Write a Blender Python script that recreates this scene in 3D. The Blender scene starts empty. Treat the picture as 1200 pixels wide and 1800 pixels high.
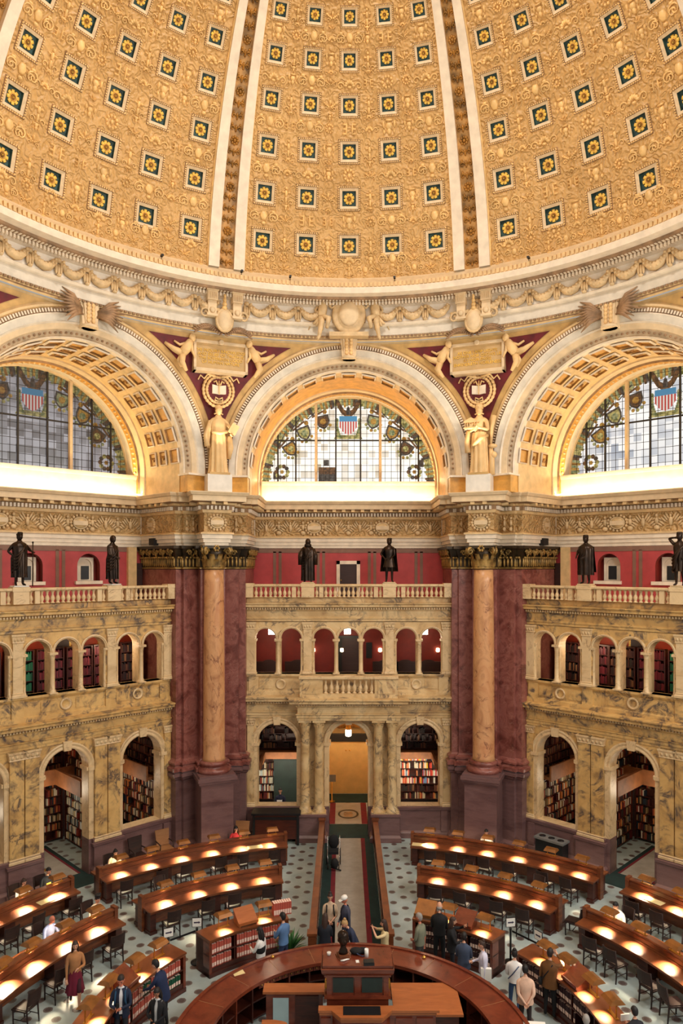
import bpy, math, random
from mathutils import Vector, Matrix
PI = math.pi
sin, cos, rad = math.sin, math.cos, math.radians
C = bpy.context.scene.collection
RNG = random.Random(7)

# ---------------------------------------------------------------- materials
def lin(c):
    return tuple(((v / 255.0) / 12.92 if v / 255.0 <= 0.04045 else ((v / 255.0 + 0.055) / 1.055) ** 2.4) for v in c[:3]) + (1.0,)

class NT:
    def __init__(s, name, rough=0.5, metal=0.0, spec=0.5):
        s.m = bpy.data.materials.new(name); s.m.use_nodes = True
        s.t = s.m.node_tree; s.b = s.t.nodes['Principled BSDF']
        s.b.inputs['Roughness'].default_value = rough
        s.b.inputs['Metallic'].default_value = metal
        s.b.inputs['Specular IOR Level'].default_value = spec
    def n(s, typ, **kw):
        nd = s.t.nodes.new(typ)
        for k, v in kw.items():
            if k.startswith('p_'): setattr(nd, k[2:], v)
            else:
                key = k if not k[0] == 'i' or not k[1:].isdigit() else int(k[1:])
                if isinstance(key, str): key = key.replace('_', ' ')
                if isinstance(v, bpy.types.NodeSocket): s.t.links.new(v, nd.inputs[key])
                else: nd.inputs[key].default_value = v
        return nd
    def link(s, a, b): s.t.links.new(a, b)
    def coords(s, rnd=40.0):
        tc = s.n('ShaderNodeTexCoord')
        if not rnd: return tc.outputs['Object']
        oi = s.n('ShaderNodeObjectInfo')
        sc = s.n('ShaderNodeMath', p_operation='MULTIPLY', i0=oi.outputs['Random'], i1=rnd)
        ad = s.n('ShaderNodeVectorMath', p_operation='ADD', i0=tc.outputs['Object'], i1=sc.outputs[0])
        return ad.outputs[0]
    def noise(s, vec, scale, detail=4.0, rough=0.55, dist=0.0):
        return s.n('ShaderNodeTexNoise', Vector=vec, Scale=scale, Detail=detail, Roughness=rough, Distortion=dist).outputs['Fac']
    def ramp(s, fac, stops):
        r = s.n('ShaderNodeValToRGB', Fac=fac)
        e = r.color_ramp.elements
        while len(e) < len(stops): e.new(0.5)
        for el, (p, c) in zip(e, stops):
            el.position = p; el.color = lin(c)
        return r.outputs['Color']
    def mix(s, fac, a, b, mode='MIX'):
        m = s.t.nodes.new('ShaderNodeMix'); m.data_type = 'RGBA'; m.blend_type = mode
        for i, v in ((0, fac), (6, a), (7, b)):
            if isinstance(v, bpy.types.NodeSocket): s.t.links.new(v, m.inputs[i])
            elif i == 0: m.inputs[0].default_value = v
            else: m.inputs[i].default_value = v if len(v) == 4 else lin(v)
        return m.outputs[2]
    def math(s, op, a, b=0.0):
        return s.n('ShaderNodeMath', p_operation=op, i0=a, i1=b).outputs[0]
    def color(s, c):
        if isinstance(c, bpy.types.NodeSocket): s.link(c, s.b.inputs['Base Color'])
        else: s.b.inputs['Base Color'].default_value = lin(c)
    def bump(s, h, strength=0.3, dist=0.05):
        b = s.n('ShaderNodeBump', Height=h, Strength=strength, Distance=dist)
        s.link(b.outputs[0], s.b.inputs['Normal'])

def plain(name, c, rough=0.5, metal=0.0, spec=0.5, var=0.12):
    m = NT(name, rough, metal, spec)
    if var:
        f = m.noise(m.coords(), 3.0, 3.0)
        d = tuple(max(0, v * (1 - var)) for v in c); l = tuple(min(255, v * (1 + var)) for v in c)
        m.color(m.ramp(f, [(0.3, d), (0.7, l)]))
    else: m.color(c)
    return m.m

def marble(name, stops, scale=0.6, vein=(60, 45, 35), vs=0.9, vw=0.03, vamt=0.8, rough=0.25, dist=1.2, stretch=None):
    m = NT(name, rough)
    v = m.coords()
    if stretch: v = m.n('ShaderNodeVectorMath', p_operation='MULTIPLY', i0=v, i1=stretch).outputs[0]
    f = m.noise(v, scale, 6.0, 0.6, dist)
    col = m.ramp(f, stops)
    g = m.noise(v, vs, 5.0, 0.6, 1.8)
    g = m.math('ABSOLUTE', m.math('SUBTRACT', g, 0.5))
    g = m.n('ShaderNodeMapRange', Value=g, From_Min=0.0, From_Max=vw, To_Min=vamt, To_Max=0.0).outputs[0]
    h = m.noise(v, scale * 2.3, 3.0)
    g = m.math('MULTIPLY', g, m.n('ShaderNodeMapRange', Value=h, From_Min=0.42, From_Max=0.62).outputs[0])
    m.color(m.mix(g, col, vein))
    return m.m

def wood(name, c1, c2, rough=0.35, scale=2.0, stretch=(1, 1, 8), coat=0.0):
    m = NT(name, rough)
    v = m.n('ShaderNodeVectorMath', p_operation='MULTIPLY', i0=m.coords(), i1=stretch).outputs[0]
    f = m.noise(v, scale, 5.0, 0.6, 0.8)
    m.color(m.ramp(f, [(0.3, c1), (0.7, c2)]))
    if coat:
        m.b.inputs['Coat Weight'].default_value = coat
        m.b.inputs['Coat Roughness'].default_value = 0.15
    return m.m

def emit(name, c, strength):
    m = NT(name); m.color(c)
    m.b.inputs['Emission Color'].default_value = lin(c)
    m.b.inputs['Emission Strength'].default_value = strength
    return m.m

def relief_mat(name, c1, c2, scale, strength, rough=0.45, dist=0.06):
    """gilded stucco: carved scrollwork as bump, with two tones of gilding"""
    m = NT(name, rough)
    v = m.coords(0)
    w = m.n('ShaderNodeTexNoise', Vector=v, Scale=scale * 0.45, Detail=2.0)
    v2 = m.n('ShaderNodeVectorMath', p_operation='MULTIPLY_ADD', i0=w.outputs['Color'], i1=(0.5, 0.5, 0.5), i2=v).outputs[0]
    vo = m.n('ShaderNodeTexVoronoi', Vector=v2, Scale=scale, p_feature='SMOOTH_F1').outputs['Distance']
    wv = m.math('SINE', m.math('MULTIPLY', vo, 17.0))
    h = m.math('MULTIPLY_ADD', wv, 0.5)
    n = m.noise(v, scale * 2.2, 3.0)
    h = m.math('ADD', wv, n)
    m.bump(h, strength, dist)
    f = m.noise(v, 0.5, 4.0)
    m.color(m.ramp(f, [(0.3, c1), (0.7, c2)]))
    return m.m

M = {}
M['gold_field'] = relief_mat('gilded_stucco', (196, 154, 94), (214, 172, 110), 4.6, 0.55)
M['gold_relief'] = plain("gilded_relief", (228, 190, 126), 0.45, var=0.1)
M['gold_dark'] = plain('old_gold', (150, 104, 40), 0.4, 0.25, var=0.25)
M['gold_leaf'] = plain('gold_leaf', (240, 190, 84), 0.45, 0.05, var=0.12)
M['gold_bronze'] = plain('bronzed_gilding', (52, 40, 24), 0.42, 0.4, var=0.35)
M['cap_gold'] = plain('capital_gilding', (140, 112, 62), 0.4, 0.3, var=0.35)
M['rib_gold'] = plain('rib_gilding', (158, 118, 66), 0.45, 0.15, var=0.3)
M['cream'] = plain('cream_plaster', (218, 194, 156), 0.55, var=0.05)
M['ivory'] = plain('ivory_plaster', (228, 214, 192), 0.55, var=0.05)
M['white_plaster'] = plain('white_plaster', (226, 220, 208), 0.6, var=0.04)
M['grey_plaster'] = plain('pale_grey_plaster', (212, 204, 188), 0.6, var=0.05)
M['tan'] = plain('tan_plaster', (216, 184, 132), 0.55, var=0.07)
M['ochre'] = plain('ochre_plaster', (200, 162, 100), 0.55, var=0.08)
M['orange'] = plain('orange_panel', (208, 154, 72), 0.5, var=0.1)
M['ring_grey'] = plain('grey_tan_ring', (186, 164, 134), 0.6, var=0.12)
M['oak_front'] = plain('brown_oak_front', (128, 78, 40), 0.65, var=0.12)
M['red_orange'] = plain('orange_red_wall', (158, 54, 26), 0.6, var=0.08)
M['swag'] = plain('swag_plaster', (206, 178, 134), 0.5, var=0.1)
M['umber'] = plain('umber_ornament', (142, 112, 82), 0.6, var=0.2)
M['maroon'] = plain('maroon_ground', (98, 18, 28), 0.6, var=0.15)
M['teal'] = plain('coffer_teal_ground', (40, 66, 64), 0.6, var=0.35)
M['frieze'] = relief_mat('carved_frieze', (184, 148, 96), (204, 168, 114), 4.2, 0.7)
M['red_wall'] = plain('red_painted_wall', (172, 62, 64), 0.6, var=0.05)
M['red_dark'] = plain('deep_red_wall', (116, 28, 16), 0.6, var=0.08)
M['wall_stripe'] = plain('grey_painted_border', (126, 92, 76), 0.6, var=0.06)
M['siena'] = marble('yellow_siena_marble', [(0.25, (150, 116, 78)), (0.42, (202, 168, 116)), (0.6, (222, 194, 144)), (0.78, (172, 130, 84))], 0.75, (78, 66, 64), 0.8, 0.05, 0.85, 0.42)
M['siena_dark'] = marble('veined_siena_marble', [(0.25, (126, 98, 66)), (0.42, (200, 160, 98)), (0.62, (220, 182, 116)), (0.8, (140, 108, 74))], 0.9, (66, 60, 66), 1.0, 0.09, 0.95, 0.42)
M['siena_light'] = marble('pale_siena_marble', [(0.25, (190, 158, 114)), (0.5, (224, 196, 150)), (0.75, (202, 168, 120))], 0.8, (130, 96, 66), 0.9, 0.03, 0.6, 0.42)
M['red_marble'] = marble('dark_red_marble', [(0.25, (70, 34, 30)), (0.42, (116, 62, 54)), (0.56, (146, 90, 80)), (0.75, (96, 48, 42))], 1.1, (176, 128, 116), 1.8, 0.025, 0.6, 0.34, 1.6)
M['shaft'] = marble('orange_marble_shaft', [(0.25, (152, 96, 60)), (0.5, (208, 156, 108)), (0.75, (184, 120, 76))], 1.3, (104, 44, 32), 0.8, 0.025, 0.8, 0.36, 1.2, (1, 1, 0.6))
M['mauve'] = marble('chocolate_mauve_marble', [(0.25, (88, 62, 62)), (0.5, (122, 92, 90)), (0.75, (100, 72, 70))], 0.7, (140, 104, 98), 0.8, 0.02, 0.5, 0.3, 0.6, (1, 1, 4))
M['bronze'] = plain('dark_bronze', (46, 34, 26), 0.35, 0.7, var=0.4)
M['brass'] = plain('brass', (200, 150, 70), 0.3, 0.85, var=0.1)
M['hood'] = plain('bronze_lamp_hood', (142, 92, 44), 0.38, 0.35, var=0.15)
M['stone_statue'] = plain('cream_stone_figure', (226, 190, 134), 0.55, var=0.06)
M['desk'] = wood('desk_mahogany', (92, 46, 25), (132, 74, 40), 0.36, 1.6, (1, 1, 6), 0.12)
M['dark_wood'] = wood('dark_mahogany', (52, 22, 16), (82, 36, 24), 0.35, 2.0)
M['counter'] = wood('red_mahogany_counter', (92, 40, 26), (126, 58, 36), 0.22, 1.2, (2, 2, 6), 0.35)
M['orange_wood'] = wood('orange_oak', (150, 82, 42), (178, 104, 56), 0.4, 1.6, (1, 6, 1))
M['chair_wood'] = wood('chair_walnut', (30, 15, 12), (50, 25, 19), 0.6)
M['chair_tan'] = wood('chair_tan_leather', (136, 92, 56), (160, 112, 70), 0.5)
M['black'] = plain('black_plastic', (18, 18, 20), 0.45, var=0.2)
M['black_cloth'] = plain('black_fabric', (16, 16, 19), 0.85, var=0.2)
M['iron'] = plain('dark_iron', (28, 26, 26), 0.5, 0.4, var=0.2)
M['lead'] = plain('window_lead', (40, 36, 34), 0.6, var=0.1)
M['paper'] = plain('white_paper', (236, 234, 226), 0.7, var=0.02)
M['paper_tan'] = plain('buff_paper', (226, 206, 150), 0.7, var=0.04)
M['ink'] = plain('dark_ink', (52, 44, 70), 0.7, var=0.05)
M['grey_plastic'] = plain('grey_plastic', (112, 112, 110), 0.5, var=0.06)
M['carpet_grey'] = plain('grey_carpet', (150, 142, 130), 0.95, var=0.05)
M['carpet_red'] = plain('crimson_carpet', (104, 18, 30), 0.95, var=0.1)
M['carpet_green'] = plain('dark_green_carpet', (14, 40, 38), 0.95, var=0.15)
M['amber_wall'] = plain('amber_lit_wall', (212, 176, 112), 0.6, var=0.04)
M['leaf'] = plain('plant_leaf', (46, 92, 40), 0.5, var=0.3)
M['chrome'] = plain('chrome', (180, 180, 182), 0.2, 0.9, var=0.02)
M['dark_green'] = plain('dark_green_board', (36, 50, 46), 0.6, var=0.1)
M['door'] = wood('dark_door', (40, 22, 20), (58, 32, 28), 0.5)
M['lamp_glow'] = emit('lamp_glass_glow', (255, 226, 178), 9.0)
M["denim"] = plain("denim_blue", (52, 70, 104), 0.8, var=0.15); M["glass_pale"] = plain("pale_blue_panel", (170, 196, 200), 0.4, var=0.03)
M['globe'] = emit('frosted_globe_glow', (255, 240, 214), 14.0)
M['speaker'] = plain('speaker_black', (24, 20, 18), 0.7, var=0.1)

def books_mat(name, stops, rough=0.55):
    m = NT(name, rough)
    g = m.n('ShaderNodeNewGeometry').outputs['Random Per Island']
    r = m.n('ShaderNodeValToRGB', Fac=g); r.color_ramp.interpolation = 'CONSTANT'
    e = r.color_ramp.elements
    while len(e) < len(stops): e.new(0.5)
    for i, (el, c) in enumerate(zip(e, stops)):
        el.position = i / len(stops); el.color = lin(c)
    m.color(r.outputs['Color'])
    return m.m
M['books'] = books_mat('mixed_book_bindings', [(70, 24, 20), (200, 184, 150), (40, 34, 30), (150, 60, 40), (226, 214, 190), (60, 40, 24), (96, 30, 30), (160, 130, 84), (30, 44, 56), (120, 84, 50), (206, 120, 60), (44, 28, 24)])
M['books_dark'] = books_mat('dark_book_bindings', [(54, 22, 18), (40, 28, 22), (84, 40, 28), (110, 70, 46), (30, 22, 20), (62, 22, 22), (140, 96, 60), (46, 30, 24)])
M['books_pale'] = books_mat('pale_book_bindings', [(226, 222, 206), (196, 206, 204), (240, 230, 206), (150, 60, 44), (206, 186, 140), (60, 56, 52), (232, 220, 190), (90, 110, 120)])
M['books_green'] = books_mat('green_book_bindings', [(16, 92, 60), (20, 104, 70), (14, 78, 52), (24, 112, 78)])
M['books_maroon'] = books_mat('maroon_book_bindings', [(84, 16, 30), (104, 22, 38), (70, 14, 26), (120, 30, 44)])
M['books_bright'] = books_mat('bright_book_bindings', [(236, 224, 196), (226, 90, 60), (240, 196, 60), (214, 50, 46), (120, 150, 190), (240, 234, 220), (230, 140, 90), (60, 40, 36)])
M['spine_red'] = books_mat('red_bound_spines', [(168, 66, 54), (184, 84, 68), (150, 54, 46)])
M['spine_dark'] = books_mat('dark_bound_spines', [(58, 20, 24), (48, 16, 22), (70, 26, 28)])
M['spine_label'] = plain('pale_spine_label', (236, 206, 190), 0.6, var=0.03)

# ---------------------------------------------------------------- mesh builder
class MB:
    def __init__(s): s.v = []; s.f = []; s.m = []; s.s = []
    def add(s, vs, fs, mi=0, smooth=False):
        o = len(s.v); s.v.extend(vs)
        for f in fs:
            s.f.append([i + o for i in f]); s.m.append(mi); s.s.append(smooth)
        return o
    def box(s, x0, x1, y0, y1, z0, z1, mi=0):
        s.add([(x0, y0, z0), (x1, y0, z0), (x1, y1, z0), (x0, y1, z0), (x0, y0, z1), (x1, y0, z1), (x1, y1, z1), (x0, y1, z1)],
              [(0, 3, 2, 1), (4, 5, 6, 7), (0, 1, 5, 4), (1, 2, 6, 5), (2, 3, 7, 6), (3, 0, 4, 7)], mi)
    def obox(s, mat, sx, sy, sz, mi=0, taper=1.0):
        """box centred on x,y with base at z=0 of matrix mat"""
        vs = []
        for z, t in ((0, 1.0), (sz, taper)):
            for a, b in ((-1, -1), (1, -1), (1, 1), (-1, 1)):
                vs.append(tuple(mat @ Vector((a * sx / 2 * t, b * sy / 2 * t, z))))
        s.add(vs, [(0, 3, 2, 1), (4, 5, 6, 7), (0, 1, 5, 4), (1, 2, 6, 5), (2, 3, 7, 6), (3, 0, 4, 7)], mi)
    def quad(s, a, b, c, d, mi=0): s.add([a, b, c, d], [(0, 1, 2, 3)], mi)
    def lathe(s, prof, c=(0, 0), n=16, mi=0, smooth=True, a0=0.0, a1=2 * PI, mat=None, sx=1.0, sy=1.0, cap=True):
        full = abs(a1 - a0 - 2 * PI) < 1e-6
        k = n if full else n + 1
        vs = []
        for (r, z, *_) in prof:
            for i in range(k):
                a = a0 + (a1 - a0) * i / n
                p = (c[0] + r * cos(a) * sx, c[1] + r * sin(a) * sy, z)
                vs.append(tuple(mat @ Vector(p)) if mat else p)
        o = len(s.v); s.v.extend(vs)
        for j in range(len(prof) - 1):
            mj = prof[j][2] if len(prof[j]) > 2 else mi
            for i in range(n):
                i2 = (i + 1) % k
                s.f.append([o + j * k + i, o + j * k + i2, o + (j + 1) * k + i2, o + (j + 1) * k + i]); s.m.append(mj); s.s.append(smooth)
        if cap and full:
            for j, rev in ((0, True), (len(prof) - 1, False)):
                if prof[j][0] > 1e-4:
                    f = [o + j * k + i for i in range(k)]
                    s.f.append(f[::-1] if rev else f); s.m.append(mi); s.s.append(False)
    def tube(s, path, r, n=6, mi=0, smooth=True, closed=False):
        path = [Vector(p) for p in path]; L = len(path)
        rs = r if isinstance(r, (list, tuple)) else [r] * L
        vs = []; prev = None
        for i, p in enumerate(path):
            if closed: t = path[(i + 1) % L] - path[i - 1]
            else: t = path[min(i + 1, L - 1)] - path[max(i - 1, 0)]
            if t.length < 1e-9: t = Vector((0, 0, 1))
            t.normalize()
            if prev is None:
                x = t.orthogonal().normalized()
            else:
                x = prev - t * prev.dot(t)
                x = x.normalized() if x.length > 1e-6 else t.orthogonal().normalized()
            prev = x; y = t.cross(x)
            for k in range(n):
                a = 2 * PI * k / n
                vs.append(tuple(p + (x * cos(a) + y * sin(a)) * rs[i]))
        fs = []
        for i in range(L if closed else L - 1):
            i2 = (i + 1) % L
            for k in range(n):
                k2 = (k + 1) % n
                fs.append((i * n + k, i * n + k2, i2 * n + k2, i2 * n + k))
        if not closed:
            fs.append(tuple(range(n))[::-1]); fs.append(tuple((L - 1) * n + k for k in range(n)))
        s.add(vs, fs, mi, smooth)
    def blob(s, c, r, n=8, mi=0, mat=None, rings=None):
        if not isinstance(r, (list, tuple)): r = (r, r, r)
        rings = rings or max(4, n // 2 + 1)
        vs = []; c = Vector(c)
        R = mat or Matrix.Identity(3)
        for j in range(rings + 1):
            ph = -PI / 2 + PI * j / rings
            for i in range(n):
                a = 2 * PI * i / n
                vs.append(tuple(c + R @ Vector((r[0] * cos(ph) * cos(a), r[1] * cos(ph) * sin(a), r[2] * sin(ph)))))
        fs = [(j * n + i, j * n + (i + 1) % n, (j + 1) * n + (i + 1) % n, (j + 1) * n + i) for j in range(rings) for i in range(n)]
        s.add(vs, fs, mi, True)
    def mould(s, path, prof, mi=0, closed=False, caps=True, smooth=False):
        """sweep profile [(d,z[,mat])] along a plan path; d grows to the right-hand side of travel (room side for +x travel)"""
        L = len(path)
        def nrm(a, b):
            dx, dy = b[0] - a[0], b[1] - a[1]; l = math.hypot(dx, dy) or 1
            return (dy / l, -dx / l)
        offs = []
        for i in range(L):
            if closed: n1 = nrm(path[i - 1], path[i]); n2 = nrm(path[i], path[(i + 1) % L])
            else:
                n1 = nrm(path[max(i - 1, 0)], path[max(i, 1)]); n2 = nrm(path[min(i, L - 2)], path[min(i + 1, L - 1)])
            q = 1 + n1[0] * n2[0] + n1[1] * n2[1]
            offs.append(((n1[0] + n2[0]) / q, (n1[1] + n2[1]) / q))
        K = len(prof); o = len(s.v)
        for i, (x, y) in enumerate(path):
            for p in prof:
                s.v.append((x + offs[i][0] * p[0], y + offs[i][1] * p[0], p[1]))
        for i in range(L if closed else L - 1):
            i2 = (i + 1) % L
            for j in range(K - 1):
                s.f.append([o + i * K + j, o + i2 * K + j, o + i2 * K + j + 1, o + i * K + j + 1])
                s.m.append(prof[j][2] if len(prof[j]) > 2 else mi); s.s.append(smooth)
        if caps and not closed:
            for i in (0, L - 1):
                s.f.append([o + i * K + j for j in range(K)]); s.m.append(mi); s.s.append(False)
    def dentils(s, path, d0, d1, z0, z1, w, gap, mi=0, inset=0.0):
        for a, b in zip(path[:-1], path[1:]):
            dx, dy = b[0] - a[0], b[1] - a[1]; l = math.hypot(dx, dy)
            if l < w: continue
            dx /= l; dy /= l; nx, ny = dy, -dx
            n = max(1, int((l - 2 * inset) / (w + gap))); st = (l - 2 * inset) / n
            for i in range(n):
                t0 = inset + st * (i + 0.5) - w / 2; t1 = t0 + w
                P = lambda t, d, z: (a[0] + dx * t + nx * d, a[1] + dy * t + ny * d, z)
                s.add([P(t0, d0, z0), P(t1, d0, z0), P(t1, d1, z0), P(t0, d1, z0), P(t0, d0, z1), P(t1, d0, z1), P(t1, d1, z1), P(t0, d1, z1)],
                      [(3, 2, 1, 0), (3, 7, 6, 2), (0, 4, 7, 3), (1, 2, 6, 5)], mi)
    def arch_wall(s, u0, u1, z0, z1, yf, yb, ops, mi=0, mr=1, n=14, back=True):
        def fq(a, b, c, d):
            s.quad((a[0], yf, a[1]), (b[0], yf, b[1]), (c[0], yf, c[1]), (d[0], yf, d[1]), mi)
            if back: s.quad((d[0], yb, d[1]), (c[0], yb, c[1]), (b[0], yb, b[1]), (a[0], yb, a[1]), mi)
        x = u0
        for (uc, hw, zs, zp) in sorted(ops):
            if uc - hw > x + 1e-6: fq((x, z0), (uc - hw, z0), (uc - hw, z1), (x, z1))
            if zs > z0: fq((uc - hw, z0), (uc + hw, z0), (uc + hw, zs), (uc - hw, zs))
            s.quad((uc - hw, yf, zs), (uc + hw, yf, zs), (uc + hw, yb, zs), (uc - hw, yb, zs), mr)
            for sg in (-1, 1):
                s.quad((uc + sg * hw, yf, zs), (uc + sg * hw, yf, zp), (uc + sg * hw, yb, zp), (uc + sg * hw, yb, zs), mr)
            pts = [(uc - hw * cos(PI * i / n), zp + hw * sin(PI * i / n)) for i in range(n + 1)]
            for p, q in zip(pts[:-1], pts[1:]):
                fq(p, q, (q[0], z1), (p[0], z1))
                s.quad((p[0], yf, p[1]), (p[0], yb, p[1]), (q[0], yb, q[1]), (q[0], yf, q[1]), mr)
            x = uc + hw
        if u1 > x: fq((x, z0), (u1, z0), (u1, z1), (x, z1))
        s.quad((u0, yf, z0), (u0, yf, z1), (u0, yb, z1), (u0, yb, z0), mi)
        s.quad((u1, yf, z0), (u1, yb, z0), (u1, yb, z1), (u1, yf, z1), mi)
        s.quad((u0, yf, z1), (u1, yf, z1), (u1, yb, z1), (u0, yb, z1), mi)
    def arch_sweep(s, uc, zc, prof, n=32, a0=0.0, a1=PI, mi=0, smooth=False):
        """profile [(r,y[,mat])] swept round a half circle in the x-z plane"""
        K = len(prof); o = len(s.v)
        for i in range(n + 1):
            a = a0 + (a1 - a0) * i / n
            for p in prof: s.v.append((uc + p[0] * cos(a), p[1], zc + p[0] * sin(a)))
        for i in range(n):
            for j in range(K - 1):
                s.f.append([o + i * K + j, o + i * K + j + 1, o + (i + 1) * K + j + 1, o + (i + 1) * K + j])
                s.m.append(prof[j][2] if len(prof[j]) > 2 else mi); s.s.append(smooth)
    def prism(s, poly, y0, y1, mi=0):
        """polygon in x,z extruded from y0 to y1"""
        n = len(poly)
        s.add([(x, y0, z) for x, z in poly] + [(x, y1, z) for x, z in poly],
              [tuple(range(n)), tuple(range(2 * n - 1, n - 1, -1))] + [(i, i + n, (i + 1) % n + n, (i + 1) % n) for i in range(n)], mi)
    def slab(s, poly, z0, z1, mi=0):
        n = len(poly)
        s.add([(x, y, z0) for x, y in poly] + [(x, y, z1) for x, y in poly],
              [tuple(range(n))[::-1], tuple(range(n, 2 * n))] + [(i, (i + 1) % n, (i + 1) % n + n, i + n) for i in range(n)], mi)
    def arcslab(s, r0, r1, a0, a1, z0, z1, mi=0, n=None, z1o=None):
        """ring segment; angle measured from +y clockwise (degrees); z1o = top height at the outer radius"""
        n = n or max(2, int(abs(a1 - a0) / 2.5)); z1o = z1 if z1o is None else z1o
        o = len(s.v)
        for i in range(n + 1):
            a = rad(a0 + (a1 - a0) * i / n); sa, ca = sin(a), cos(a)
            s.v += [(r0 * sa, r0 * ca, z0), (r1 * sa, r1 * ca, z0), (r1 * sa, r1 * ca, z1o), (r0 * sa, r0 * ca, z1)]
        for i in range(n):
            b = o + 4 * i
            for j in range(4):
                s.f.append([b + j, b + (j + 1) % 4, b + 4 + (j + 1) % 4, b + 4 + j]); s.m.append(mi); s.s.append(False)
        s.f.append([o, o + 1, o + 2, o + 3]); s.m.append(mi); s.s.append(False)
        b = o + 4 * n; s.f.append([b + 3, b + 2, b + 1, b]); s.m.append(mi); s.s.append(False)
    def xform(s, mat):
        s.v = [tuple(mat @ Vector(v)) for v in s.v]; return s
    def mesh(s, name, mats):
        me = bpy.data.meshes.new(name)
        me.from_pydata(s.v, [], s.f); 
        for m in mats: me.materials.append(M[m] if isinstance(m, str) else m)
        me.polygons.foreach_set('material_index', [min(i, max(len(mats) - 1, 0)) for i in s.m])
        me.polygons.foreach_set('use_smooth', s.s)
        me.update()
        return me
    def build(s, name, mats, parent=None, off=None, **kw):
        if isinstance(mats, (str, bpy.types.Material)): mats = [mats]
        if parent is not None and off is None: off = ORIG.get(parent.name)
        if off:
            ox, oy, oz = off
            s.v = [(x - ox, y - oy, z - oz) for x, y, z in s.v]
        return link(name, s.mesh(name, mats), parent, **kw)

ORIG = {}
def link(name, data, parent=None, label=None, cat=None, group=None, kind=None, loc=None, rotz=None):
    o = bpy.data.objects.new(name, data); C.objects.link(o)
    if parent is not None: o.parent = parent
    if label: o['label'] = label
    if cat: o['category'] = cat
    if group: o['group'] = group
    if kind: o['kind'] = kind
    if loc is not None: o.location = loc
    if rotz is not None: o.rotation_euler = (0, 0, rotz)
    return o
def thing(name, label, cat, loc=(0, 0, 0), rotz=0.0, group=None, kind=None):
    return link(name, None, None, label, cat, group, kind, loc, rotz)
def bay_root(name, label, cat, k, oy, group=None, kind='structure', oz=0.0, ou=0.0):
    """Empty for something built in centre-bay coordinates and turned into bay k; its origin is (ou,oy,oz) there"""
    a = -k * PI / 4
    p = Matrix.Rotation(a, 3, 'Z') @ Vector((ou, oy, oz))
    r = thing(name, label, cat, p, a, group, kind)
    ORIG[r.name] = (ou, oy, oz)
    return r
def dup(root, loc=None, rotz=None, label=None, group=None, scale=None):
    r = root.copy(); C.objects.link(r)
    if loc is not None: r.location = loc
    if rotz is not None: r.rotation_euler = (0, 0, rotz)
    if scale: r.scale = (scale,) * 3
    if label: r['label'] = label
    if group: r['group'] = group
    for ch in list(root.children):
        c = ch.copy(); C.objects.link(c); c.parent = r
        for g in list(ch.children):
            d = g.copy(); C.objects.link(d); d.parent = c
    return r
def light(name, typ, loc, power, color=(1, 0.8, 0.55), size=0.5, size_y=None, target=None, spread=None, spot=None):
    l = bpy.data.lights.new(name, typ); l.energy = power; l.color = color
    if typ == 'AREA':
        l.size = size
        if size_y: l.shape = 'RECTANGLE'; l.size_y = size_y
        if spread: l.spread = spread
    else: l.shadow_soft_size = size
    if typ == 'SPOT' and spot: l.spot_size = spot; l.spot_blend = 0.6
    o = bpy.data.objects.new(name, l); C.objects.link(o); o.location = loc
    if target is not None:
        o.rotation_euler = (Vector(target) - Vector(loc)).to_track_quat('-Z', 'Y').to_euler()
    return o
SIDE = {0: 'back', -1: 'left', 1: 'right'}
def bay_pt(k, u, y, z): return tuple(Matrix.Rotation(-k * PI / 4, 3, 'Z') @ Vector((u, y, z)))

# ---------------------------------------------------------------- camera (level, seen from the opposite gallery)
cam = bpy.data.cameras.new('camera'); cam.sensor_width = 36.0; cam.lens = 1257.33 / 1800 * 36
cam.shift_x = (600 - 604.63) / 1800; cam.shift_y = (993.98 - 900) / 1800
cam.clip_start = 0.1; cam.clip_end = 200
camo = bpy.data.objects.new('camera', cam); C.objects.link(camo)
camo.location = (-0.197, -16.445, 12.0); camo.rotation_euler = (PI / 2, 0, 0)
bpy.context.scene.camera = camo
CAMP = Vector(camo.location)
def pix(p):
    Y = p[1] + 16.445
    return (604.63 + 1257.33 * (p[0] + 0.197) / Y, 993.98 - 1257.33 * (p[2] - 12) / Y)
def unpix(x, y, z):
    Y = 1257.33 * (12 - z) / (y - 993.98)
    return ((x - 604.63) / 1257.33 * Y - 0.197, Y - 16.445)
# ================================================================ DOME
DZ, DR = 21.8, 12.83
def sph(th, ph, h=0.0):
    r = DR + h; th = rad(th); ph = rad(ph)
    return (r * cos(ph) * sin(th), r * cos(ph) * cos(th), DZ + r * sin(ph))
def sphmat(th, ph, h=0.0, sc=1.0):
    p = Vector(sph(th, ph, h)); n = (Vector((0, 0, DZ)) - p).normalized()
    x = Vector((cos(rad(th)), -sin(rad(th)), 0)); y = n.cross(x)
    m = Matrix((x, y, n)).transposed().to_4x4(); m.translation = p
    return m @ Matrix.Scale(sc, 4)
ROWS = [14.04, 21.7, 28.9, 35.6, 41.8, 47.5, 52.8, 57.7]
HT = 1.75
PH0, PHT = 8.4, 61.0
def halfp(i): return DR * cos(rad(ROWS[i])) * rad(HT) / DR * 180 / PI

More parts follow.
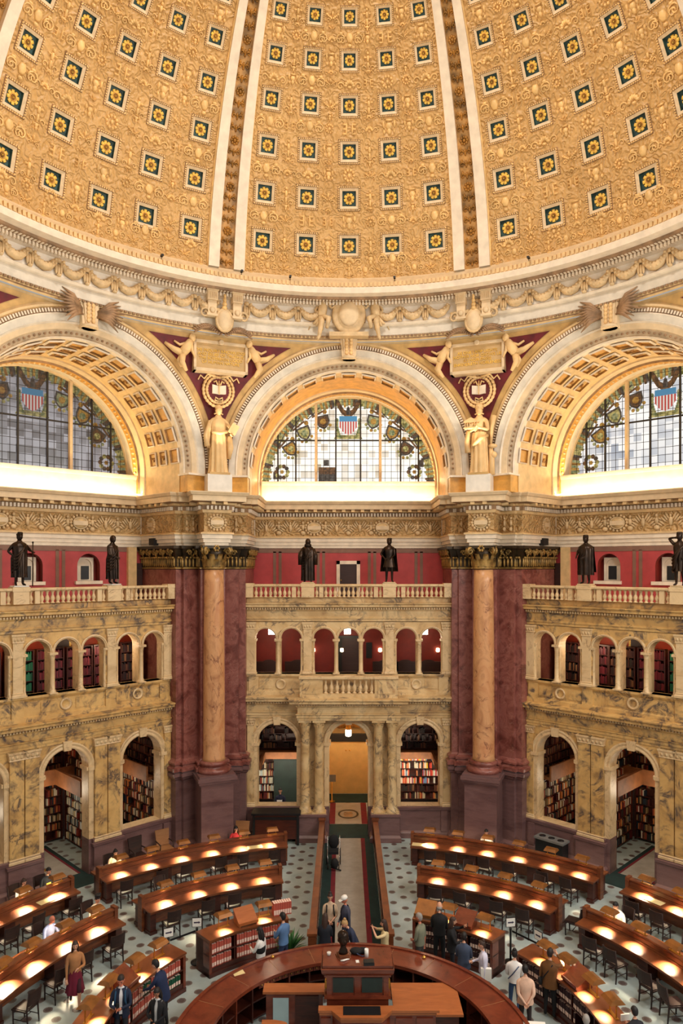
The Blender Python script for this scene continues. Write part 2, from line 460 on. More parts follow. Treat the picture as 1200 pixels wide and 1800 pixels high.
# unit coffer (half size 1)
co = MB()
def ring(mb, h0, z0, h1, z1, mi):
    q0 = [(-h0, -h0, z0), (h0, -h0, z0), (h0, h0, z0), (-h0, h0, z0)]; q1 = [(-h1, -h1, z1), (h1, -h1, z1), (h1, h1, z1), (-h1, h1, z1)]
    for i in range(4): mb.quad(q0[i], q0[(i + 1) % 4], q1[(i + 1) % 4], q1[i], mi)
ring(co, 1.26, 0.0, 1.2, 0.1, 3); ring(co, 1.2, 0.1, 1.0, 0.02, 3)
ring(co, 1.03, 0.02, 1.0, 0.1, 0); ring(co, 1.0, 0.1, 0.74, -0.04, 0); ring(co, 0.74, -0.04, 0.70, -0.32, 1)
co.quad((-.72, -.72, -.32), (.72, -.72, -.32), (.72, .72, -.32), (-.72, .72, -.32), 1)
for i in range(11):
    t = -1.05 + 2.1 * i / 10
    for (x, y) in ((t, -1.12), (t, 1.12), (-1.12, t), (1.12, t)):
        co.box(x - .06, x + .06, y - .06, y + .06, 0.03, 0.17, 2)
co_me = co.mesh('coffer', ['cream', 'teal', 'gold_relief', 'umber'])
ro = MB()
for i in range(8):
    a = i * PI / 4; m = Matrix.Rotation(a, 3, 'Z')
    ro.blob(m @ Vector((0.38, 0, 0.0)), (0.2, 0.175, 0.08), 8, 0, m)
    ro.blob(m @ Vector((0.52, 0, 0.03)), (0.08, 0.19, 0.06), 6, 0, m)
ro.lathe([(0.30, 0.0), (0.30, 0.10), (0.24, 0.12), (0.20, 0.04)], n=16, mi=2, cap=False)
ro.lathe([(0.18, 0.0), (0.17, 0.14), (0.11, 0.16), (0.10, 0.06)], n=12, mi=1, cap=False)
ro.blob((0, 0, 0.12), (0.07, 0.07, 0.09), 8, 0)
for v in range(len(ro.v)): pass
ro_me = ro.mesh('rosette', ['gold_leaf', 'gold_dark', 'orange'])

def scroll(mb, mat, x, y, r, turns, sg, w, mi=0, n=12):
    pts = []
    for i in range(n + 1):
        t = i / n; a = turns * 2 * PI * t; rr = r * (1 - 0.82 * t)
        pts.append(mat @ Vector((x + sg * (rr * cos(a) - r), y + rr * sin(a), 0.02)))
    mb.tube(pts, [w * (1 - 0.5 * i / n) for i in range(n + 1)], 4, mi)
def motif(mb, mat, kind, s, mi=0):
    """small raised stucco ornament, s = size"""
    m3 = mat.to_3x3()
    B = lambda x, y, rx, ry, rz=0.065: mb.blob(mat @ Vector((x * s, y * s, 0)), (rx * s, ry * s, rz), 6, mi, m3.normalized() if False else Matrix([v.normalized() for v in m3.transposed()]).transposed())
    if kind == 0:      # winged cartouche
        B(0, 0.05, .16, .2); B(0, -.22, .1, .07)
        for g in (-1, 1):
            scroll(mb, mat, g * .2 * s, 0, .2 * s, 1.3, -g, .035 * s, mi)
            scroll(mb, mat, g * .45 * s, -.05 * s, .14 * s, 1.2, g, .03 * s, mi)
            B(g * .36, .2, .1, .06)
    elif kind == 1:    # standing figure with urn
        B(0, .28, .06, .07); B(0, .08, .08, .16); B(0, -.2, .06, .18); B(0, -.42, .14, .05)
        for g in (-1, 1): B(g * .13, .12, .09, .04); scroll(mb, mat, g * .1 * s, -.3 * s, .12 * s, 1.1, -g, .025 * s, mi)
    elif kind == 2:    # shell
        for i in range(7):
            a = PI * (i + .5) / 7; B(.16 * cos(a), .16 * sin(a) - .1, .04 + .05 * abs(cos(a)), .04 + .06 * sin(a))
        B(0, -.12, .1, .05)
        for g in (-1, 1): scroll(mb, mat, g * .22 * s, -.08 * s, .15 * s, 1.2, -g, .03 * s, mi)
    elif kind == 3:    # shield
        B(0, .06, .15, .15); B(0, -.12, .1, .14); B(0, .26, .17, .04)
        for g in (-1, 1): B(g * .22, .12, .05, .14); B(g * .2, -.14, .05, .08)
    elif kind == 4:    # wreath
        for i in range(10):
            a = 2 * PI * i / 10; B(.19 * cos(a), .19 * sin(a), .06, .06)
        B(0, 0, .07, .09)
    elif kind == 5:    # crossed fret
        for x in (-.12, .12):
            B(x, 0, .04, .26)
            for y in (-.16, 0, .16): B(x * 1.6, y, .1, .035)
    elif kind == 6:    # palmette spray
        for g in (-1, 1):
            for i in range(4): B(g * (.06 + .07 * i), .05 * i - .06, .06, .05)
            scroll(mb, mat, g * .1 * s, -.15 * s, .1 * s, 1.1, -g, .025 * s, mi)
        B(0, .12, .05, .12)

def panel(c, name, label, kinds):
    root = thing(name, label, 'ceiling', kind='structure')
    lines = [-19.35] + [x + d for x in (-16, -8, 0, 8, 16) for d in (-HT, HT)] + [19.35]
    plines = [PH0]
    for i in range(len(ROWS)): plines += [ROWS[i] - halfp(i), ROWS[i] + halfp(i)]
    plines.append(PHT)
    mb = MB()
    for j in range(len(plines) - 1):
        p0, p1 = plines[j], plines[j + 1]; np_ = max(1, int((p1 - p0) / 2.0))
        for i in range(len(lines) - 1):
            if i % 2 == 1 and j % 2 == 1: continue
            t0, t1 = lines[i], lines[i + 1]; nt = max(1, int((t1 - t0) / 2.0 + .5))
            o = len(mb.v)
            for b in range(np_ + 1):
                for a in range(nt + 1):
                    mb.v.append(sph(c + t0 + (t1 - t0) * a / nt, p0 + (p1 - p0) * b / np_))
            for b in range(np_):
                for a in range(nt):
                    q = o + b * (nt + 1) + a
                    mb.f.append([q, q + 1, q + nt + 2, q + nt + 1]); mb.m.append(0); mb.s.append(True)
    # raised ornament between the coffers
    for j in range(len(ROWS)):
        pv = [ROWS[0] - 5.0] + ROWS
        for i, x in enumerate((-16, -8, 0, 8, 16)):
            for (tt, pp, s, sh) in ((x, (pv[j] + pv[j + 1]) / 2, 1.05, 0), (x + 4, ROWS[j], 0.9, 1), (x + 4, (pv[j] + pv[j + 1]) / 2, 0.75, 2), (x + 4, ROWS[j] * .5 + .25 * (pv[j] + pv[j + 1]), 0.5, 3)):
                if tt > 18: continue
                q = pix(sph(c + tt, pp))
                if not (-40 < q[0] < 1240 and -40 < q[1] < 1000): continue
                kd = (2, 0, 4, 0, 2, 5, 0, 3)[(j * 3 + i * 2) % 8] if sh == 0 else (1, 3, 1, 6)[(i + 2 * j) % 4] if sh == 1 else (4, 6, 2, 5, 3)[(i * 2 + j) % 5] if sh == 2 else (6, 3, 2)[(i + j) % 3]
                sz = s * cos(rad(pp)) ** .6
                motif(mb, sphmat(c + tt, pp, -0.01), kd, sz, 1)
    # frieze of little figures along the foot
    for i in range(13):
        t = c - 18 + 36 * i / 12
        motif(mb, sphmat(t, 9.8, -0.01), (1, 0, 6)[i % 3], 0.7, 1)
    # plain gold listel round the panel
    for t in (-19.2, 19.2):
        mb.tube([sph(c + t, PH0 + (PHT - PH0) * i / 24, -0.02) for i in range(25)], 0.045, 4, 1)
    mb.build('dome_panel', ['gold_field', 'gold_relief'], root)
    for j in range(len(ROWS)):
        for x in (-16, -8, 0, 8, 16):
            q = pix(sph(c + x, ROWS[j]))
            sc = DR * cos(rad(ROWS[j])) * rad(HT)
            o = link('coffer', co_me, root); o.matrix_local = sphmat(c + x, ROWS[j], 0.0, sc)
            if -60 < q[0] < 1260 and -60 < q[1] < 1000:
                r = link('rosette', ro_me, o); r.location = (0, 0, -0.29); r.rotation_euler = (0, 0, (x + j) * .3)
    return root
panel(0, 'ceiling_back', 'gilded dome panel of coffers with gold rosettes straight above the central window', None)
panel(-45, 'ceiling_left', 'gilded dome panel of coffers with gold rosettes above the left arch', None)
panel(45, 'ceiling_right', 'gilded dome panel of coffers with gold rosettes above the right arch', None)

# the rest of the dome: five plain panels and the lantern collar
mb = MB()
for c in (90, 135, 180, 225, 270):
    for j in range(20):
        p0 = PH0 + (PHT - PH0) * j / 20; p1 = PH0 + (PHT - PH0) * (j + 1) / 20
        for i in range(14):
            t0 = c - 22.5 + 45 * i / 14; t1 = t0 + 45 / 14
            mb.add([sph(t0, p0), sph(t1, p0), sph(t1, p1), sph(t0, p1)], [(0, 1, 2, 3)], 0, True)
mb.lathe([(DR * cos(rad(PHT)) - .3, sph(0, PHT)[2], 1), (DR * cos(rad(PHT)) - .3, sph(0, PHT)[2] + 1.0, 1), (DR * cos(rad(PHT)) + .6, sph(0, PHT)[2] + 1.2)], n=64, mi=1, cap=False)
mb.build('ceiling', ['gold_field', 'cream'], None, label='rest of the gilded dome curving over the reading room', cat='ceiling', kind='structure')

# ribs
rib_names = {-22.5: 'the central and the left dome panel', 22.5: 'the central and the right dome panel', -67.5: 'the left dome panel and the next one round', 67.5: 'the right dome panel and the next one round'}
for n, c in enumerate((-22.5, 22.5, -67.5, 67.5)):
    root = thing('trim_%d' % (n + 1), 'ivory dome rib with a strip of gilded ornament between ' + rib_names[c], 'rib', kind='structure')
    mb = MB(); gb = MB()
    seg = 26
    for lo, hi in ((-3.25, -1.32), (1.32, 3.25)):
        for j in range(seg):
            p0 = PH0 + (PHT - PH0) * j / seg; p1 = PH0 + (PHT - PH0) * (j + 1) / seg
            a = [(lo, 0.02), (lo, -0.16), (hi, -0.16), (hi, 0.02)]
            for (x0, h0), (x1, h1) in zip(a[:-1], a[1:]):
                mb.quad(sph(c + x0, p0, h0), sph(c + x1, p0, h1), sph(c + x1, p1, h1), sph(c + x0, p1, h0))
    for j in range(seg):
        p0 = PH0 + (PHT - PH0) * j / seg; p1 = PH0 + (PHT - PH0) * (j + 1) / seg
        gb.quad(sph(c - 1.4, p0, -0.02), sph(c + 1.4, p0, -0.02), sph(c + 1.4, p1, -0.02), sph(c - 1.4, p1, -0.02))
    ph = PH0 + 1.0; k = 0
    while ph < 56:
        m = sphmat(c, ph, -0.03); m3 = m.to_3x3(); w = cos(rad(ph)) / cos(rad(12))
        if k % 4 == 3:
            for i in range(8):
                a = PI / 4 * i; gb.blob(m @ Vector((.13 * w * cos(a), .13 * w * sin(a), 0)), (.06, .06, .05), 6, 1, m3)
            gb.blob(m @ Vector((0, 0, 0.02)), (.07, .07, .06), 6, 1, m3)
        else:
            for g in (-1, 1):
                scroll(gb, m, g * .06 * w, 0, .1 * w, 1.2, -g, .035, 1, 9)
                gb.blob(m @ Vector((g * .17 * w, .1, 0)), (.05, .09, .05), 6, 1, m3)
            gb.blob(m.translation, (.05, .14, .06), 6, 1, m3)
        ph += 1.75; k += 1
    mb.build('rib_border', 'ivory', root); gb.build('rib_ornament', ['rib_gold', 'gold_dark'], root)

# ================================================================ RING ENTABLATURE UNDER THE DOME
ringp = [(13.32, 21.30, 2), (13.28, 21.36, 3), (13.24, 21.40, 2), (13.24, 21.50, 1), (13.2, 21.52, 1), (13.2, 21.86, 0), (13.08, 21.9, 0), (13.02, 21.98, 5), (13.1, 22.02, 4), (13.1, 22.62, 0),
         (12.98, 22.66, 0), (12.94, 22.70, 0), (12.94, 22.80, 3), (12.62, 22.82, 3), (12.58, 22.90, 0), (12.19, 22.90, 0), (12.17, 23.13, 0), (12.24, 23.15, 2), (12.30, 23.36, 0), (12.34, 23.38, 5), (12.62, 23.62, 5), (12.7, 23.72, 0)]
mb = MB(); mb.lathe(ringp, n=128, cap=False, smooth=False)
def ringboxes(mb, r0, r1, z0, z1, n, fill, mi, a0=-90, a1=90):
    st = (a1 - a0) / n
    for i in range(n):
        t0 = rad(a0 + st * i); t1 = rad(a0 + st * (i + fill))
        v = [(r * sin(t), r * cos(t), z) for z in (z0, z1) for (r, t) in ((r0, t0), (r0, t1), (r1, t1), (r1, t0))]
        mb.add(v, [(0, 1, 2, 3), (4, 5, 6, 7), (0, 1, 5, 4), (1, 2, 6, 5), (3, 0, 4, 7)], mi)
ringboxes(mb, 12.84, 13.0, 22.66, 22.78, 300, .55, 0)
ringboxes(mb, 12.70, 12.95, 22.80, 22.88, 300, .55, 0)
ringboxes(mb, 12.20, 12.30, 23.17, 23.34, 230, .6, 2)
ringboxes(mb, 13.14, 13.2, 21.42, 21.49, 260, .6, 3)
mb.build('trim_5', ['ivory', 'grey_plaster', 'tan', 'umber', 'white_plaster', 'cream'], None, label='round ivory entablature with dentils circling the foot of the dome', cat='entablature', kind='structure')
# garlands of the ring frieze
def ringmat(th, R, z):
    th = rad(th); n = Vector((-sin(th), -cos(th), 0)); x = Vector((cos(th), -sin(th), 0)); y = Vector((0, 0, 1))
    m = Matrix((x, y, n)).transposed().to_4x4(); m.translation = (R * sin(th), R * cos(th), z)
    return m
gr = thing('trim_6', 'carved swags of fruit and ribbons round the frieze below the dome', 'garland', kind='structure')
gmb = MB()
for i in range(-17, 17):
    th = (i + .5) * 4.6
    if abs(th) < 4.7 or abs(abs(th) - 22.5) < 2.4: continue
    m = ringmat(th, 13.04, 22.32); m3 = m.to_3x3()
    pts = []; rs = []
    for j in range(11):
        t = -1 + 2 * j / 10
        pts.append(m @ Vector((t * .44, .20 - .34 * (1 - t * t), 0.03))); rs.append(.075 + .08 * (1 - t * t) + .016 * (j % 2))
    gmb.tube(pts, rs, 6)
    for j in range(14):
        t = -.85 + 1.7 * (j // 2) / 6
        gmb.blob(m @ Vector((t * .44, .20 - .34 * (1 - t * t) + (.07 if j % 2 else -.05), .13)), (.055, .055, .055), 6, 0)
    for g in (-1,):
        mm = ringmat(th - 2.3, 13.04, 22.32)
        gmb.blob(mm @ Vector((0, .2, .04)), (.12, .10, .09), 6, 0, m3)
        for q in (-1, 0, 1): gmb.blob(mm @ Vector((q * .09, -.06 - .05 * (q == 0), .04)), (.055, .055, .22), 6, 0)
        gmb.blob(mm @ Vector((0, -.3, .05)), (.1, .08, .06), 6, 0)
gmb.build('garland', 'swag', gr)
# ================================================================ UPPER ARCHES, BARRELS, LUNETTE WINDOWS
ZA, RA, YA = 16.0, 4.22, 13.55      # springing level, barrel radius, face plane of the arch
ZS = 15.0                           # top of the main entablature
YW = 18.45                          # glass plane

def glass_mat(name, c1, c2, strength, seed, warm, dark):
    """leaded clear glass lit from outside: each quarry a slightly different tone, some replaced by darker ones"""
    m = NT(name, 0.2)
    v = m.n('ShaderNodeTexCoord').outputs['Object']
    sx = m.n('ShaderNodeSeparateXYZ', Vector=v)
    def cell(a, s): return m.math('FLOOR', m.math('MULTIPLY', a, s))
    cv = m.n('ShaderNodeCombineXYZ', X=cell(sx.outputs[0], 1 / .33), Y=seed, Z=cell(sx.outputs[2], 1 / .33))
    w = m.n('ShaderNodeTexWhiteNoise', p_noise_dimensions='3D', Vector=cv.outputs[0]).outputs['Value']
    big = m.noise(v, 0.45, 2.0)
    f = m.math('ADD', m.math('MULTIPLY', w, dark), m.math('MULTIPLY', big, 1.0 - dark * .5))
    col = m.ramp(f, [(0.30, c2), (0.55, c1), (0.8, warm)])
    m.color((20, 20, 20)); m.link(col, m.b.inputs['Emission Color'])
    m.b.inputs['Emission Strength'].default_value = strength
    return m.m
M['glass_back'] = glass_mat('leaded_glass_bright', (255, 248, 236), (196, 178, 150), 1.25, 3.0, (255, 250, 240), 0.5)
M['glass_left'] = glass_mat('leaded_glass_dusk', (156, 152, 154), (92, 86, 84), 0.75, 9.0, (190, 186, 190), 0.55)
M['glass_right'] = glass_mat('leaded_glass_sky', (236, 234, 232), (170, 176, 186), 1.1, 5.0, (255, 252, 246), 0.45)
def tint(name, c, s=0.55, c2=None):
    m = NT(name, 0.3); m.color((15, 15, 15))
    if c2:
        f = m.noise(m.n('ShaderNodeTexCoord').outputs['Object'], 7.0, 3.0)
        m.link(m.ramp(f, [(0.38, c), (0.62, c2)]), m.b.inputs['Emission Color'])
    else: m.b.inputs['Emission Color'].default_value = lin(c)
    m.b.inputs['Emission Strength'].default_value = s
    return m.m
TS = {'back': 1.0, 'left': 0.5, 'right': 0.8}
for sd, s in TS.items():
    M['t_leaf_' + sd] = tint('stained_leaf_' + sd, (112, 108, 56), 0.85 * s, (226, 206, 130))
    M['t_gold_' + sd] = tint('stained_gold_' + sd, (226, 176, 84), 0.8 * s, (170, 112, 50))
    M['t_blue_' + sd] = tint('stained_blue_' + sd, (84, 156, 196), 0.9 * s)
    M['t_red_' + sd] = tint('stained_red_' + sd, (214, 72, 66), 0.9 * s)
    M['t_white_' + sd] = tint('stained_white_' + sd, (246, 238, 226), 1.0 * s)
    M['t_brown_' + sd] = tint('stained_brown_' + sd, (150, 104, 66), 0.7 * s, (86, 64, 50))
    M['t_dark_' + sd] = tint('stained_dark_' + sd, (70, 62, 58), 0.6 * s, (120, 112, 104))
    M['t_green_' + sd] = tint('stained_green_' + sd, (104, 124, 86), 0.85 * s, (206, 196, 140))

def upper_bay(k):
    sd = SIDE[k]
    # ---- arch face and barrel vault
    r = bay_root('trim_%d' % (8 + k), {0: 'great plaster arch with dentil ring and coffered soffit round the central window', -1: 'great plaster arch with dentil ring and gilt coffered soffit round the left window', 1: 'great plaster arch with dentil ring and gilt coffered soffit round the right window'}[k], 'arch', k, YA, oz=ZS)
    mb = MB()
    prof = [(5.32, YA + .3, 2), (5.32, YA - .14, 2), (5.24, YA - .16, 2), (5.2, YA - .10, 3), (5.04, YA - .10, 3), (5.02, YA - .16, 0), (4.98, YA - .16, 1), (4.76, YA - .08, 1), (4.73, YA - .12, 0), (4.68, YA - .06, 4), (4.50, YA + .02, 4), (4.48, YA + .06, 5), (4.30, YA + .20, 5), (4.27, YA + .16, 0), (RA, YA + .22, 0), (RA, YA + .5, 6), (RA, YA + 1.2, 6 if k else 7), (RA, YW - 1.7, 4), (RA - .06, YW - 1.68, 4), (RA - .06, YW - 1.3, 3), (RA - .14, YW - 1.25, 7), (RA - .10, YW - .75, 0), (RA - .02, YW - .1, 0)]
    mb.arch_sweep(0, ZA, prof, 64)
    # stilted feet of the arch
    for g in (-1, 1):
        for (p, q) in zip(prof[:-1], prof[1:]):
            mi = p[2]
            mb.quad((g * p[0], p[1], ZA), (g * q[0], q[1], ZA), (g * q[0], q[1], ZS if p[1] > YA + .4 else 15.72), (g * p[0], p[1], ZS if p[1] > YA + .4 else 15.72), mi)
    for g in (-1, 1):
        x0, x1 = sorted((g * (RA + .02), g * 5.3)); mb.box(x0, x1, YA - .06, YA + .6, ZS, 15.7, 7); mb.box(x0 - .03, x1 + .03, YA - .2, YA + .6, 15.68, 15.76, 0)
    n = 150
    for i in range(n):     # dentil ring
        a = PI * (i + .5) / n; c, s = cos(a), sin(a); t = .02
        for (r0, r1, y0, y1, w, mi) in ((5.05, 5.18, YA - .17, YA - .1, .026, 3),):
            P = lambda rr, yy, ss: (rr * c - ss * s, yy, ZA + rr * s + ss * c)
            mb.add([P(r0, y0, -w), P(r1, y0, -w), P(r1, y0, w), P(r0, y0, w), P(r0, y1, -w), P(r1, y1, -w), P(r1, y1, w), P(r0, y1, w)], [(0, 1, 2, 3), (0, 1, 5, 4), (2, 3, 7, 6), (1, 2, 6, 5)], 0)
    n = 70
    for i in range(n):     # guilloche beads on the grey ring, on the inner ring
        a = PI * (i + .5) / n
        mb.blob((4.39 * cos(a), YA + .11, ZA + 4.39 * sin(a)), (.05, .04, .05), 6, 3)
    for i in range(60):
        a = PI * (i + .5) / 60
        mb.blob(((RA - .12) * cos(a), YW - 1.0, ZA + (RA - .12) * sin(a)), (.06, .13, .06), 6, 6)
    mb.build('arch_moulding', ['ivory', 'grey_plaster', 'tan', 'umber', 'cream', 'ring_grey', 'tan', 'orange'], r)
    # ---- soffit panels in three rows
    pn = MB()
    for i in range(15):
        a0 = rad(7 + i * 11.86); da = rad(4.3)
        for row, (y0, y1) in enumerate(((13.98, 14.62), (14.92, 15.42), (15.72, 16.22))):
            if k == 0 and row: continue
            o = len(pn.v)
            ns = 2 if False else 3
            def pt(rr, aa, yy): return (rr * cos(aa), yy, ZA + rr * sin(aa))
            for (f, rr, mi) in ((1.0, RA - .03, 0), (.84, RA - .09, 0), (.72, RA - .015, 1)):
                for (da_, yy) in ((-da * f, 0), (da * f, 0), (da * f, 1), (-da * f, 1)):
                    ym, yh = (y0 + y1) / 2, (y1 - y0) / 2 * (1 - (1 - f) * .8)
                    pn.v.append(pt(rr, a0 + da_, ym - yh if yy == 0 else ym + yh))
            for lv in (0, 1):
                for q in range(4):
                    pn.f.append([o + lv * 4 + q, o + lv * 4 + (q + 1) % 4, o + lv * 4 + 4 + (q + 1) % 4, o + lv * 4 + 4 + q]); pn.m.append(0 if lv == 0 else 2); pn.s.append(False)
            pn.f.append([o + 8, o + 9, o + 10, o + 11]); pn.m.append(1 if row == 0 else 3); pn.s.append(False)
            for e in (0, 1, 2, 3):   # outer wall down to the vault
                pass
            if row:
                m3 = Matrix.Rotation(-(a0), 3, 'Y')
                cy = (y0 + y1) / 2
                for dy, dr in ((0, 0), (-.09, .0), (.09, .0)):
                    pn.blob(pt(RA - .05, a0 + (0 if dy == 0 else .012), cy + dy), (.03, .06, .10) if dy == 0 else (.03, .05, .05), 6, 2, m3)
    pn.build('soffit_coffers', ['ivory', 'orange', 'gold_dark', 'ochre'], r)
    # ---- keystone ornament
    kb = MB()
    kb.prism([(-.36, ZA + 5.5), (.36, ZA + 5.5), (.27, ZA + 4.55), (-.27, ZA + 4.55)], YA - .32, YA + .1)
    kb.prism([(-.26, ZA + 5.42), (.26, ZA + 5.42), (.18, ZA + 4.7), (-.18, ZA + 4.7)], YA - .38, YA - .3)
    for j in range(5):
        for g in (-1, 1): kb.blob((g * .09, YA - .4, ZA + 4.8 + j * .14), (.08, .05, .09), 6, 1)
    kb.lathe([(.3, 0), (.3, .1)], n=10, mat=Matrix.Translation((0, YA - .3, ZA + 4.55)))
    kb.build('keystone', ['cream', 'stone_statue'], r, label='carved console keystone')
    if k == 0:
        cb = MB(); z0 = ZA + 6.0; y = 13.0
        cb.blob((0, y, z0 + .25), (.62, .22, .72), 14, 0); cb.blob((0, y - .14, z0 + .3), (.42, .16, .52), 14, 1)
        cb.lathe([(.66, -.06), (.7, 0), (.66, .06), (.58, .05)], n=20, mat=Matrix.Translation((0, y - .08, z0 + .28)) @ Matrix.Rotation(PI / 2, 4, 'X') , sy=1.15)
        cb.box(-.8, .8, y - .25, y + .2, z0 - .62, z0 - .45)
        for g in (-1, 1):
            scroll(cb, Matrix.Translation((g * .42, y - .1, z0 + .85)) @ Matrix.Rotation(PI / 2, 4, 'X'), 0, 0, .26, 1.4, -g, .07)
        cb.build('cartouche', ['swag', 'cream'], r, label='oval cartouche between two seated figures')
        for g in (-1, 1):
            fb = MB()
            x = g * 1.0
            fb.blob((x + g * .02, y - .06, z0 + 1.12), (.12, .13, .15), 8); fb.tube([(x, y, z0 + 1.0), (x + g * .04, y, z0 + .85)], .07, 6)
            fb.tube([(x + g * .03, y - .02, z0 + .9), (x + g * .08, y - .05, z0 + .55), (x + g * .12, y - .1, z0 + .2)], [.16, .2, .18], 8)
            fb.tube([(x + g * .12, y - .08, z0 + .2), (x - g * .18, y - .35, z0 + .05), (x - g * .1, y - .4, z0 - .35)], [.15, .12, .07], 7)
            fb.tube([(x + g * .15, y - .08, z0 + .18), (x + g * .1, y - .38, z0 - .1), (x + g * .22, y - .38, z0 - .7), (x + g * .26, y - .45, z0 - .8)], [.15, .12, .07, .05], 7)
            fb.tube([(x - g * .12, y - .02, z0 + .8), (x - g * .3, y - .1, z0 + .55), (x - g * .5, y - .1, z0 + .7)], [.07, .055, .04], 6)
            fb.tube([(x + g * .18, y, z0 + .8), (x + g * .38, y - .05, z0 + .5), (x + g * .3, y - .15, z0 + .2)], [.07, .055, .04], 6)
            for q in range(5): fb.tube([(x + g * .2, y + .05, z0 + .75), (x + g * (.35 + .08 * q), y + .1, z0 + .6 - .22 * q)], [.08, .03], 5)
            for q in range(4): fb.tube([(x + g * .1, y - .1, z0 + .2), (x + g * (.1 + .12 * q), y - .12, z0 - .35 + .08 * q)], [.12, .05], 6)
            fb.build('seated_figure', 'swag', r)
    else:
        pb = MB()
        for g in (-1, 1):
            for i in range(9):
                a = rad(18 + 14 * i) if i < 9 else 0
                b0 = Vector((g * .3, YA - .3, ZA + 5.2 - .02 * i))
                tip = b0 + Vector((g * (.95 - .06 * abs(i - 3)), -.12 - .02 * i, .55 - .13 * i))
                pb.tube([b0, (b0 + tip) / 2 + Vector((0, -.1, .08)), tip], [.05, .075, .015], 5)
            pb.tube([(g * .25, YA - .3, ZA + 5.0), (g * .8, YA - .38, ZA + 5.1), (g * 1.35, YA - .3, ZA + 4.95)], [.05, .04, .02], 5)
        pb.build('palm_spray', 'umber', r, label='crossed palm fronds behind the keystone')
    # ---- window
    w = bay_root('window_%d' % (k + 2), {0: 'bright central lunette window of leaded glass with eagle and striped shield', -1: 'dim grey left lunette window of leaded glass with eagle and striped shield', 1: 'sky-lit right lunette window of leaded glass with eagle and striped shield'}[k], 'window', k, YW, oz=15.95)
    R = 4.2; Z0 = 15.95
    gb = MB(); n = 48
    gb.add([(R * cos(PI * i / n), YW, Z0 + R * sin(PI * i / n)) for i in range(n + 1)], [tuple(range(n, -1, -1))])
    gb.build('pane', 'glass_' + sd, w)
    lb = MB()
    def vbar(x, wd, dp, mi):
        if abs(x) < R: lb.box(x - wd / 2, x + wd / 2, YW - dp, YW - .005, Z0, Z0 + math.sqrt(R * R - x * x), mi)
    def hbar(z, wd, dp, mi):
        h = math.sqrt(max(0, R * R - (z - Z0) ** 2)); lb.box(-h, h, YW - dp, YW - .005, z - wd / 2, z + wd / 2, mi)
    for x in (-3.42, -2.55, -.6, .6, 2.55, 3.42): vbar(x, .07, .08, 0)
    for x in [i * .3 for i in range(-13, 14)]: vbar(x, .018, .02, 0)
    for j in range(1, 14): hbar(Z0 + j * .31, .018, .02, 0)
    hbar(Z0 + 2.13, .05, .05, 0); hbar(Z0 + .05, .1, .1, 0)
    lb.build('leading', ['lead'], w)
    fb = MB()
    for x in (-1.56, 1.56): fb.box(x - .06, x + .06, YW - .2, YW - .01, Z0, Z0 + math.sqrt(R * R - x * x))
    fb.arch_sweep(0, Z0, [(R + .25, YW - .1), (R + .1, YW - .22), (R - .02, YW - .15), (R - .02, YW + .02)], 48)
    fb.build('mullion', 'cream', w)
    # stained border and shields, a thin layer of coloured glass on the pane
    s = '_' + sd
    sb = MB(); y = YW - .012
    mats = ['t_leaf' + s, 't_gold' + s, 't_blue' + s, 't_red' + s, 't_white' + s, 't_brown' + s, 't_dark' + s, 't_green' + s]
    for i in range(110):
        a0, a1 = PI * i / 110, PI * (i + 1) / 110
        ri = R - .34 - .05 * (i % 3)
        sb.quad((R * cos(a0), y, Z0 + R * sin(a0)), (ri * cos(a0), y, Z0 + ri * sin(a0)), (ri * cos(a1), y, Z0 + ri * sin(a1)), (R * cos(a1), y, Z0 + R * sin(a1)), (0, 7, 1, 0, 5, 7, 0, 6, 1, 7)[(i * 7) % 10])
    def flat(pts, cx, cz, rot, sc, mi, yy=0.0):
        c, s_ = cos(rot), sin(rot)
        sb.add([(cx + sc * (px * c - pz * s_), y - .004 - yy, cz + sc * (px * s_ + pz * c)) for px, pz in pts], [tuple(range(len(pts)))], mi)
    shield = [(-1, 1), (1, 1), (1, .1), (.8, -.5), (.4, -.85), (0, -1.1), (-.4, -.85), (-.8, -.5), (-1, .1)]
    # striped shield under an eagle
    cz = Z0 + 2.95
    for i in range(13):
        x0, x1 = -.42 + .84 * i / 13, -.42 + .84 * (i + 1) / 13
        zb = lambda x: cz - .52 + .36 * (abs(x) / .42) ** 2
        sb.quad((x0, y - .01, zb(x0)), (x1, y - .01, zb(x1)), (x1, y - .01, cz + .12), (x0, y - .01, cz + .12), 3 if i % 2 == 0 else 4)
    sb.box(-.43, .43, y - .012, y - .008, cz + .12, cz + .38, 2)
    for g in (-1, 1):
        for i in range(9): flat([(cos(q * PI / 3), sin(q * PI / 3)) for q in range(6)], g * (.56 - .03 * max(0, i - 4)), cz + .2 - .1 * i, 0, .1, 0 if i % 2 else 7)
        # eagle wing
        flat([(.05, .0), (.25, .1), (.55, .62), (.78, .86), (.72, .5), (.58, .15), (.42, -.12), (.2, -.3), (.06, -.28)], 0, cz + .62, 0, .82, 5) if g > 0 else flat([(-.05, .0), (-.25, .1), (-.55, .62), (-.78, .86), (-.72, .5), (-.58, .15), (-.42, -.12), (-.2, -.3), (-.06, -.28)][::-1], 0, cz + .62, 0, .82, 5)
    flat([(-.1, -.3), (.1, -.3), (.13, 0), (.07, .22), (0, .3), (-.07, .22), (-.13, 0)], 0, cz + .62, 0, .82, 6, .004)
    flat([(-.2, -.55), (.2, -.55), (.1, -.28), (-.1, -.28)], 0, cz + .66, 0, .8, 1, .004)
    flat([(-.7, -.12), (.7, -.12), (.6, .08), (-.6, .08)], 0, cz - .62, 0, 1.0, 0)
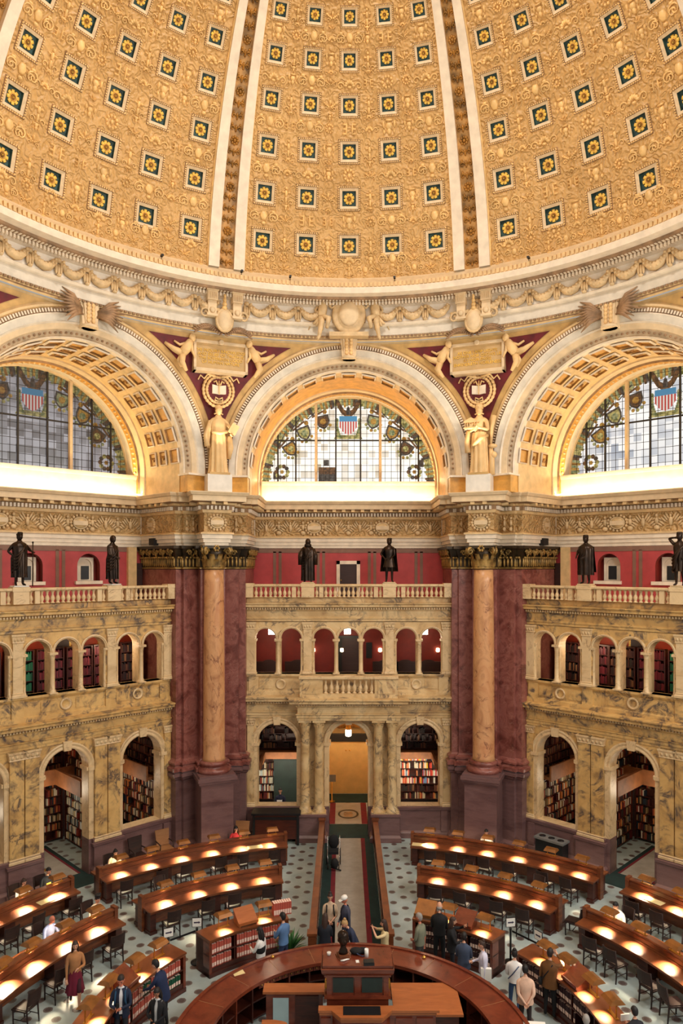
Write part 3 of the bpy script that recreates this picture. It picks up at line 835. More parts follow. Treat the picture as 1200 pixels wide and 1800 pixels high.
    for i, a in enumerate((68, 49.5, 31.5, 10.7)):
        for g in (-1, 1):
            rr = 3.28; aa = rad(a); px, pz = g * rr * cos(aa), Z0 + rr * sin(aa)
            rot = -g * rad(90 - a) * .55
            if i < 3:
                [flat([(cos(u * PI / 3), sin(u * PI / 3)) for u in range(6)], px + .36 * cos(q * .55 + 3.3), pz - .06 + .36 * sin(q * .55 + 3.3), 0, .085, (0, 7, 1)[q % 3], -.002) for q in range(6)]
                flat(shield, px, pz, rot, .33, 6); flat(shield, px, pz, rot, .25, (5, 0, 1)[i] if g < 0 else (7, 1, 5)[i], .004)
                flat([(cos(q * PI / 4), sin(q * PI / 4)) for q in range(8)], px, pz + .02, 0, .15, (1, 7, 0)[i], .008)
                flat([(-1, 1.15), (1, 1.15), (1, 1.4), (-1, 1.4)], px, pz, rot - g * .3, .36, 5, .006)
                flat([(-.06, -1), (.06, -1), (.06, 1), (-.06, 1)], px + g * .45, pz + .42, rot + g * 1.0, .42, 6)
                flat([(cos(q * PI / 3), sin(q * PI / 3)) for q in range(6)], px + g * .42 - g * .5, pz + .5, 0, .12, 1)
            else:
                for q in range(10):
                    b = q * 2 * PI / 10; flat([(cos(u * PI / 3), sin(u * PI / 3)) for u in range(6)], px + .28 * cos(b), pz + .28 * sin(b), 0, .11, (0, 6, 5)[q % 3])
                flat([(cos(u * PI / 3), sin(u * PI / 3)) for u in range(6)], px, pz, 0, .1, 1)
    if k == 0:
        for (x0, x1, z0, z1, mi) in ((-1.45, -.62, Z0 + .12, Z0 + .5, 6), (-1.45, -.62, Z0 + .5, Z0 + .84, 5), (-1.2, -.93, Z0 + .9, Z0 + 1.2, 6), (-3.65, -3.42, Z0 + .25, Z0 + .6, 6), (3.45, 3.68, Z0 + .85, Z0 + 1.2, 6)):
            sb.box(x0, x1, y - .002, y, z0, z1, mi)
    sb.build('stained_glass', mats, w, label='coloured shields, wreaths and eagle in the glass')
    # ---- lit sill parapet with a lamp trough in front of it
    sl = bay_root('trim_%d' % (11 + k), {0: 'glowing cream parapet under the central lunette window', -1: 'glowing cream parapet under the left lunette window', 1: 'glowing cream parapet under the right lunette window'}[k], 'parapet', k, 17.4, oz=ZS)
    mb = MB()
    mb.box(-4.62, 4.62, 17.35, 17.55, ZS - .05, 15.92); mb.box(-4.62, 4.62, 17.55, YW + .1, 15.80, 15.92)
    mb.mould([(-4.62, 17.35), (4.62, 17.35)], [(0, 15.78), (.05, 15.82), (.08, 15.9), (.08, 15.96), (-.1, 15.96)])
    for g in (-1, 1): mb.box(g * 4.62 - .06, g * 4.62 + .06, 16.2, 17.4, ZS - .05, 15.92)
    mb.build('parapet', 'ivory', sl)
    tb = MB(); tb.tube([(-4.5, 16.98, ZS + .09), (4.5, 16.98, ZS + .09)], .035, 6)
    tb.build('strip_lamp', 'lamp_glow', sl, label='warm strip lamp lying behind the cornice')
    c = (1, .78, .46)
    light('strip_light', 'AREA', bay_pt(k, 0, 16.95, ZS + .16), 95, c, 8.8, .2, bay_pt(k, 0, 17.6, ZS + .9))
    light('soffit_light', 'AREA', bay_pt(k, 0, 17.6, 16.02), 190, (1, .76, .4), 8.0, .25, bay_pt(k, 0, 15.6, 18.6))

def spandrel(sx, far=False):
    """curved wall between two arches, above a pier; sx=-1 left pier, +1 right pier; axis at sx*22.5 deg"""
    nm = {-1: 'left', 1: 'right'}[sx]; ang = sx * PI / 8 * (3 if far else 1)
    pl = thing('wall_spandrel_' + ('far_' if far else '') + nm, ('crimson and gold spandrel wall beyond the %s great arch' if far else 'crimson and gold spandrel wall with carved tablet above the %s stone figure') % nm, 'wall', (14.0 * sin(ang), 14.0 * cos(ang), ZS), -ang, None, 'structure')
    # local frame: y along the pier axis, x tangential
    ORIG[pl.name] = (0, 14.0, ZS)
    def edge(z, r):
        d = z - ZA
        u = math.sqrt(max(r * r - d * d, 0)) if d > 0 else r
        R = math.hypot(u, YA); return PI / 8 - math.atan2(u, YA), R
    def P(z, f, r, h, rtop):
        b = edge(z, r)[0]; R = edge(z, 5.3)[1]
        return ((R - h) * sin(b * f), (R - h) * cos(b * f), z)
    mb = MB()
    def layer(r, z0, z1, h, mi, n=28, nf=10):
        o = len(mb.v)
        for i in range(n + 1):
            z = z0 + (z1 - z0) * i / n
            for j in range(nf + 1): mb.v.append(P(z, -1 + 2 * j / nf, r, h, z1))
        for i in range(n):
            for j in range(nf):
                q = o + i * (nf + 1) + j
                mb.f.append([q, q + 1, q + nf + 2, q + nf + 1]); mb.m.append(mi); mb.s.append(True)
        # side walls of the layer
    layer(5.30, ZS, 21.34, 0.0, 0)
    layer(5.40, 17.6, 21.24, 0.03, 1)
    layer(5.62, 18.0, 21.06, 0.06, 2)
    mb.build('spandrel_wall', ['tan', 'ochre', 'maroon'], pl)
    if far: return
    # flat base coordinates for the relief: point (x,z) -> on the wall near the axis
    def W(x, z, h=0.0):
        R = edge(min(z, 21.0), 5.3)[1] - .08 - h
        return Vector((x, math.sqrt(max(R * R - x * x, .1)), z))
    tb = MB()
    zc = 20.42; yb = W(0, zc)[1] - .05
    tb.box(-1.02, 1.02, yb - .16, yb + .3, zc - .56, zc + .56, 0)
    for (x0, x1, z0, z1) in ((-1.1, 1.1, zc + .5, zc + .62), (-1.1, 1.1, zc - .62, zc - .5), (-1.1, -1.0, zc - .62, zc + .62), (1.0, 1.1, zc - .62, zc + .62)):
        tb.box(x0, x1, yb - .26, yb + .2, z0, z1, 1)
    tb.box(-1.0, 1.0, yb - .2, yb, zc + .62, zc + .8, 2)
    tb.lathe([(.09, -.03), (.12, 0), (.09, .05), (.05, .04)], n=10, mi=1, mat=Matrix.Translation((0, yb - .28, zc + .58)) @ Matrix.Rotation(PI / 2, 4, 'X'))
    tb.build('tablet', ['gold_field_flat', 'cream', 'ochre'], pl, label='carved tablet with lines of gold lettering')
    txt = {-1: 'THE INQUIRY KNOWLEDGE\nAND BELIEF OF TRUTH IS\nTHE SOVEREIGN GOOD\nOF HUMAN NATURE', 1: 'AS ONE LAMP LIGHTS\nANOTHER NOR GROWS LESS\nSO NOBLENESS\nENKINDLETH NOBLENESS'}[sx]
    cu = bpy.data.curves.new('lettering', 'FONT'); cu.body = txt; cu.size = .165; cu.align_x = 'CENTER'; cu.align_y = 'CENTER'; cu.extrude = .015; cu.space_line = .95
    cu.materials.append(M['gold_leaf'])
    t = link('lettering', cu, pl, label='gold lettering'); t.location = (0, yb - .175 - 14.0, zc - ZS); t.rotation_euler = (PI / 2, 0, 0)
    wb = MB(); zw = 19.18; yw = W(0, zw)[1] - .1
    for i in range(26):
        a = 2 * PI * i / 26; m3 = Matrix.Rotation(-a, 3, 'Y')
        for q in (-1, 1): wb.blob((( .55 + .07 * q) * cos(a), yw - .03, zw + (.6 + .07 * q) * sin(a)), (.07, .09, .11), 6, 0, m3)
    wb.lathe([(.50, -.02), (.50, .05)], n=24, mat=Matrix.Translation((0, yw, zw)) @ Matrix.Rotation(PI / 2, 4, 'X'), sy=1.1, mi=2, cap=True)
    for g in (-1, 1):      # open book
        wb.add([(0, yw - .12, zw - .18), (g * .28, yw - .18, zw - .15), (g * .28, yw - .18, zw + .2), (0, yw - .12, zw + .17), (0, yw - .05, zw - .18), (g * .28, yw - .08, zw - .15), (g * .28, yw - .08, zw + .2), (0, yw - .05, zw + .17)], [(0, 1, 2, 3), (4, 5, 6, 7), (0, 1, 5, 4), (1, 2, 6, 5), (2, 3, 7, 6)], 1)
        wb.tube([(g * .1, yw - .1, zw + .52), (g * .45, yw - .12, zw + .62), (g * .6, yw - .1, zw + .42), (g * .75, yw - .1, zw + .55), (g * .85, yw - .1, zw + .36)], [.06, .05, .04, .04, .03], 5, 0)
        wb.tube([(g * .05, yw - .12, zw + .2), (g * .12, yw - .16, zw + .36), (g * .22, yw - .12, zw + .30)], .035, 5, 0)
        wb.tube([(0, yw - .1, zw - .38), (g * .14, yw - .12, zw - .3), (g * .16, yw - .1, zw - .42), (0, yw - .1, zw - .46)], .035, 5, 0)
        wb.tube([(0, yw, zw - .68), (g * .1, yw - .06, zw - .78), (g * .06, yw - .06, zw - .92), (g * .18, yw - .06, zw - .98)], .035, 5, 0)
    wb.tube([(0, yw - .14, zw + .38), (0, yw - .2, zw - .2)], .025, 5, 0)
    wb.build('wreath', ['stone_statue', 'ivory', 'maroon'], pl, label='wreath round an open book')
    for g in (-1, 1):      # reclining genii, each side of the tablet
        fb = MB(); x = g * 1.28; z = zc + .12; y = W(x, zc)[1] - .08
        fb.blob((x - g * .12, y - .18, z + .52), (.14, .15, .17), 8)
        fb.tube([(x - g * .06, y - .12, z + .38), (x + g * .1, y - .16, z + .1), (x + g * .28, y - .12, z - .12)], [.15, .2, .18], 8)
        fb.tube([(x + g * .28, y - .12, z - .12), (x + g * .62, y - .22, z - .02), (x + g * .95, y - .12, z + .22)], [.16, .11, .06], 7)
        fb.tube([(x + g * .26, y - .12, z - .18), (x + g * .3, y - .25, z - .52), (x + g * .1, y - .12, z - .8)], [.15, .12, .06], 7)
        fb.tube([(x - g * .1, y - .12, z + .3), (x - g * .1, y - .24, z - .02), (x - g * .22, y - .2, z - .25)], [.07, .06, .04], 6)
        fb.tube([(x + g * .08, y - .12, z + .3), (x + g * .38, y - .18, z + .18), (x + g * .6, y - .16, z + .32)], [.07, .055, .04], 6)
        for q in range(6): fb.tube([(x + g * .05, y - .03, z + .36), (x - g * (.0 + .1 * q) + g * .3, y - .05, z + .8 - .05 * q)], [.07, .035], 5)
        fb.tube([(x + g * .3, y - .1, z - .2), (x + g * .42, y - .1, z - .42), (x + g * .3, y - .06, z - .66)], [.1, .08, .04], 6)
        fb.build('reclining_figure', 'stone_statue', pl)
    lb = MB()
    for g in (-1, 1):
        for i in range(14):
            t = i / 13; x = g * (.1 + 1.0 * t); z = zc + .88 + .22 * sin(t * PI)
            m3 = Matrix.Rotation(-g * .5, 3, 'Y')
            y = 13.12 - .02 * i * 0
            lb.blob((x, y, z), (.13, .07, .05), 6, 0, m3); lb.blob((x, y - .05, z - .09), (.11, .06, .04), 6, 0, Matrix.Rotation(g * .6, 3, 'Y'))
    lb.build('laurel_swag', 'umber', pl)
    cb = MB(); zk = 21.72; yk = 12.95
    cb.blob((0, yk - .05, zk), (.3, .18, .42), 12, 1); cb.lathe([(.34, -.05), (.38, 0), (.34, .05)], n=16, mat=Matrix.Translation((0, yk - .05, zk)) @ Matrix.Rotation(PI / 2, 4, 'X'), sy=1.3)
    for g in (-1, 1):
        scroll(cb, Matrix.Translation((g * .55, yk - .05, zk + .2)) @ Matrix.Rotation(PI / 2, 4, 'X'), 0, 0, .22, 1.4, -g, .06)
        cb.tube([(g * .2, yk, zk + .4), (g * .6, yk - .02, zk + .34), (g * .95, yk, zk + .42)], [.09, .07, .05], 6)
    cb.build('cartouche', ['swag', 'cream'], pl, label='small oval cartouche above the tablet')
    for g in (-1, 1):      # console brackets of the ring cornice
        bb = MB(); x = g * .5; R = 13.06
        bb.box(x - .2, x + .2, 12.72, 13.2, 22.42, 22.88); bb.box(x - .17, x + .17, 12.82, 13.2, 21.86, 22.42)
        bb.box(x - .24, x + .24, 12.66, 13.2, 22.78, 22.88); bb.box(x - .21, x + .21, 12.78, 13.2, 21.82, 21.9)
        for q in range(5): bb.blob((x - .14 + .07 * q, 12.72, 22.6), (.025, .03, .15), 5)
        bb.blob((x, 12.8, 22.05), (.12, .08, .12), 6)
        bb.build('console_bracket', 'cream', pl)
    ob = MB()
    for q in range(5): ob.blob((0, 12.92 - .02 * q, 22.05 + .15 * q), (.14 - .02 * q, .1, .1), 6)
    ob.build('foliage_ornament', 'gold_relief', pl)

M['gold_field_flat'] = plain('tablet_gilding', (196, 164, 112), 0.6, var=0.05)
for k in (-1, 0, 1): upper_bay(k)
for s_ in (-1, 1): spandrel(s_); spandrel(s_, True)

# ================================================================ MAIN ENTABLATURE
YU = 17.6
ENT = [(0, 12.80, 4), (0, 12.95, 4), (.07, 12.96, 4), (.07, 13.11, 4), (.13, 13.12, 4), (.13, 13.26, 4), (.19, 13.30, 1), (.19, 13.36, 1), (.03, 13.40, 2), (.03, 14.16, 1), (.10, 14.18, 1), (.12, 14.30, 3), (.12, 14.48, 1), (.26, 14.50, 1), (.30, 14.58, 3), (.60, 14.62, 0), (.60, 14.84, 0), (.66, 14.86, 0), (.72, 14.97, 0), (.72, 15.0, 4), (-.15, 15.0, 4)]
def ent_piece(mb, path):
    mb.mould(path, ENT)
    mb.dentils(path, .12, .25, 14.31, 14.46, .085, .06, 4)
    mb.dentils(path, .30, .56, 14.50, 14.61, .16, .28, 1)
    mb.dentils(path, .03, .17, 13.31, 13.37, .06, .05, 3)
def roundel(mb, m, s=1.0, wide=1.25):
    """wreathed name-plate on a frieze; m maps x right, y up, z towards the room"""
    for i in range(16):
        a = 2 * PI * i / 16; mb.blob(m @ Vector((.33 * s * wide * cos(a), .33 * s * sin(a), 0.03)), (.065, .065, .065), 6, 1)
    mm = m @ Matrix.Diagonal((wide, 1, 1, 1))
    mb.lathe([(.26 * s, .0), (.27 * s, .07), (.22 * s, .05)], n=20, mi=1, mat=mm, cap=False)
    mb.lathe([(.22 * s, .0), (.22 * s, .045), (0.001, .05)], n=20, mi=2, mat=mm, cap=False)
    mb.obox(m @ Matrix.Translation((0, -.075, .0)), .36 * s * wide, .02, .02, 0) if False else None
    mb.box(0, 0, 0, 0, 0, 0) if False else None
    q = [m @ Vector(v) for v in ((-.24 * wide * s, -.09, .08), (.24 * wide * s, -.09, .08), (.24 * wide * s, .09, .08), (-.24 * wide * s, .09, .08))]
    mb.add([tuple(v) for v in q], [(0, 1, 2, 3)], 3)
def bay_entab(k):
    r = bay_root('trim_%d' % (14 + k), {0: 'carved entablature with winged frieze above the two central bronze statues', -1: 'carved entablature with winged frieze above the left bronze statues', 1: 'carved entablature with winged frieze above the right bronze statues'}[k], 'entablature', k, YU, oz=12.8)
    mb = MB(); ent_piece(mb, [(-4.42, YU), (4.42, YU)])
    mb.box(-4.5, 4.5, YU - .02, YU + 1.0, 12.8, 15.0, 4)
    mb.build('entablature', ['cream', 'tan', 'frieze', 'umber', 'ivory'], r)
    fb = MB(); y = YU - .05; z = 13.78
    F = lambda x: Matrix.Translation((x, y, z)) @ Matrix.Rotation(PI / 2, 4, 'X')
    for x in (-1.62, 1.62): roundel(fb, F(x), 1.0)
    for x in (-3.9, -2.75, -.55, .55, 2.75, 3.9):       # eagles with spread wings
        fb.blob((x, y - .02, z), (.09, .07, .2), 6, 0); fb.blob((x, y - .04, z + .22), (.05, .05, .06), 6, 0)
        for g in (-1, 1):
            for i in range(5): fb.blob((x + g * (.14 + .075 * i), y - .01, z + .16 - .07 * i + (.05 if i < 3 else 0)), (.05, .035, .18 - .015 * i), 5, 0, Matrix.Rotation(g * (.5 + .12 * i), 3, 'Y'))
    for x in (-3.3, -2.15, -1.08, 0, 1.08, 2.15, 3.3):  # putti between
        fb.blob((x, y - .03, z + .24), (.07, .06, .08), 6, 0); fb.blob((x, y - .02, z + .03), (.09, .07, .15), 6, 0)
        fb.blob((x, y - .02, z - .24), (.14, .05, .1), 6, 0)
        for g in (-1, 1): fb.blob((x + g * .12, y - .02, z + .1), (.1, .04, .04), 5, 0, Matrix.Rotation(g * .5, 3, 'Y'))
    fb.build('frieze_relief', ['swag', 'swag', 'tan', 'cream'], r)
for k in (-1, 0, 1): bay_entab(k)

# ================================================================ PIERS WITH THEIR GREAT COLUMNS
def acanthus(mb, m, w, h, out, mi=0):
    pts = []
    n = 5
    for i in range(n + 1):
        t = i / n; ww = w * (1 - .55 * t * t) * (1.0 if i else .85); x = out * (t ** 2.2); z = h * (t if t < .85 else .85 - (t - .85) * .6)
        pts.append((ww, x, z))
    vs = []
    for (ww, x, z) in pts:
        for s_, d in ((-1, -.03), (0, .05), (1, -.03)): vs.append(tuple(m @ Vector((s_ * ww / 2, -(x + d), z))))
    fs = []
    for i in range(n):
        for j in range(2): fs.append((i * 3 + j, i * 3 + j + 1, i * 3 + j + 4, i * 3 + j + 3))
    mb.add(vs, fs, mi, True)
def capital_round(mb, R, z0, h):
    """R = neck radius, around the origin of mb's current axis"""
    mb.lathe([(R * 1.0, z0, 0), (R * 1.1, z0 + .03, 1), (R * 1.1, z0 + .08, 1), (R, z0 + .1, 0), (R * 1.02, z0 + h * .6, 0), (R * 1.3, z0 + h * .86, 0)], n=20)
    for ring_, (zz, hh, off) in enumerate(((z0 + .1, h * .42, 0), (z0 + .12, h * .66, .5))):
        for i in range(8):
            a = (i + off) * PI / 4
            m = Matrix.Rotation(a, 4, 'Z') @ Matrix.Translation((0, -R * 1.0, zz))
            acanthus(mb, m, R * .72, hh, R * .42, 1)
    for i in range(4):
        a = PI / 4 + i * PI / 2
        m = Matrix.Rotation(a, 4, 'Z') @ Matrix.Translation((0, -R * 1.28, z0 + h * .76))
        for g in (-1, 1):
            mm = m @ Matrix.Translation((g * .06, 0, 0)) @ Matrix.Rotation(PI / 2, 4, 'Y')
            scroll(mb, mm @ Matrix.Rotation(PI / 2, 4, 'Z'), 0, 0, R * .42, 1.6, 1, .07, 1, 14)
        m = Matrix.Rotation(a + PI / 4, 4, 'Z') @ Matrix.Translation((0, -R * 1.18, z0 + h * .88))
        for q in range(6): mb.blob(m @ Vector((.1 * cos(q * PI / 3), -.04, .1 * sin(q * PI / 3))), (.06, .05, .06), 5, 1)
    s_ = R * 1.45
    mb.slab([(-s_, -s_), (0, -s_ * .88), (s_, -s_), (s_ * .88, 0), (s_, s_), (0, s_ * .88), (-s_, s_), (-s_ * .88, 0)], z0 + h * .88, z0 + h, 0)
def capital_flat(mb, path, z0, h, n):
    """pilaster capital along a plan path: a row of tall leaves below, dark bell with paired scrolls above"""
    mb.mould(path, [(0, z0, 0), (.05, z0 + .03, 1), (.05, z0 + .08, 1), (.0, z0 + .1, 0), (.03, z0 + h * .55, 0), (.14, z0 + h * .86, 0), (.26, z0 + h * .88, 0), (.26, z0 + h, 0), (0, z0 + h, 0)], caps=False)
    for a, b in zip(path[:-1], path[1:]):
        d = Vector((b[0] - a[0], b[1] - a[1])); l = d.length
        if l < .15: continue
        ang = math.atan2(d.y, d.x); R3 = Matrix.Rotation(ang, 3, 'Z')
        def at(t, out, z): return Vector((a[0] + d.x * t + d.y / l * out, a[1] + d.y * t - d.x / l * out, z0 + z))
        cnt = max(2, int(l / .15))
        for i in range(cnt):
            t = (i + .5) / cnt
            mb.blob(at(t, .03, h * .31), (.05, .06, .21), 6, 1, R3)
            mb.blob(at(t, .10, h * .50), (.06, .07, .05), 6, 1, R3)
        if l < .3: continue
        k2 = max(1, int(l / .55))
        for i in range(k2):
            t = (i + .5) / k2
            for g in (-1, 1):
                m = Matrix.Translation(at(t + g * .24 / k2, .14, h * .74)) @ Matrix.Rotation(ang, 4, 'Z') @ Matrix.Rotation(PI / 2, 4, 'X')
                scroll(mb, m, g * .13, -.02, .13, 1.5, g, .045, 1, 12)
            mb.blob(at(t, .2, h * .86), (.07, .05, .07), 6, 1, R3)
            mb.tube([at(t, .06, h * .5), at(t - .1 / k2, .12, h * .66), at(t - .3 / k2, .17, h * .84)], [.04, .035, .03], 5, 1)
            mb.tube([at(t, .06, h * .5), at(t + .1 / k2, .12, h * .66), at(t + .3 / k2, .17, h * .84)], [.04, .035, .03], 5, 1)
def mirror(p, sx):
    """reflect a centre-bay plan point in the pier axis at sx*22.5 deg"""
    th = math.atan2(p[0], p[1]); R = math.hypot(*p); th2 = sx * PI / 4 - th
    return (R * sin(th2), R * cos(th2))
def pier(sx):
    nm = {-1: 'left', 1: 'right'}[sx]
    ax = sx * PI / 8; RC = 14.85
    cx, cy = RC * sin(ax), RC * cos(ax)
    r = thing('column_' + nm, 'great orange marble column and dark red marble pier to the %s of the central bay' % nm, 'column', (cx, cy, 0), 0, None, 'structure')
    ORIG[r.name] = (cx, cy, 0)
    er = Vector((sin(ax), cos(ax))); et = Vector((cos(ax), -sin(ax)))
    def Q(t, R): v = er * R + et * t; return (v.x, v.y)
    hw = .52
    # plan outline travelled left to right (room on the right-hand side): for the left pier from the left bay to the centre bay
    inner = [(sx * 4.5, 17.6), (sx * 4.5, 14.78), (sx * 4.82, 14.78), (sx * 4.82, 14.62), (sx * 5.34, 14.62)]
    # point where the bay-parallel face meets the radial block
    ty = 14.62
    s_in = -sx   # tangential side of the centre bay
    R_hit = (ty + 0) / cos(ax)
    v = Vector((0, 0))
    # solve y: (er*R + et*t).y = ty with t = s_in*hw
    Rh = (ty - et.y * s_in * hw) / er.y
    def outline(front, hw_, grow=0.0):
        Rh_ = (ty - et.y * s_in * hw_) / er.y
        a = [(sx * 4.5, 17.6), (sx * 4.5, 14.78), (sx * 4.78, 14.78), (sx * 4.78, 14.62), Q(s_in * hw_, Rh_), Q(s_in * hw_, front)]
        b = [mirror(p, sx) for p in a]
        path = b + a[::-1] if sx < 0 else a + b[::-1]
        return path
    # left pier: mirrored (left bay) side comes first when travelling +x
    def trav(front, hw_):
        Rh_ = (ty - et.y * s_in * hw_) / er.y
        a = [(sx * 4.5, 17.6), (sx * 4.5, 14.78), (sx * 4.78, 14.78), (sx * 4.78, 14.62), Q(s_in * hw_, Rh_), Q(s_in * hw_, front)]
        b = [mirror(p, sx) for p in a]
        return (b + a[::-1]) if sx < 0 else (a + b[::-1])
    body = trav(15.05, hw)
    mb = MB()
    mb.mould(body, [(0, 3.75), (0, 11.95)]); 
    base = [(.0, 3.05), (.14, 3.08), (.14, 3.2), (.10, 3.26), (.13, 3.34), (.22, 3.36), (.22, 3.5), (.12, 3.54), (.08, 3.6), (.16, 3.64), (.16, 3.72), (.05, 3.78), (0, 3.85)]
    mb.mould(body, [(d, z) for d, z in base if z >= 3.3], caps=False, smooth=False)
    mb.build('pier_shaft', 'red_marble', r)
    pb = MB()
    pb.mould(body, [(.0, 0), (.16, 0), (.16, .26), (.08, .32), (.03, .36), (.03, 2.95), (.1, 3.0), (.14, 3.1), (.2, 3.14), (.2, 3.26), (.1, 3.32), (0, 3.32)])
    m = Matrix.Translation((cx, cy, 0)) @ Matrix.Rotation(-ax, 4, 'Z')
    for (sz, z0, z1) in ((1.52, 0, .26), (1.42, .26, .34), (1.34, .34, 2.92), (1.42, 2.92, 3.0), (1.54, 3.0, 3.1), (1.62, 3.1, 3.24), (1.5, 3.24, 3.34)):
        pb.obox(m @ Matrix.Translation((0, 0, z0)), sz, sz, z1 - z0)
    pb.build('pedestal', 'mauve', r, label='chocolate marble pedestal')
    sb = MB()
    sb.lathe([(.66, 3.34), (.70, 3.40), (.70, 3.48), (.64, 3.54), (.54, 3.58), (.53, 3.64), (.58, 3.68), (.60, 3.74), (.57, 3.80), (.48, 3.84)], c=(cx, cy), n=32, mi=0, cap=False)
    sb.build('column_base', 'red_marble', r)
    sb = MB()
    sb.lathe([(.50, 3.82), (.455, 3.95), (.45, 5.5), (.445, 7.5), (.43, 9.5), (.41, 11.3), (.40, 11.86)], c=(cx, cy), n=36)
    sb.build('column_shaft', 'shaft', r, label='orange veined marble shaft')
    kb = MB(); capital_round(kb, .41, 0, 1.0); kb.xform(Matrix.Translation((cx, cy, 11.83)) @ Matrix.Rotation(-ax, 4, 'Z'))
    kb.build('column_capital', ['gold_bronze', 'cap_gold'], r, label='gilt bronze leafy capital')
    kb = MB(); capital_flat(kb, body, 11.83, 1.0, 3)
    kb.build('pier_capital', ['gold_bronze', 'cap_gold'], r, label='gilt bronze leafy pilaster capitals')
    # entablature breaking forward round the pier
    top = trav(14.32, .5)
    eb = MB(); ent_piece(eb, top)
    eb.slab(top, 12.8, 12.81, 0); eb.slab(top, 14.98, 15.0, 4)
    eb.build('pier_entablature', ['cream', 'tan', 'frieze', 'umber', 'ivory'], r)
    rb = MB()
    mm = Matrix.Translation((*Q(0, 14.28), 13.78)) @ Matrix.Rotation(-ax, 4, 'Z') @ Matrix.Rotation(PI / 2, 4, 'X')
    roundel(rb, mm, .95, 1.15)
    for side in (0, 1):
        pa = [(sx * 5.05, 14.58), (sx * 4.47, 15.9), (sx * 4.47, 16.7)]
        for i, p in enumerate(pa):
            q = p if side == 0 else mirror(p, sx)
            if i == 0: ang = 0 if side == 0 else -sx * PI / 4
            else: ang = (sx * -PI / 2) if side == 0 else (-sx * PI / 4 + sx * PI / 2)
            mm = Matrix.Translation((q[0], q[1], 13.78)) @ Matrix.Rotation(ang, 4, 'Z') @ Matrix.Rotation(PI / 2, 4, 'X')
            if i == 2: roundel(rb, mm, .85, 1.0)
            elif i == 0:
                for g in (-.16, .16):
                    rb.blob(mm @ Vector((g, .22, .02)), (.05, .05, .06), 6, 0); rb.blob(mm @ Vector((g, .02, .02)), (.06, .06, .14), 6, 0); rb.blob(mm @ Vector((g, -.24, .02)), (.09, .05, .1), 6, 0)
    rb.build('frieze_relief', ['swag', 'swag', 'tan', 'cream'], r)
    # dado blocks carrying the arch feet, white block under the stone figure
    ab = MB()
    d = trav(14.62, .48)
    ab.mould(d, [(-.1, 15.0, 1), (-.1, 15.06, 0), (-.14, 15.1, 0), (-.14, 15.72, 1), (-.06, 15.78, 1), (-.02, 15.9, 1), (-.02, 15.98, 1), (-.3, 16.0, 1)])
    ab.slab(d, 15.96, 15.97, 1)
    ab.build('arch_plinth', ['orange', 'ivory'], r)
    wb = MB()
    wb.obox(Matrix.Translation((*Q(0, 14.05), 15.0)) @ Matrix.Rotation(-ax, 4, 'Z'), 1.0, .72, .72)
    wb.build('statue_block', 'white_plaster', r, label='plain white block')
for s_ in (-1, 1): pier(s_)
# small black loudspeakers on the piers
for sx, p in ((-1, mirror((-4.42, 16.4), -1)), (1, mirror((4.42, 16.4), 1))):
    b = MB(); b.obox(Matrix.Translation((0, 0, 0)) @ Matrix.Rotation(-sx * PI / 4, 4, 'Z'), .28, .42, .3)
    b.build('loudspeaker', 'speaker', None, label='small black loudspeaker fixed to the side of the %s pier below its capital frieze' % ('left' if sx < 0 else 'right'), cat='loudspeaker', loc=(p[0], p[1], 12.88))
# ================================================================ MARBLE SCREENS (two storeys of arches and a balustrade in each bay)
Y0 = 15.2
LOW = [(-3.16, .86, 1.36, 4.17), (0, .86, 0, 4.17), (3.16, .86, 1.36, 4.17)]
UPP = [(u, .46, 7.2, 8.75) for u in (-3.68, -2.54, -1.09, 0, 1.09, 2.54, 3.68)]
def archivolt(mb, uc, zc, r0, r1, y, mi=0, n=20, key=True):
    mb.arch_sweep(uc, zc, [(r1, y, mi), (r1, y - .07, mi), (r1 - .05, y - .08, mi), ((r0 + r1) / 2, y - .05, mi), (r0 + .04, y - .07, mi), (r0, y - .05, mi), (r0, y + .1, mi)], n, mi=mi)
    if key:
        w = r0 * .16
        mb.prism([(uc - w * 1.3, zc + r1 + .06), (uc + w * 1.3, zc + r1 + .06), (uc + w, zc + r0 - .06), (uc - w, zc + r0 - .06)], y - .13, y + .05, mi)
def pilaster(mb, u, w, z0, z1, y, d=.1, mi=0, ml=1):
    mb.box(u - w / 2, u + w / 2, y - d, y + .02, z0 + .16, z1 - .3, mi)
    mb.mould([(u - w / 2, y), (u - w / 2, y - d), (u + w / 2, y - d), (u + w / 2, y)], [(0, z0, ml), (.05, z0, ml), (.05, z0 + .08, ml), (.02, z0 + .12, ml), (.03, z0 + .16, ml), (0, z0 + .18, ml)], caps=False)
    mb.mould([(u - w / 2, y), (u - w / 2, y - d), (u + w / 2, y - d), (u + w / 2, y)], [(0, z1 - .32, ml), (.03, z1 - .3, ml), (.02, z1 - .26, ml), (.05, z1 - .1, ml), (.07, z1 - .06, ml), (.07, z1, ml), (0, z1, ml)], caps=False)
    for g in (-1, 0, 1): mb.blob((u + g * w * .33, y - d - .02, z1 - .18), (w * .15, .04, .09), 5, ml)
def baluster_prof(z0, h, r):
    return [(r * .95, z0), (r * .95, z0 + h * .06), (r * .6, z0 + h * .1), (r * .55, z0 + h * .16), (r, z0 + h * .36), (r * .8, z0 + h * .5), (r * .42, z0 + h * .68), (r * .55, z0 + h * .84), (r * .6, z0 + h * .9), (r * .95, z0 + h * .94), (r * .95, z0 + h)]
bal_mb = MB(); bal_mb.lathe(baluster_prof(0, .47, .09), n=10); bal_me = bal_mb.mesh('baluster', ['siena_light'])
bal2_mb = MB(); bal2_mb.lathe(baluster_prof(0, .62, .095), n=10); bal2_me = bal2_mb.mesh('baluster', ['siena_light'])
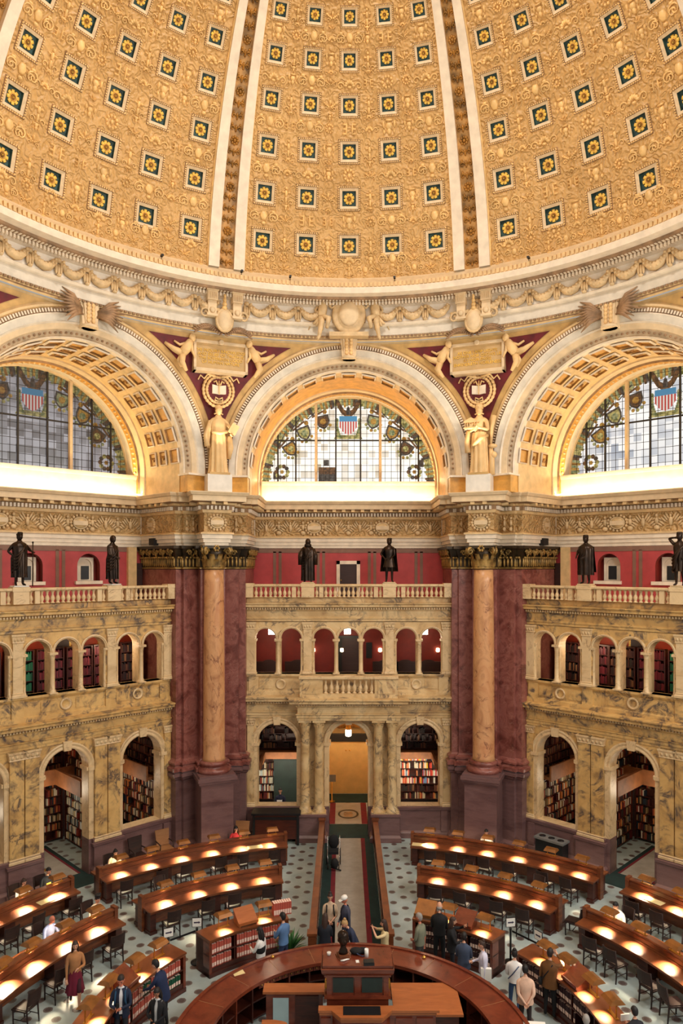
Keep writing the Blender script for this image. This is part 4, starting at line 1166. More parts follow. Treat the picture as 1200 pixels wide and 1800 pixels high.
E1 = [(0, 5.26), (.03, 5.27), (.03, 5.38), (.06, 5.39), (.06, 5.50), (.10, 5.53), (.10, 5.56), (.02, 5.58), (.02, 5.84), (.07, 5.86), (.09, 5.93), (.09, 6.00), (.2, 6.01), (.34, 6.04), (.34, 6.12), (.40, 6.18), (.40, 6.22), (0, 6.26)]
E2 = [(0, 9.52), (.03, 9.53), (.03, 9.63), (.07, 9.65), (.07, 9.69), (.01, 9.71), (.01, 9.98), (.06, 10.0), (.08, 10.06), (.08, 10.14), (.18, 10.15), (.30, 10.18), (.30, 10.26), (.36, 10.32), (.36, 10.35), (.02, 10.37), (.02, 10.56), (.08, 10.58), (.08, 10.62), (-.2, 10.62)]

def screen(k):
    sd = SIDE[k]; cen = (k == 0)
    r = bay_root('wall_' + sd, {0: 'yellow marble two-storey arcade wall with the central doorway and columned porch', -1: 'sunnier yellow marble arcade wall of the left bay with dark veined pilasters', 1: 'shadier brown-yellow marble arcade wall of the right bay with veined pilasters'}[k], 'wall', k, Y0)
    mat = ['siena' if cen else 'siena_dark', 'siena_light']
    mb = MB(); mb.arch_wall(-4.5, 4.5, 0, 5.3, Y0, Y0 + .55, LOW); mb.build('lower_arcade', mat, r)
    mb = MB()
    for (u, hw, zs, zp) in LOW:
        archivolt(mb, u, zp, hw, hw + .24, Y0)
        for g in (-1, 1):
            mb.box(u + g * (hw + .12) - .13, u + g * (hw + .12) + .13, Y0 - .09, Y0 + .3, zp - .14, zp)
            mb.box(u + g * (hw + .11) - .1, u + g * (hw + .11) + .1, Y0 - .04, Y0 + .02, 1.36, zp - .14)
            mb.box(u + g * (hw - .03) - .04, u + g * (hw - .03) + .04, Y0 - .03, Y0 + .58, zp - .14, zp)
    mb.build('arch_moulding', ['siena_light'], r)
    mb = MB()
    for (a, b) in ((-4.5, -.98), (.98, 4.5)):
        mb.box(a, b, Y0 - .1, Y0 + .05, .0, 1.3); mb.mould([(a, Y0 - .1), (b, Y0 - .1)], [(0, 0), (.1, 0), (.1, .22), (.05, .28), (.0, .32)])
        mb.mould([(a, Y0 - .1), (b, Y0 - .1)], [(0, 1.18), (.05, 1.22), (.07, 1.32), (.07, 1.36), (-.1, 1.36)])
    for g in (-1, 1):
        for a, b in ((1.0, 2.2),):
            x0, x1 = sorted((g * a, g * b))
            f = Y0 - (.66 if cen else .22)
            mb.box(x0, x1, f, Y0, 0, 1.14); mb.mould([(x0, Y0), (x0, f), (x1, f), (x1, Y0)], [(0, 0), (.08, 0), (.08, .2), (0, .3)], caps=False)
            mb.mould([(x0, Y0), (x0, f), (x1, f), (x1, Y0)], [(0, 1.06), (.05, 1.1), (.06, 1.2), (0, 1.22)], caps=False); mb.box(x0, x1, f, Y0, 1.1, 1.22)
        u = g * 4.2; mb.box(u - .14, u + .14, Y0 - .2, Y0, .3, 1.2)
        u = g * .95; mb.box(u - .09, u + .09, Y0 - .05, Y0 + .57, 0, 1.36)
    mb.build('plinth', 'mauve', r, label='chocolate marble plinth')
    mb = MB()
    for g in (-1, 1):
        if not cen:
            for u in (1.33, 1.87): pilaster(mb, g * u, .5, 1.24, 5.26, Y0, .14)
        else:
            for u in (1.30, 1.90): pilaster(mb, g * u, .4, 1.24, 5.26, Y0, .06)
        pilaster(mb, g * 4.32, .3, 1.36, 5.26, Y0, .08)
    mb.build('pilasters', mat, r) if False else mb.build('pilaster_order', mat, r)
    # first entablature
    mb = MB()
    path = [(-4.5, Y0), (4.5, Y0)] if not cen else [(-4.5, Y0), (-2.2, Y0), (-2.2, Y0 - .62), (2.2, Y0 - .62), (2.2, Y0), (4.5, Y0)]
    mb.mould(path, E1); mb.dentils(path, .09, .18, 5.93, 6.0, .06, .05, 1)
    mb.box(-4.5, 4.5, Y0, Y0 + .55, 5.26, 6.26)
    if cen: mb.box(-2.2, 2.2, Y0 - .62, Y0, 5.26, 6.26)
    mb.build('lower_entablature', mat, r)
    # parapet of the upper arcade
    mb = MB(); mb.box(-4.5, 4.5, Y0 + .05, Y0 + .55, 6.24, 7.2)
    mb.mould([(-4.5, Y0 + .05), (4.5, Y0 + .05)], [(0, 6.24), (.06, 6.24), (.06, 6.42), (.0, 6.46)]); mb.mould([(-4.5, Y0 + .05), (4.5, Y0 + .05)], [(0, 7.0), (.04, 7.04), (.1, 7.12), (.1, 7.2), (-.1, 7.2)])
    for u in (-4.2, -1.8, 1.8, 4.2): mb.box(u - .22, u + .22, Y0 - .02, Y0 + .1, 6.3, 7.1)
    for u in (-3, 3) if cen else (-3, 0, 3):
        mb.lathe([(.21, -.02, 1), (.24, .03, 1), (.17, .04, 1), (.15, .0, 0), (.001, .01, 0)], n=24, mat=Matrix.Translation((u, Y0 + .05, 6.74)) @ Matrix.Rotation(PI / 2, 4, 'X'), cap=False)
        for g in (-1, 1):
            x0, x1 = sorted((u + g * .38, u + g * .95)); mb.box(x0, x1, Y0 + .02, Y0 + .06, 6.55, 6.93, 0)
    mb.build('parapet', mat, r)
    mb = MB(); mb.arch_wall(-4.5, 4.5, 7.2, 9.52, Y0, Y0 + .5, UPP, n=12); mb.build('upper_arcade', mat, r)
    mb = MB()
    for (u, hw, zs, zp) in UPP: archivolt(mb, u, zp, hw, hw + .1, Y0, key=False, n=16)
    for u in (-4.32, -1.81, 1.81, 4.32):
        pilaster(mb, u, .36, 7.2, 9.5, Y0, .08, 0, 0)
    mb.build('arch_moulding', ['siena_light'], r)
    cols = [-3.11, -.545, .545, 3.11]
    cm = MB(); z0, z1 = 7.2, 8.75
    cm.lathe([(.14, 0), (.14, .06), (.115, .09), (.12, .13), (.095, .16), (.09, .6), (.085, 1.3), (.1, 1.33), (.09, 1.36), (.13, 1.46), (.13, 1.5)], n=12)
    cm.box(-.15, .15, -.15, .15, 0, .05); cm.box(-.155, .155, -.155, .155, 1.46, 1.55)
    cme = cm.mesh('colonnette', [M['siena_light']])
    for u in cols + [-4.14, -2.08, -1.55, 1.55, 2.08, 4.14]:
        for yy in ((Y0 - .02,) if u in cols else (Y0 + .06,)):
            o = link('colonnette', cme, r); o.location = (u, yy - Y0, 7.2)
            if u not in cols: o.scale = (.55, .8, 1)
    mb = MB(); mb.mould([(-4.5, Y0), (4.5, Y0)], E2); mb.dentils([(-4.5, Y0), (4.5, Y0)], .08, .17, 10.06, 10.14, .06, .05, 1)
    mb.box(-4.5, 4.5, Y0, Y0 + .5, 9.5, 10.6); mb.build('upper_entablature', mat, r)
    if cen:
        cb = MB()
        cb.lathe([(.29, 0), (.29, .08), (.25, .12), (.26, .18), (.22, .22), (.205, .4), (.20, 2.0), (.185, 3.64), (.2, 3.68), (.19, 3.72), (.24, 3.9), (.27, 3.98)], n=20)
        cb.box(-.3, .3, -.3, .3, -.02, .05); cb.box(-.28, .28, -.28, .28, 3.96, 4.04)
        for i in range(8):
            for row in (0, 1):
                acanthus(cb, Matrix.Rotation((i + row * .5) * PI / 4, 4, 'Z') @ Matrix.Translation((0, -.18, 3.72)), .16, .16 + .1 * row, .09, 0)
        cbe = cb.mesh('porch_column', [M['siena']])
        for u in (-1.9, -1.29, 1.29, 1.9):
            o = link('porch_column', cbe, r); o.location = (u, -.36, 1.22)
    # ---- balustrade with the pedestals of the bronze figures
    b = bay_root('balustrade', {0: 'pale marble balustrade under the two central bronze statues', -1: 'pale marble balustrade under the left bronze statues', 1: 'pale marble balustrade under the right bronze statues'}[k], 'balustrade', k, 15.04, oz=10.6, kind='structure')
    yb = 15.04
    mb = MB(); mb.box(-4.5, 4.5, yb - .14, yb + .14, 11.07, 11.18); mb.mould([(-4.5, yb - .14), (4.5, yb - .14)], [(0, 11.07), (.03, 11.1), (.03, 11.16), (0, 11.18)])
    mb.build('rail', 'siena_light', b)
    for u in (-4.35, -1.79, 1.79, 4.35):
        mb = MB(); w = .28 if abs(u) < 3 else .16
        mb.box(u - w, u + w, yb - .18, yb + .24, 10.6, 11.08); mb.box(u - w - .03, u + w + .03, yb - .2, yb + .26, 11.06, 11.22)
        mb.build('pedestal', 'siena_light', b)
    for u in (-2.4, -1.2, 1.2, 2.4):
        mb = MB(); mb.box(u - .09, u + .09, yb - .12, yb + .12, 10.6, 11.08); mb.build('post', 'siena_light', b)
    for (a, c, n) in ((-4.17, -2.5, 8), (-2.3, -2.08, 1), (-1.5, -1.3, 1), (-1.1, 1.1, 11), (1.3, 1.5, 1), (2.08, 2.3, 1), (2.5, 4.17, 8)):
        for i in range(n):
            o = link('baluster', bal_me, b); o.location = (a + (c - a) * (i + .5) / n, 0, 0)
    if cen:
        b = bay_root('balustrade', 'short marble balcony balustrade over the porch of the central doorway', 'balustrade', 0, 14.62, oz=6.24, kind='structure'); yb = 14.62
        for g in (-1, 1):
            mb = MB(); x0, x1 = sorted((g * 1.12, g * 2.12)); mb.box(x0, x1, yb - .12, yb + .3, 6.24, 7.08); mb.box(x0 + .15, x1 - .15, yb - .15, yb - .1, 6.45, 6.95); mb.build('pedestal', 'siena', b)
        mb = MB(); mb.box(-2.15, 2.15, yb - .16, yb + .16, 7.06, 7.2); mb.mould([(-2.15, yb - .16), (2.15, yb - .16)], [(0, 7.06), (.04, 7.1), (.04, 7.18), (0, 7.2)]); mb.build('rail', 'siena_light', b)
        mb = MB(); mb.box(-1.12, 1.12, yb - .12, yb + .14, 6.24, 6.44); mb.build('base_course', 'siena', b)
        for i in range(9):
            o = link('baluster', bal2_me, b); o.location = (-1.0 + 2.0 * i / 8, 0, .2)
    # ---- top gallery: floor and red painted wall
    w = bay_root('wall_upper_' + sd, {0: 'red painted wall with grey borders and a dark door behind the two central bronze statues', -1: 'red painted wall with arched niches behind the left bronze statues', 1: 'red painted wall with arched niches behind the right bronze statues'}[k], 'wall', k, YU, oz=10.4)
    mb = MB()
    niches = [] if cen else [(u, .42, 11.45, 12.0) for u in (-2.0, -.62 + .0, .62, 2.0)]
    nz = [] if cen else [(-k * u, .5, 11.35, 12.0) for u in (2.02, -.42, -2.9)]
    ops = [(0, .01, 0, 0)] if False else nz
    mb.arch_wall(-4.5, 4.5, 10.4, 12.82, YU, YU + .45, ops, 0, 1, 12)
    for u in ((-3.37, -1.3, 1.13, 3.35) if cen else (-4.1, -1.7, .8, 3.2) if k < 0 else (-3.2, -.8, 1.7, 4.1)):
        for dx in (-.13, .13): mb.box(u + dx - .07, u + dx + .07, YU - .02, YU + .01, 10.4, 12.66, 2)
    mb.box(-4.5, 4.5, YU - .02, YU + .01, 12.6, 12.82, 2)
    mb.build('painted_wall', ['red_wall', 'red_dark', 'wall_stripe'], w)
    mb = MB()
    for (u, hw, zs, zp) in nz:
        mb.box(u - .5, u + .5, YU + .42, YU + .5, zs - .1, zp + .5, 2)
        mb.arch_wall(u - .36, u + .36, zs, zp + .34, YU + .32, YU + .42, [(u, .27, zs + .02, zp)], 0, 0)
        mb.box(u - .36, u + .36, YU + .38, YU + .43, zs, zp + .32, 0); mb.box(u - .17, u + .17, YU + .34, YU + .39, zs + .06, zp - .02, 1)
        mb.box(u - .62, u + .56, YU - .14, YU + .3, zs - .14, zs, 0)
    if nz: mb.build('niche_window', ['ivory', 'black', 'red_dark'], w, label='cream arched niche with small dark window')
    if cen:
        dr = bay_root('door_1', 'narrow dark door in a cream frame behind the balustrade of the top gallery', 'door', 0, YU, oz=10.4)
        mb = MB(); mb.box(-.42, .42, YU - .05, YU + .02, 10.4, 12.08); mb.build('door_leaf', 'door', dr)
        mb = MB()
        for x0, x1, z0, z1 in ((-.56, -.4, 10.4, 12.22), (.4, .56, 10.4, 12.22), (-.56, .56, 12.06, 12.22)): mb.box(x0, x1, YU - .09, YU + .02, z0, z1)
        mb.build('door_frame', 'ivory', dr)
        mb = MB(); mb.blob((-.34, YU - .08, 11.3), .035, 6); mb.build('door_knob', 'brass', dr)
    else:
        g = -k
        # dark doorway beside the pier
        dn = 2 if k < 0 else 3
        dr = bay_root('door_%d' % dn, 'dark doorway in a tan surround beside the %s pier on the top gallery' % sd, 'door', k, YU, oz=10.4, ou=g * 4.05)
        mb = MB(); mb.box(g * 4.3 - .16, g * 4.3 + .16, YU - .12, YU - .02, 10.4, 12.1); mb.build('door_leaf', 'door', dr)
        mb = MB(); mb.box(g * 3.96 - .2, g * 3.96 + .2, YU - .16, YU, 10.4, 12.8); mb.build('door_frame', 'tan', dr)
    f = bay_root('floor_upper_' + sd, 'floor of the top gallery behind the %s balustrade' % sd, 'floor', k, 16.4, oz=10.3)
    mb = MB(); mb.box(-4.6, 4.6, Y0 + .4, YU + .1, 10.25, 10.4); mb.build('gallery_floor', 'tan', f)
    # ---- middle gallery room
    g2 = bay_root('wall_gallery_' + sd, {0: 'deep red wall of the middle gallery behind the central arcade', -1: 'orange-red wall of the middle gallery behind the left arcade', 1: 'orange-red wall of the middle gallery behind the right arcade'}[k], 'wall', k, 18.0, oz=6.2)
    mb = MB(); mb.box(-4.7, 4.7, 18.0, 18.2, 6.2, 10.0, 0)
    for g in (-1, 1): mb.box(g * 4.65 - .1, g * 4.65 + .1, Y0 + .5, 18.0, 6.2, 10.0, 0)
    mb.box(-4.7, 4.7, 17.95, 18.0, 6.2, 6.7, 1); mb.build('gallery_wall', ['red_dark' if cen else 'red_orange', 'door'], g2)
    c2 = bay_root('ceiling_gallery_' + sd, 'plain ceiling of the middle gallery of the %s bay' % sd, 'ceiling', k, 17.0, oz=9.9)
    mb = MB(); mb.box(-4.7, 4.7, Y0 + .3, 18.2, 9.9, 10.2, 0); mb.build('slab', ['ochre', 'door'], c2)
    c3 = bay_root('floor_gallery_' + sd, 'dark floor slab of the middle gallery of the %s bay' % sd, 'floor', k, 18.0, oz=6.0)
    mb = MB(); mb.box(-4.7, 4.7, Y0 + .5, 20.6, 5.95, 6.2, 0); mb.build('slab', ['door'], c3)
for k in (-1, 0, 1): screen(k)

# ================================================================ BOOKCASES BEHIND THE SCREENS
STUFF = MB()     # every far book in the alcoves; one object
BM = ['books', 'books_dark', 'books_pale', 'books_green', 'books_maroon', 'books_bright']
def bookcase(k, u, y, w, face, z0, shelves, style, label, depth=.28, fill=.92):
    """face: direction the shelves face in bay coordinates, 'f' to the room, 'l' to -u, 'r' to +u"""
    rot = {'f': 0, 'l': -PI / 2, 'r': PI / 2}[face]
    a = -k * PI / 4
    root = thing('bookcase', label, 'bookcase', bay_pt(k, u, y, z0), a + rot, None)
    H = shelves[-1] - 0
    mb = MB(); mb.box(-w / 2, w / 2, depth - .03, depth, 0, H); mb.build('back_panel', 'dark_wood', root)
    for x in (-w / 2, w / 2 - .05):
        mb = MB(); mb.box(x, x + .05, -.02, depth, 0, H); mb.build('side_panel', 'dark_wood' if style != 'dg' else 'dark_green', root)
    for z in shelves:
        mb = MB(); mb.box(-w / 2, w / 2, -.01, depth, z - .03, z); mb.build('shelf', 'dark_wood', root)
    m = Matrix.Rotation(a, 4, 'Z') @ Matrix.Translation((u, y, z0)) @ Matrix.Rotation(rot, 4, 'Z')
    for i in range(len(shelves) - 1):
        zz, hh = shelves[i], shelves[i + 1] - shelves[i] - .05
        st = style[i % len(style)] if isinstance(style, (list, tuple)) else style
        x = -w / 2 + .07
        while x < w / 2 - .1:
            t = RNG.uniform(.035, .075); 
            if RNG.random() > fill: x += RNG.uniform(.05, .25); continue
            h = hh * RNG.uniform(.68, .98); d = RNG.uniform(.16, .22); y0 = RNG.uniform(.0, .03)
            vs = [(x, y0, zz), (x + t, y0, zz), (x + t, y0 + d, zz), (x, y0 + d, zz), (x, y0, zz + h), (x + t, y0, zz + h), (x + t, y0 + d, zz + h), (x, y0 + d, zz + h)]
            STUFF.add([tuple(m @ Vector(v)) for v in vs], [(4, 5, 6, 7), (0, 1, 5, 4), (1, 2, 6, 5), (3, 0, 4, 7)], st)
            x += t + .004
    return root
sh = lambda n, s: [.08 + i * s for i in range(n + 1)]
def alcove(k):
    sd = SIDE[k]; cen = k == 0
    YB = 18.6 if cen else 19.4
    r = bay_root('wall_alcove_' + sd, 'inner walls and ceiling of the book alcoves behind the %s arcade' % sd, 'wall', k, 18.0)
    mb = MB()
    mb.box(-4.8, 4.8, YB + .3, YB + .45, 0, 6, 0) if not cen else [mb.box(g * 3.2 - 1.65, g * 3.2 + 1.65, YB + .3, YB + .45, 0, 6, 0) for g in (-1, 1)]
    for g in (-1, 1): mb.box(g * 4.75 - .06, g * 4.75 + .06, Y0 + .55, YB + .4, 0, 6, 0)
    mb.build('alcove_wall', ['door'], r)
    # iron-framed inner galleries with oak fascia
    gl = bay_root('mezzanine', {0: 'oak-fronted inner book galleries to both sides of the central doorway passage', -1: 'oak-fronted inner book gallery seen through the left lower arches', 1: 'oak-fronted inner book gallery seen through the right lower arches'}[k], 'mezzanine', k, 18.0, oz=2.75, kind='structure')
    mb = MB()
    if cen:
        for g in (-1, 1):
            x0, x1 = sorted((g * 1.55, g * 4.7)); mb.box(x0, x1, 17.7, YB + .3, 2.82, 2.94, 0); mb.box(x0, x1, 17.62, 17.72, 2.78, 3.1, 0)
            xs = g * 4.0; mb.box(min(xs, g * 4.7), max(xs, g * 4.7), 15.8, 17.7, 2.82, 2.94, 0); mb.box(xs - .05, xs + .05, 15.8, 17.7, 2.78, 3.1, 0)
    else:
        mb.box(-4.7, 4.7, YB - .95, YB + .3, 2.82, 2.94, 0); mb.box(-4.7, 4.7, YB - 1.02, YB - .93, 2.78, 3.42, 0)
        for s_, x in ((1, 1.75), (-1, -1.75)):
            mb.box(min(x - s_ * .75, x), max(x - s_ * .75, x), 16.0, YB - .95, 2.82, 2.94, 0); mb.box(x - s_ * .8 - .04, x - s_ * .8 + .04, 16.0, YB - .95, 2.78, 3.42, 0)
            x2 = s_ * 4.7
            mb.box(min(x2 - s_ * .8, x2), max(x2 - s_ * .8, x2), 16.0, YB - .95, 2.82, 2.94, 0); mb.box(x2 - s_ * .85 - .04, x2 - s_ * .85 + .04, 16.0, YB - .95, 2.78, 3.42, 0)
    mb.build('gallery_front', 'oak_front', gl)
    pos = {-1: 'left', 1: 'right'}
    if cen:
        for g in (-1, 1):
            lo = bookcase(0, g * 3.1, YB, 3.0, 'f', .5, sh(6, .37), [[0, 2, 2, 2, 0, 1], [0, 1, 5, 5, 5, 5]][0 if g < 0 else 1], 'lower bookcase of %s volumes behind the low arch %s of the porch' % (('pale blue and white', 'left') if g < 0 else ('bright red and yellow', 'right')))
            up = bookcase(0, g * 3.1, YB, 3.0, 'f', 2.98, sh(7, .36), 1, 'dim upper bookcase of dark volumes behind the arch %s of the porch' % pos[g], fill=.75)
        gc = thing('cabinet', 'dark green cabinet standing before the pale books left of the porch', 'cabinet', (-3.05, 18.45, .35))
        mb = MB(); mb.box(-.55, .6, -.25, .1, 0, 2.35); mb.build('body', 'dark_green', gc); mb = MB(); mb.box(-.5, .55, -.28, -.24, 1.35, 2.25); mb.build('door', 'dark_green', gc)
        # passage of the central doorway
        p = bay_root('wall_passage', 'amber-lit walls and vault of the passage behind the central doorway', 'wall', 0, 19.0)
        mb = MB()
        for g in (-1, 1): mb.box(g * 1.2 - .06, g * 1.2 + .06, Y0 + .55, 24.0, 0, 5.3, 0)
        mb.arch_sweep(0, 4.2, [(1.2, Y0 + .55), (1.2, 24.0)], 16); mb.box(-1.3, 1.3, 24.0, 24.15, 0, 6, 0)
        mb.box(-1.2, 1.2, 23.7, 23.75, 2.9, 4.0, 1)
        mb.build('passage_wall', ['amber_wall', 'gold_dark'], p)
        s = thing('screen_panel', 'tan double door screen with dark top rail at the end of the doorway passage', 'screen', (0, 21.2, 0)); ORIG[s.name] = (0, 21.2, 0)
        mb = MB(); mb.box(-1.13, 1.13, 21.15, 21.25, .02, 2.75, 0); mb.build('panel', 'amber_wall', s)
        mb = MB(); mb.box(-1.13, 1.13, 21.1, 21.3, 2.75, 3.15, 0); mb.build('top_rail', 'black', s)
        for g in (-1, 1):
            mb = MB(); mb.blob((g * .1, 21.1, 2.3), .05, 8); mb.build('door_knob', 'brass', s)
        lt = thing('hanging_lantern', 'glowing brass lantern hanging in the central doorway arch', 'lantern', (0.0, 16.9, 4.05)); ORIG[lt.name] = (0, 16.9, 4.05)
        mb = MB(); mb.lathe([(.11, 4.05), (.135, 4.08), (.13, 4.36), (.12, 4.38)], c=(0, 16.9), n=12); mb.build('lamp_glass', 'globe', lt)
        mb = MB(); mb.lathe([(.15, 4.36), (.1, 4.46), (.12, 4.52), (.05, 4.62), (.03, 4.7)], c=(0, 16.9), n=12); mb.tube([(0, 16.9, 4.65), (0, 16.9, 5.4)], .02, 6)
        for i in range(6): mb.tube([(.14 * cos(i * PI / 3), 16.9 + .14 * sin(i * PI / 3), 4.06), (.14 * cos(i * PI / 3), 16.9 + .14 * sin(i * PI / 3), 4.4)], .012, 4)
        mb.build('lantern_frame', 'brass', lt)
        light('lantern_glow', 'POINT', (0, 16.9, 3.95), 60, (1, .8, .54), .12)
        light('passage_light', 'POINT', (0, 20.0, 4.4), 130, (1, .84, .6), .3)
        for g in (-1, 1):
            light('alcove_light', 'AREA', (g * 3.1, 16.6, 2.7), 60, (1, .86, .66), 2.4, .3, (g * 3.1, YB, 1.4))
            light('alcove_light', 'POINT', (g * 3.1, 17.0, 5.2), 22, (1, .7, .45), .3)
    else:
        g = -k   # the side seen through the arches is the far one (towards the central bay)
        bookcase(k, g * .15, YB, 3.05, 'f', .05, sh(7, .37), 0, 'lower bookcase facing the open doorway arch of the %s bay' % sd)
        bookcase(k, g * .15, YB, 3.05, 'f', 2.98, sh(7, .37), [1, 0, 3, 1, 0] if k < 0 else 0, 'upper bookcase above the gallery front in the doorway arch of the %s bay' % sd)
        for s_ in (-1, 1):
            nm = ('nearer the central bay' if s_ == g else 'farther from the central bay')
            bookcase(k, s_ * 1.72, 17.7, 3.1, 'l' if s_ > 0 else 'r', .05, sh(7, .37), 2 if s_ == g and k < 0 else 0, 'low side bookcase flanking the %s doorway arch, %s' % (sd, nm))
            bookcase(k, s_ * 1.72, 17.7, 3.1, 'l' if s_ > 0 else 'r', 2.98, sh(7, .37), 0, 'upper side bookcase flanking the %s doorway arch, %s' % (sd, nm))
            bookcase(k, s_ * 3.3, YB, 2.4, 'f', .4, sh(6, .38), 0 if k < 0 else 4, 'lower bookcase behind the low arch of the %s bay, %s' % (sd, nm))
            bookcase(k, s_ * 3.3, YB, 2.4, 'f', 2.98, sh(7, .37), 1, 'upper bookcase behind the low arch of the %s bay, %s' % (sd, nm))
            bookcase(k, s_ * 4.18, 17.6, 3.4, 'l' if s_ > 0 else 'r', .4, sh(6, .38), 0, 'lower end bookcase by the pier in the %s bay, %s' % (sd, nm))
            bookcase(k, s_ * 4.18, 17.6, 3.4, 'l' if s_ > 0 else 'r', 2.98, sh(7, .37), 1, 'upper end bookcase by the pier in the %s bay, %s' % (sd, nm))
            pr = bay_root('upright', 'orange-red upright post between bookcases behind the low arch of the %s bay, %s' % (sd, nm), 'post', k, YB - .1, ou=s_ * 3.3)
            mb = MB(); mb.box(s_ * 3.3 - .09, s_ * 3.3 + .09, YB - .15, YB - .03, .02, 5.9); mb.build('upright_post', 'red_dark', pr)
            light('alcove_light', 'POINT', bay_pt(k, s_ * 3.0, 17.4, 2.5), 40, (1, .82, .6), .3); light('alcove_light', 'POINT', bay_pt(k, s_ * 3.0, 17.3, 5.4), 34, (1, .66, .4), .3)
        light('alcove_light', 'POINT', bay_pt(k, 0, 17.6, 2.6), 60, (1, .84, .62), .3); light('alcove_light', 'POINT', bay_pt(k, 0, 17.2, 5.4), 60, (1, .66, .4), .3)
        # middle gallery cases
        kinds = [(-3.6, 1), (-2.3, 4), (-1.05, 3), (.15, 4), (1.35, 4), (2.5, 4), (3.7, 1)] if k < 0 else [(3.6, 1), (2.45, 1), (1.2, 3), (.0, 4), (-1.2, 1), (-2.3, 4), (-3.6, 1)]
        for i, (u, st) in enumerate(kinds):
            bookcase(k, u, 17.0, 1.1, 'f', 6.2, sh(6, .4), st, 'bookcase of %s volumes in the %s middle gallery, %s' % ({1: 'dark brown', 3: 'green', 4: 'maroon'}[st], sd, ['at the far left end', 'second from the left', 'third from the left', 'in the middle', 'third from the right', 'second from the right', 'at the far right end'][i]), fill=1.0)
        for i, u in enumerate((-3.0, -.9, 1.0, 3.0)):
            pf = thing('picture_frame', 'framed dark picture hanging on the red gallery wall of the %s bay, %s' % (sd, ['leftmost', 'second from left', 'second from right', 'rightmost'][i]), 'picture', bay_pt(k, u, 17.95, 8.5), -k * PI / 4)
            mb = MB(); mb.box(-.4, .4, -.04, .03, 0, .9); mb.build('frame', 'gold_leaf', pf); mb = MB(); mb.box(-.31, .31, -.05, 0, .09, .81); mb.build('canvas', 'door', pf)
for k in (-1, 0, 1): alcove(k)
STUFF.build('shelved_volumes', BM, None, label='books filling the bookcases behind the arches', cat='books', kind='stuff', group='books behind the arches')

# ---- lamps, sconces, door and benches of the middle gallery
def globe_lamp(k, u, y, z, label, pw=26):
    t = thing('ceiling_lamp', label, 'lamp', bay_pt(k, u, y, z), -k * PI / 4, 'square gallery ceiling lamps')
    mb = MB(); mb.box(-.15, .15, -.15, .15, 0, .26); mb.build('lamp_shade', 'globe', t)
    mb = MB(); mb.box(-.17, .17, -.17, .17, .26, .3); mb.tube([(0, 0, .3), (0, 0, 9.92 - z)], .02, 6); mb.build('fitting', 'brass', t)
    light('gallery_lamp_light', 'POINT', bay_pt(k, u, y, z - .1), pw, (1, .76, .5), .15)
globe_lamp(0, -3.53, 16.6, 8.82, 'glowing square ceiling lamp in the left pair of central arches')
globe_lamp(0, -.05, 16.6, 8.84, 'glowing square ceiling lamp in the middle central arch')
globe_lamp(0, 3.5, 16.6, 8.82, 'glowing square ceiling lamp in the right pair of central arches')
globe_lamp(-1, 2.35, 16.3, 8.86, 'glowing square ceiling lamp in the left bay, second arch from the pier', 45)
globe_lamp(1, -2.35, 16.3, 8.86, 'glowing square ceiling lamp in the right bay, second arch from the pier', 45)
light('gallery_lamp_light', 'POINT', bay_pt(-1, -.8, 16.3, 9.3), 45, (1, .7, .45), .2); light('gallery_lamp_light', 'POINT', bay_pt(1, .8, 16.3, 9.3), 45, (1, .7, .45), .2)
for u, l in ((-1.67, 'leftmost of the wall lamps, left of the dark gallery door'), (-.3, 'wall lamp glowing against the dark gallery door'), (1.53, 'wall lamp right of the dark gallery door'), (4.3, 'rightmost of the wall lamps, beside the right pier')):
    t = thing('wall_lamp', l, 'lamp', (u, 17.9, 7.85))
    mb = MB(); mb.lathe([(.05, 0), (.09, .03), (.08, .16), (.06, .18)], n=10); mb.build('lamp_shade', 'lamp_glow', t)
    mb = MB(); mb.tube([(0, 0, .02), (0, .05, -.08), (0, .1, -.02)], .018, 6); mb.build('bracket', 'brass', t)
gd = thing('door_4', 'dark panelled door in the red middle gallery wall behind the middle arch', 'door', (0, 18.0, 6.2), kind='structure'); ORIG[gd.name] = (0, 18.0, 6.2)
mb = MB(); mb.box(-.62, .66, 17.9, 18.0, 6.2, 8.62); mb.build('door_frame', 'black', gd)
mb = MB(); mb.box(-.3, .52, 17.87, 17.95, 6.2, 8.5)
for q in range(4): mb.box(-.22, .44, 17.85, 17.9, 6.4 + q * .53, 6.8 + q * .53)
mb.build('door_leaf', 'door', gd)
pf = thing('notice_board', 'small dark notice board on the red gallery wall right of the door', 'board', (1.0, 17.95, 7.55)); mb = MB(); mb.box(-.14, .14, -.04, .03, 0, .75); mb.build('board_panel', 'black', pf)
def bench(u, label):
    t = thing('bench', label, 'bench', (u, 17.2, 6.2))
    mb = MB(); mb.box(-.6, .6, -.25, .25, .42, .5); mb.build('seat', 'black_cloth', t)
    mb = MB(); mb.box(-.6, .6, .2, .27, .5, 1.25); mb.lathe([(.3, -.02), (.3, .02)], n=16, mat=Matrix.Translation((0, .23, 1.22)) @ Matrix.Rotation(PI / 2, 4, 'X'), sy=.4); mb.build('backrest', 'door', t)
    for x in (-.55, .55):
        for y in (-.2, .2):
            mb = MB(); mb.box(x - .04, x + .04, y - .04, y + .04, 0, .42); mb.build('leg', 'door', t)
for u, l in ((-3.75, 'dark settee in the leftmost arch of the central gallery'), (-2.4, 'dark settee in the second arch of the central gallery'), (1.75, 'dark settee beside the right pilaster of the middle arches'), (2.7, 'dark high-backed settee in the second arch from the right'), (3.8, 'dark settee in the rightmost arch of the central gallery')):
    bench(u, l)
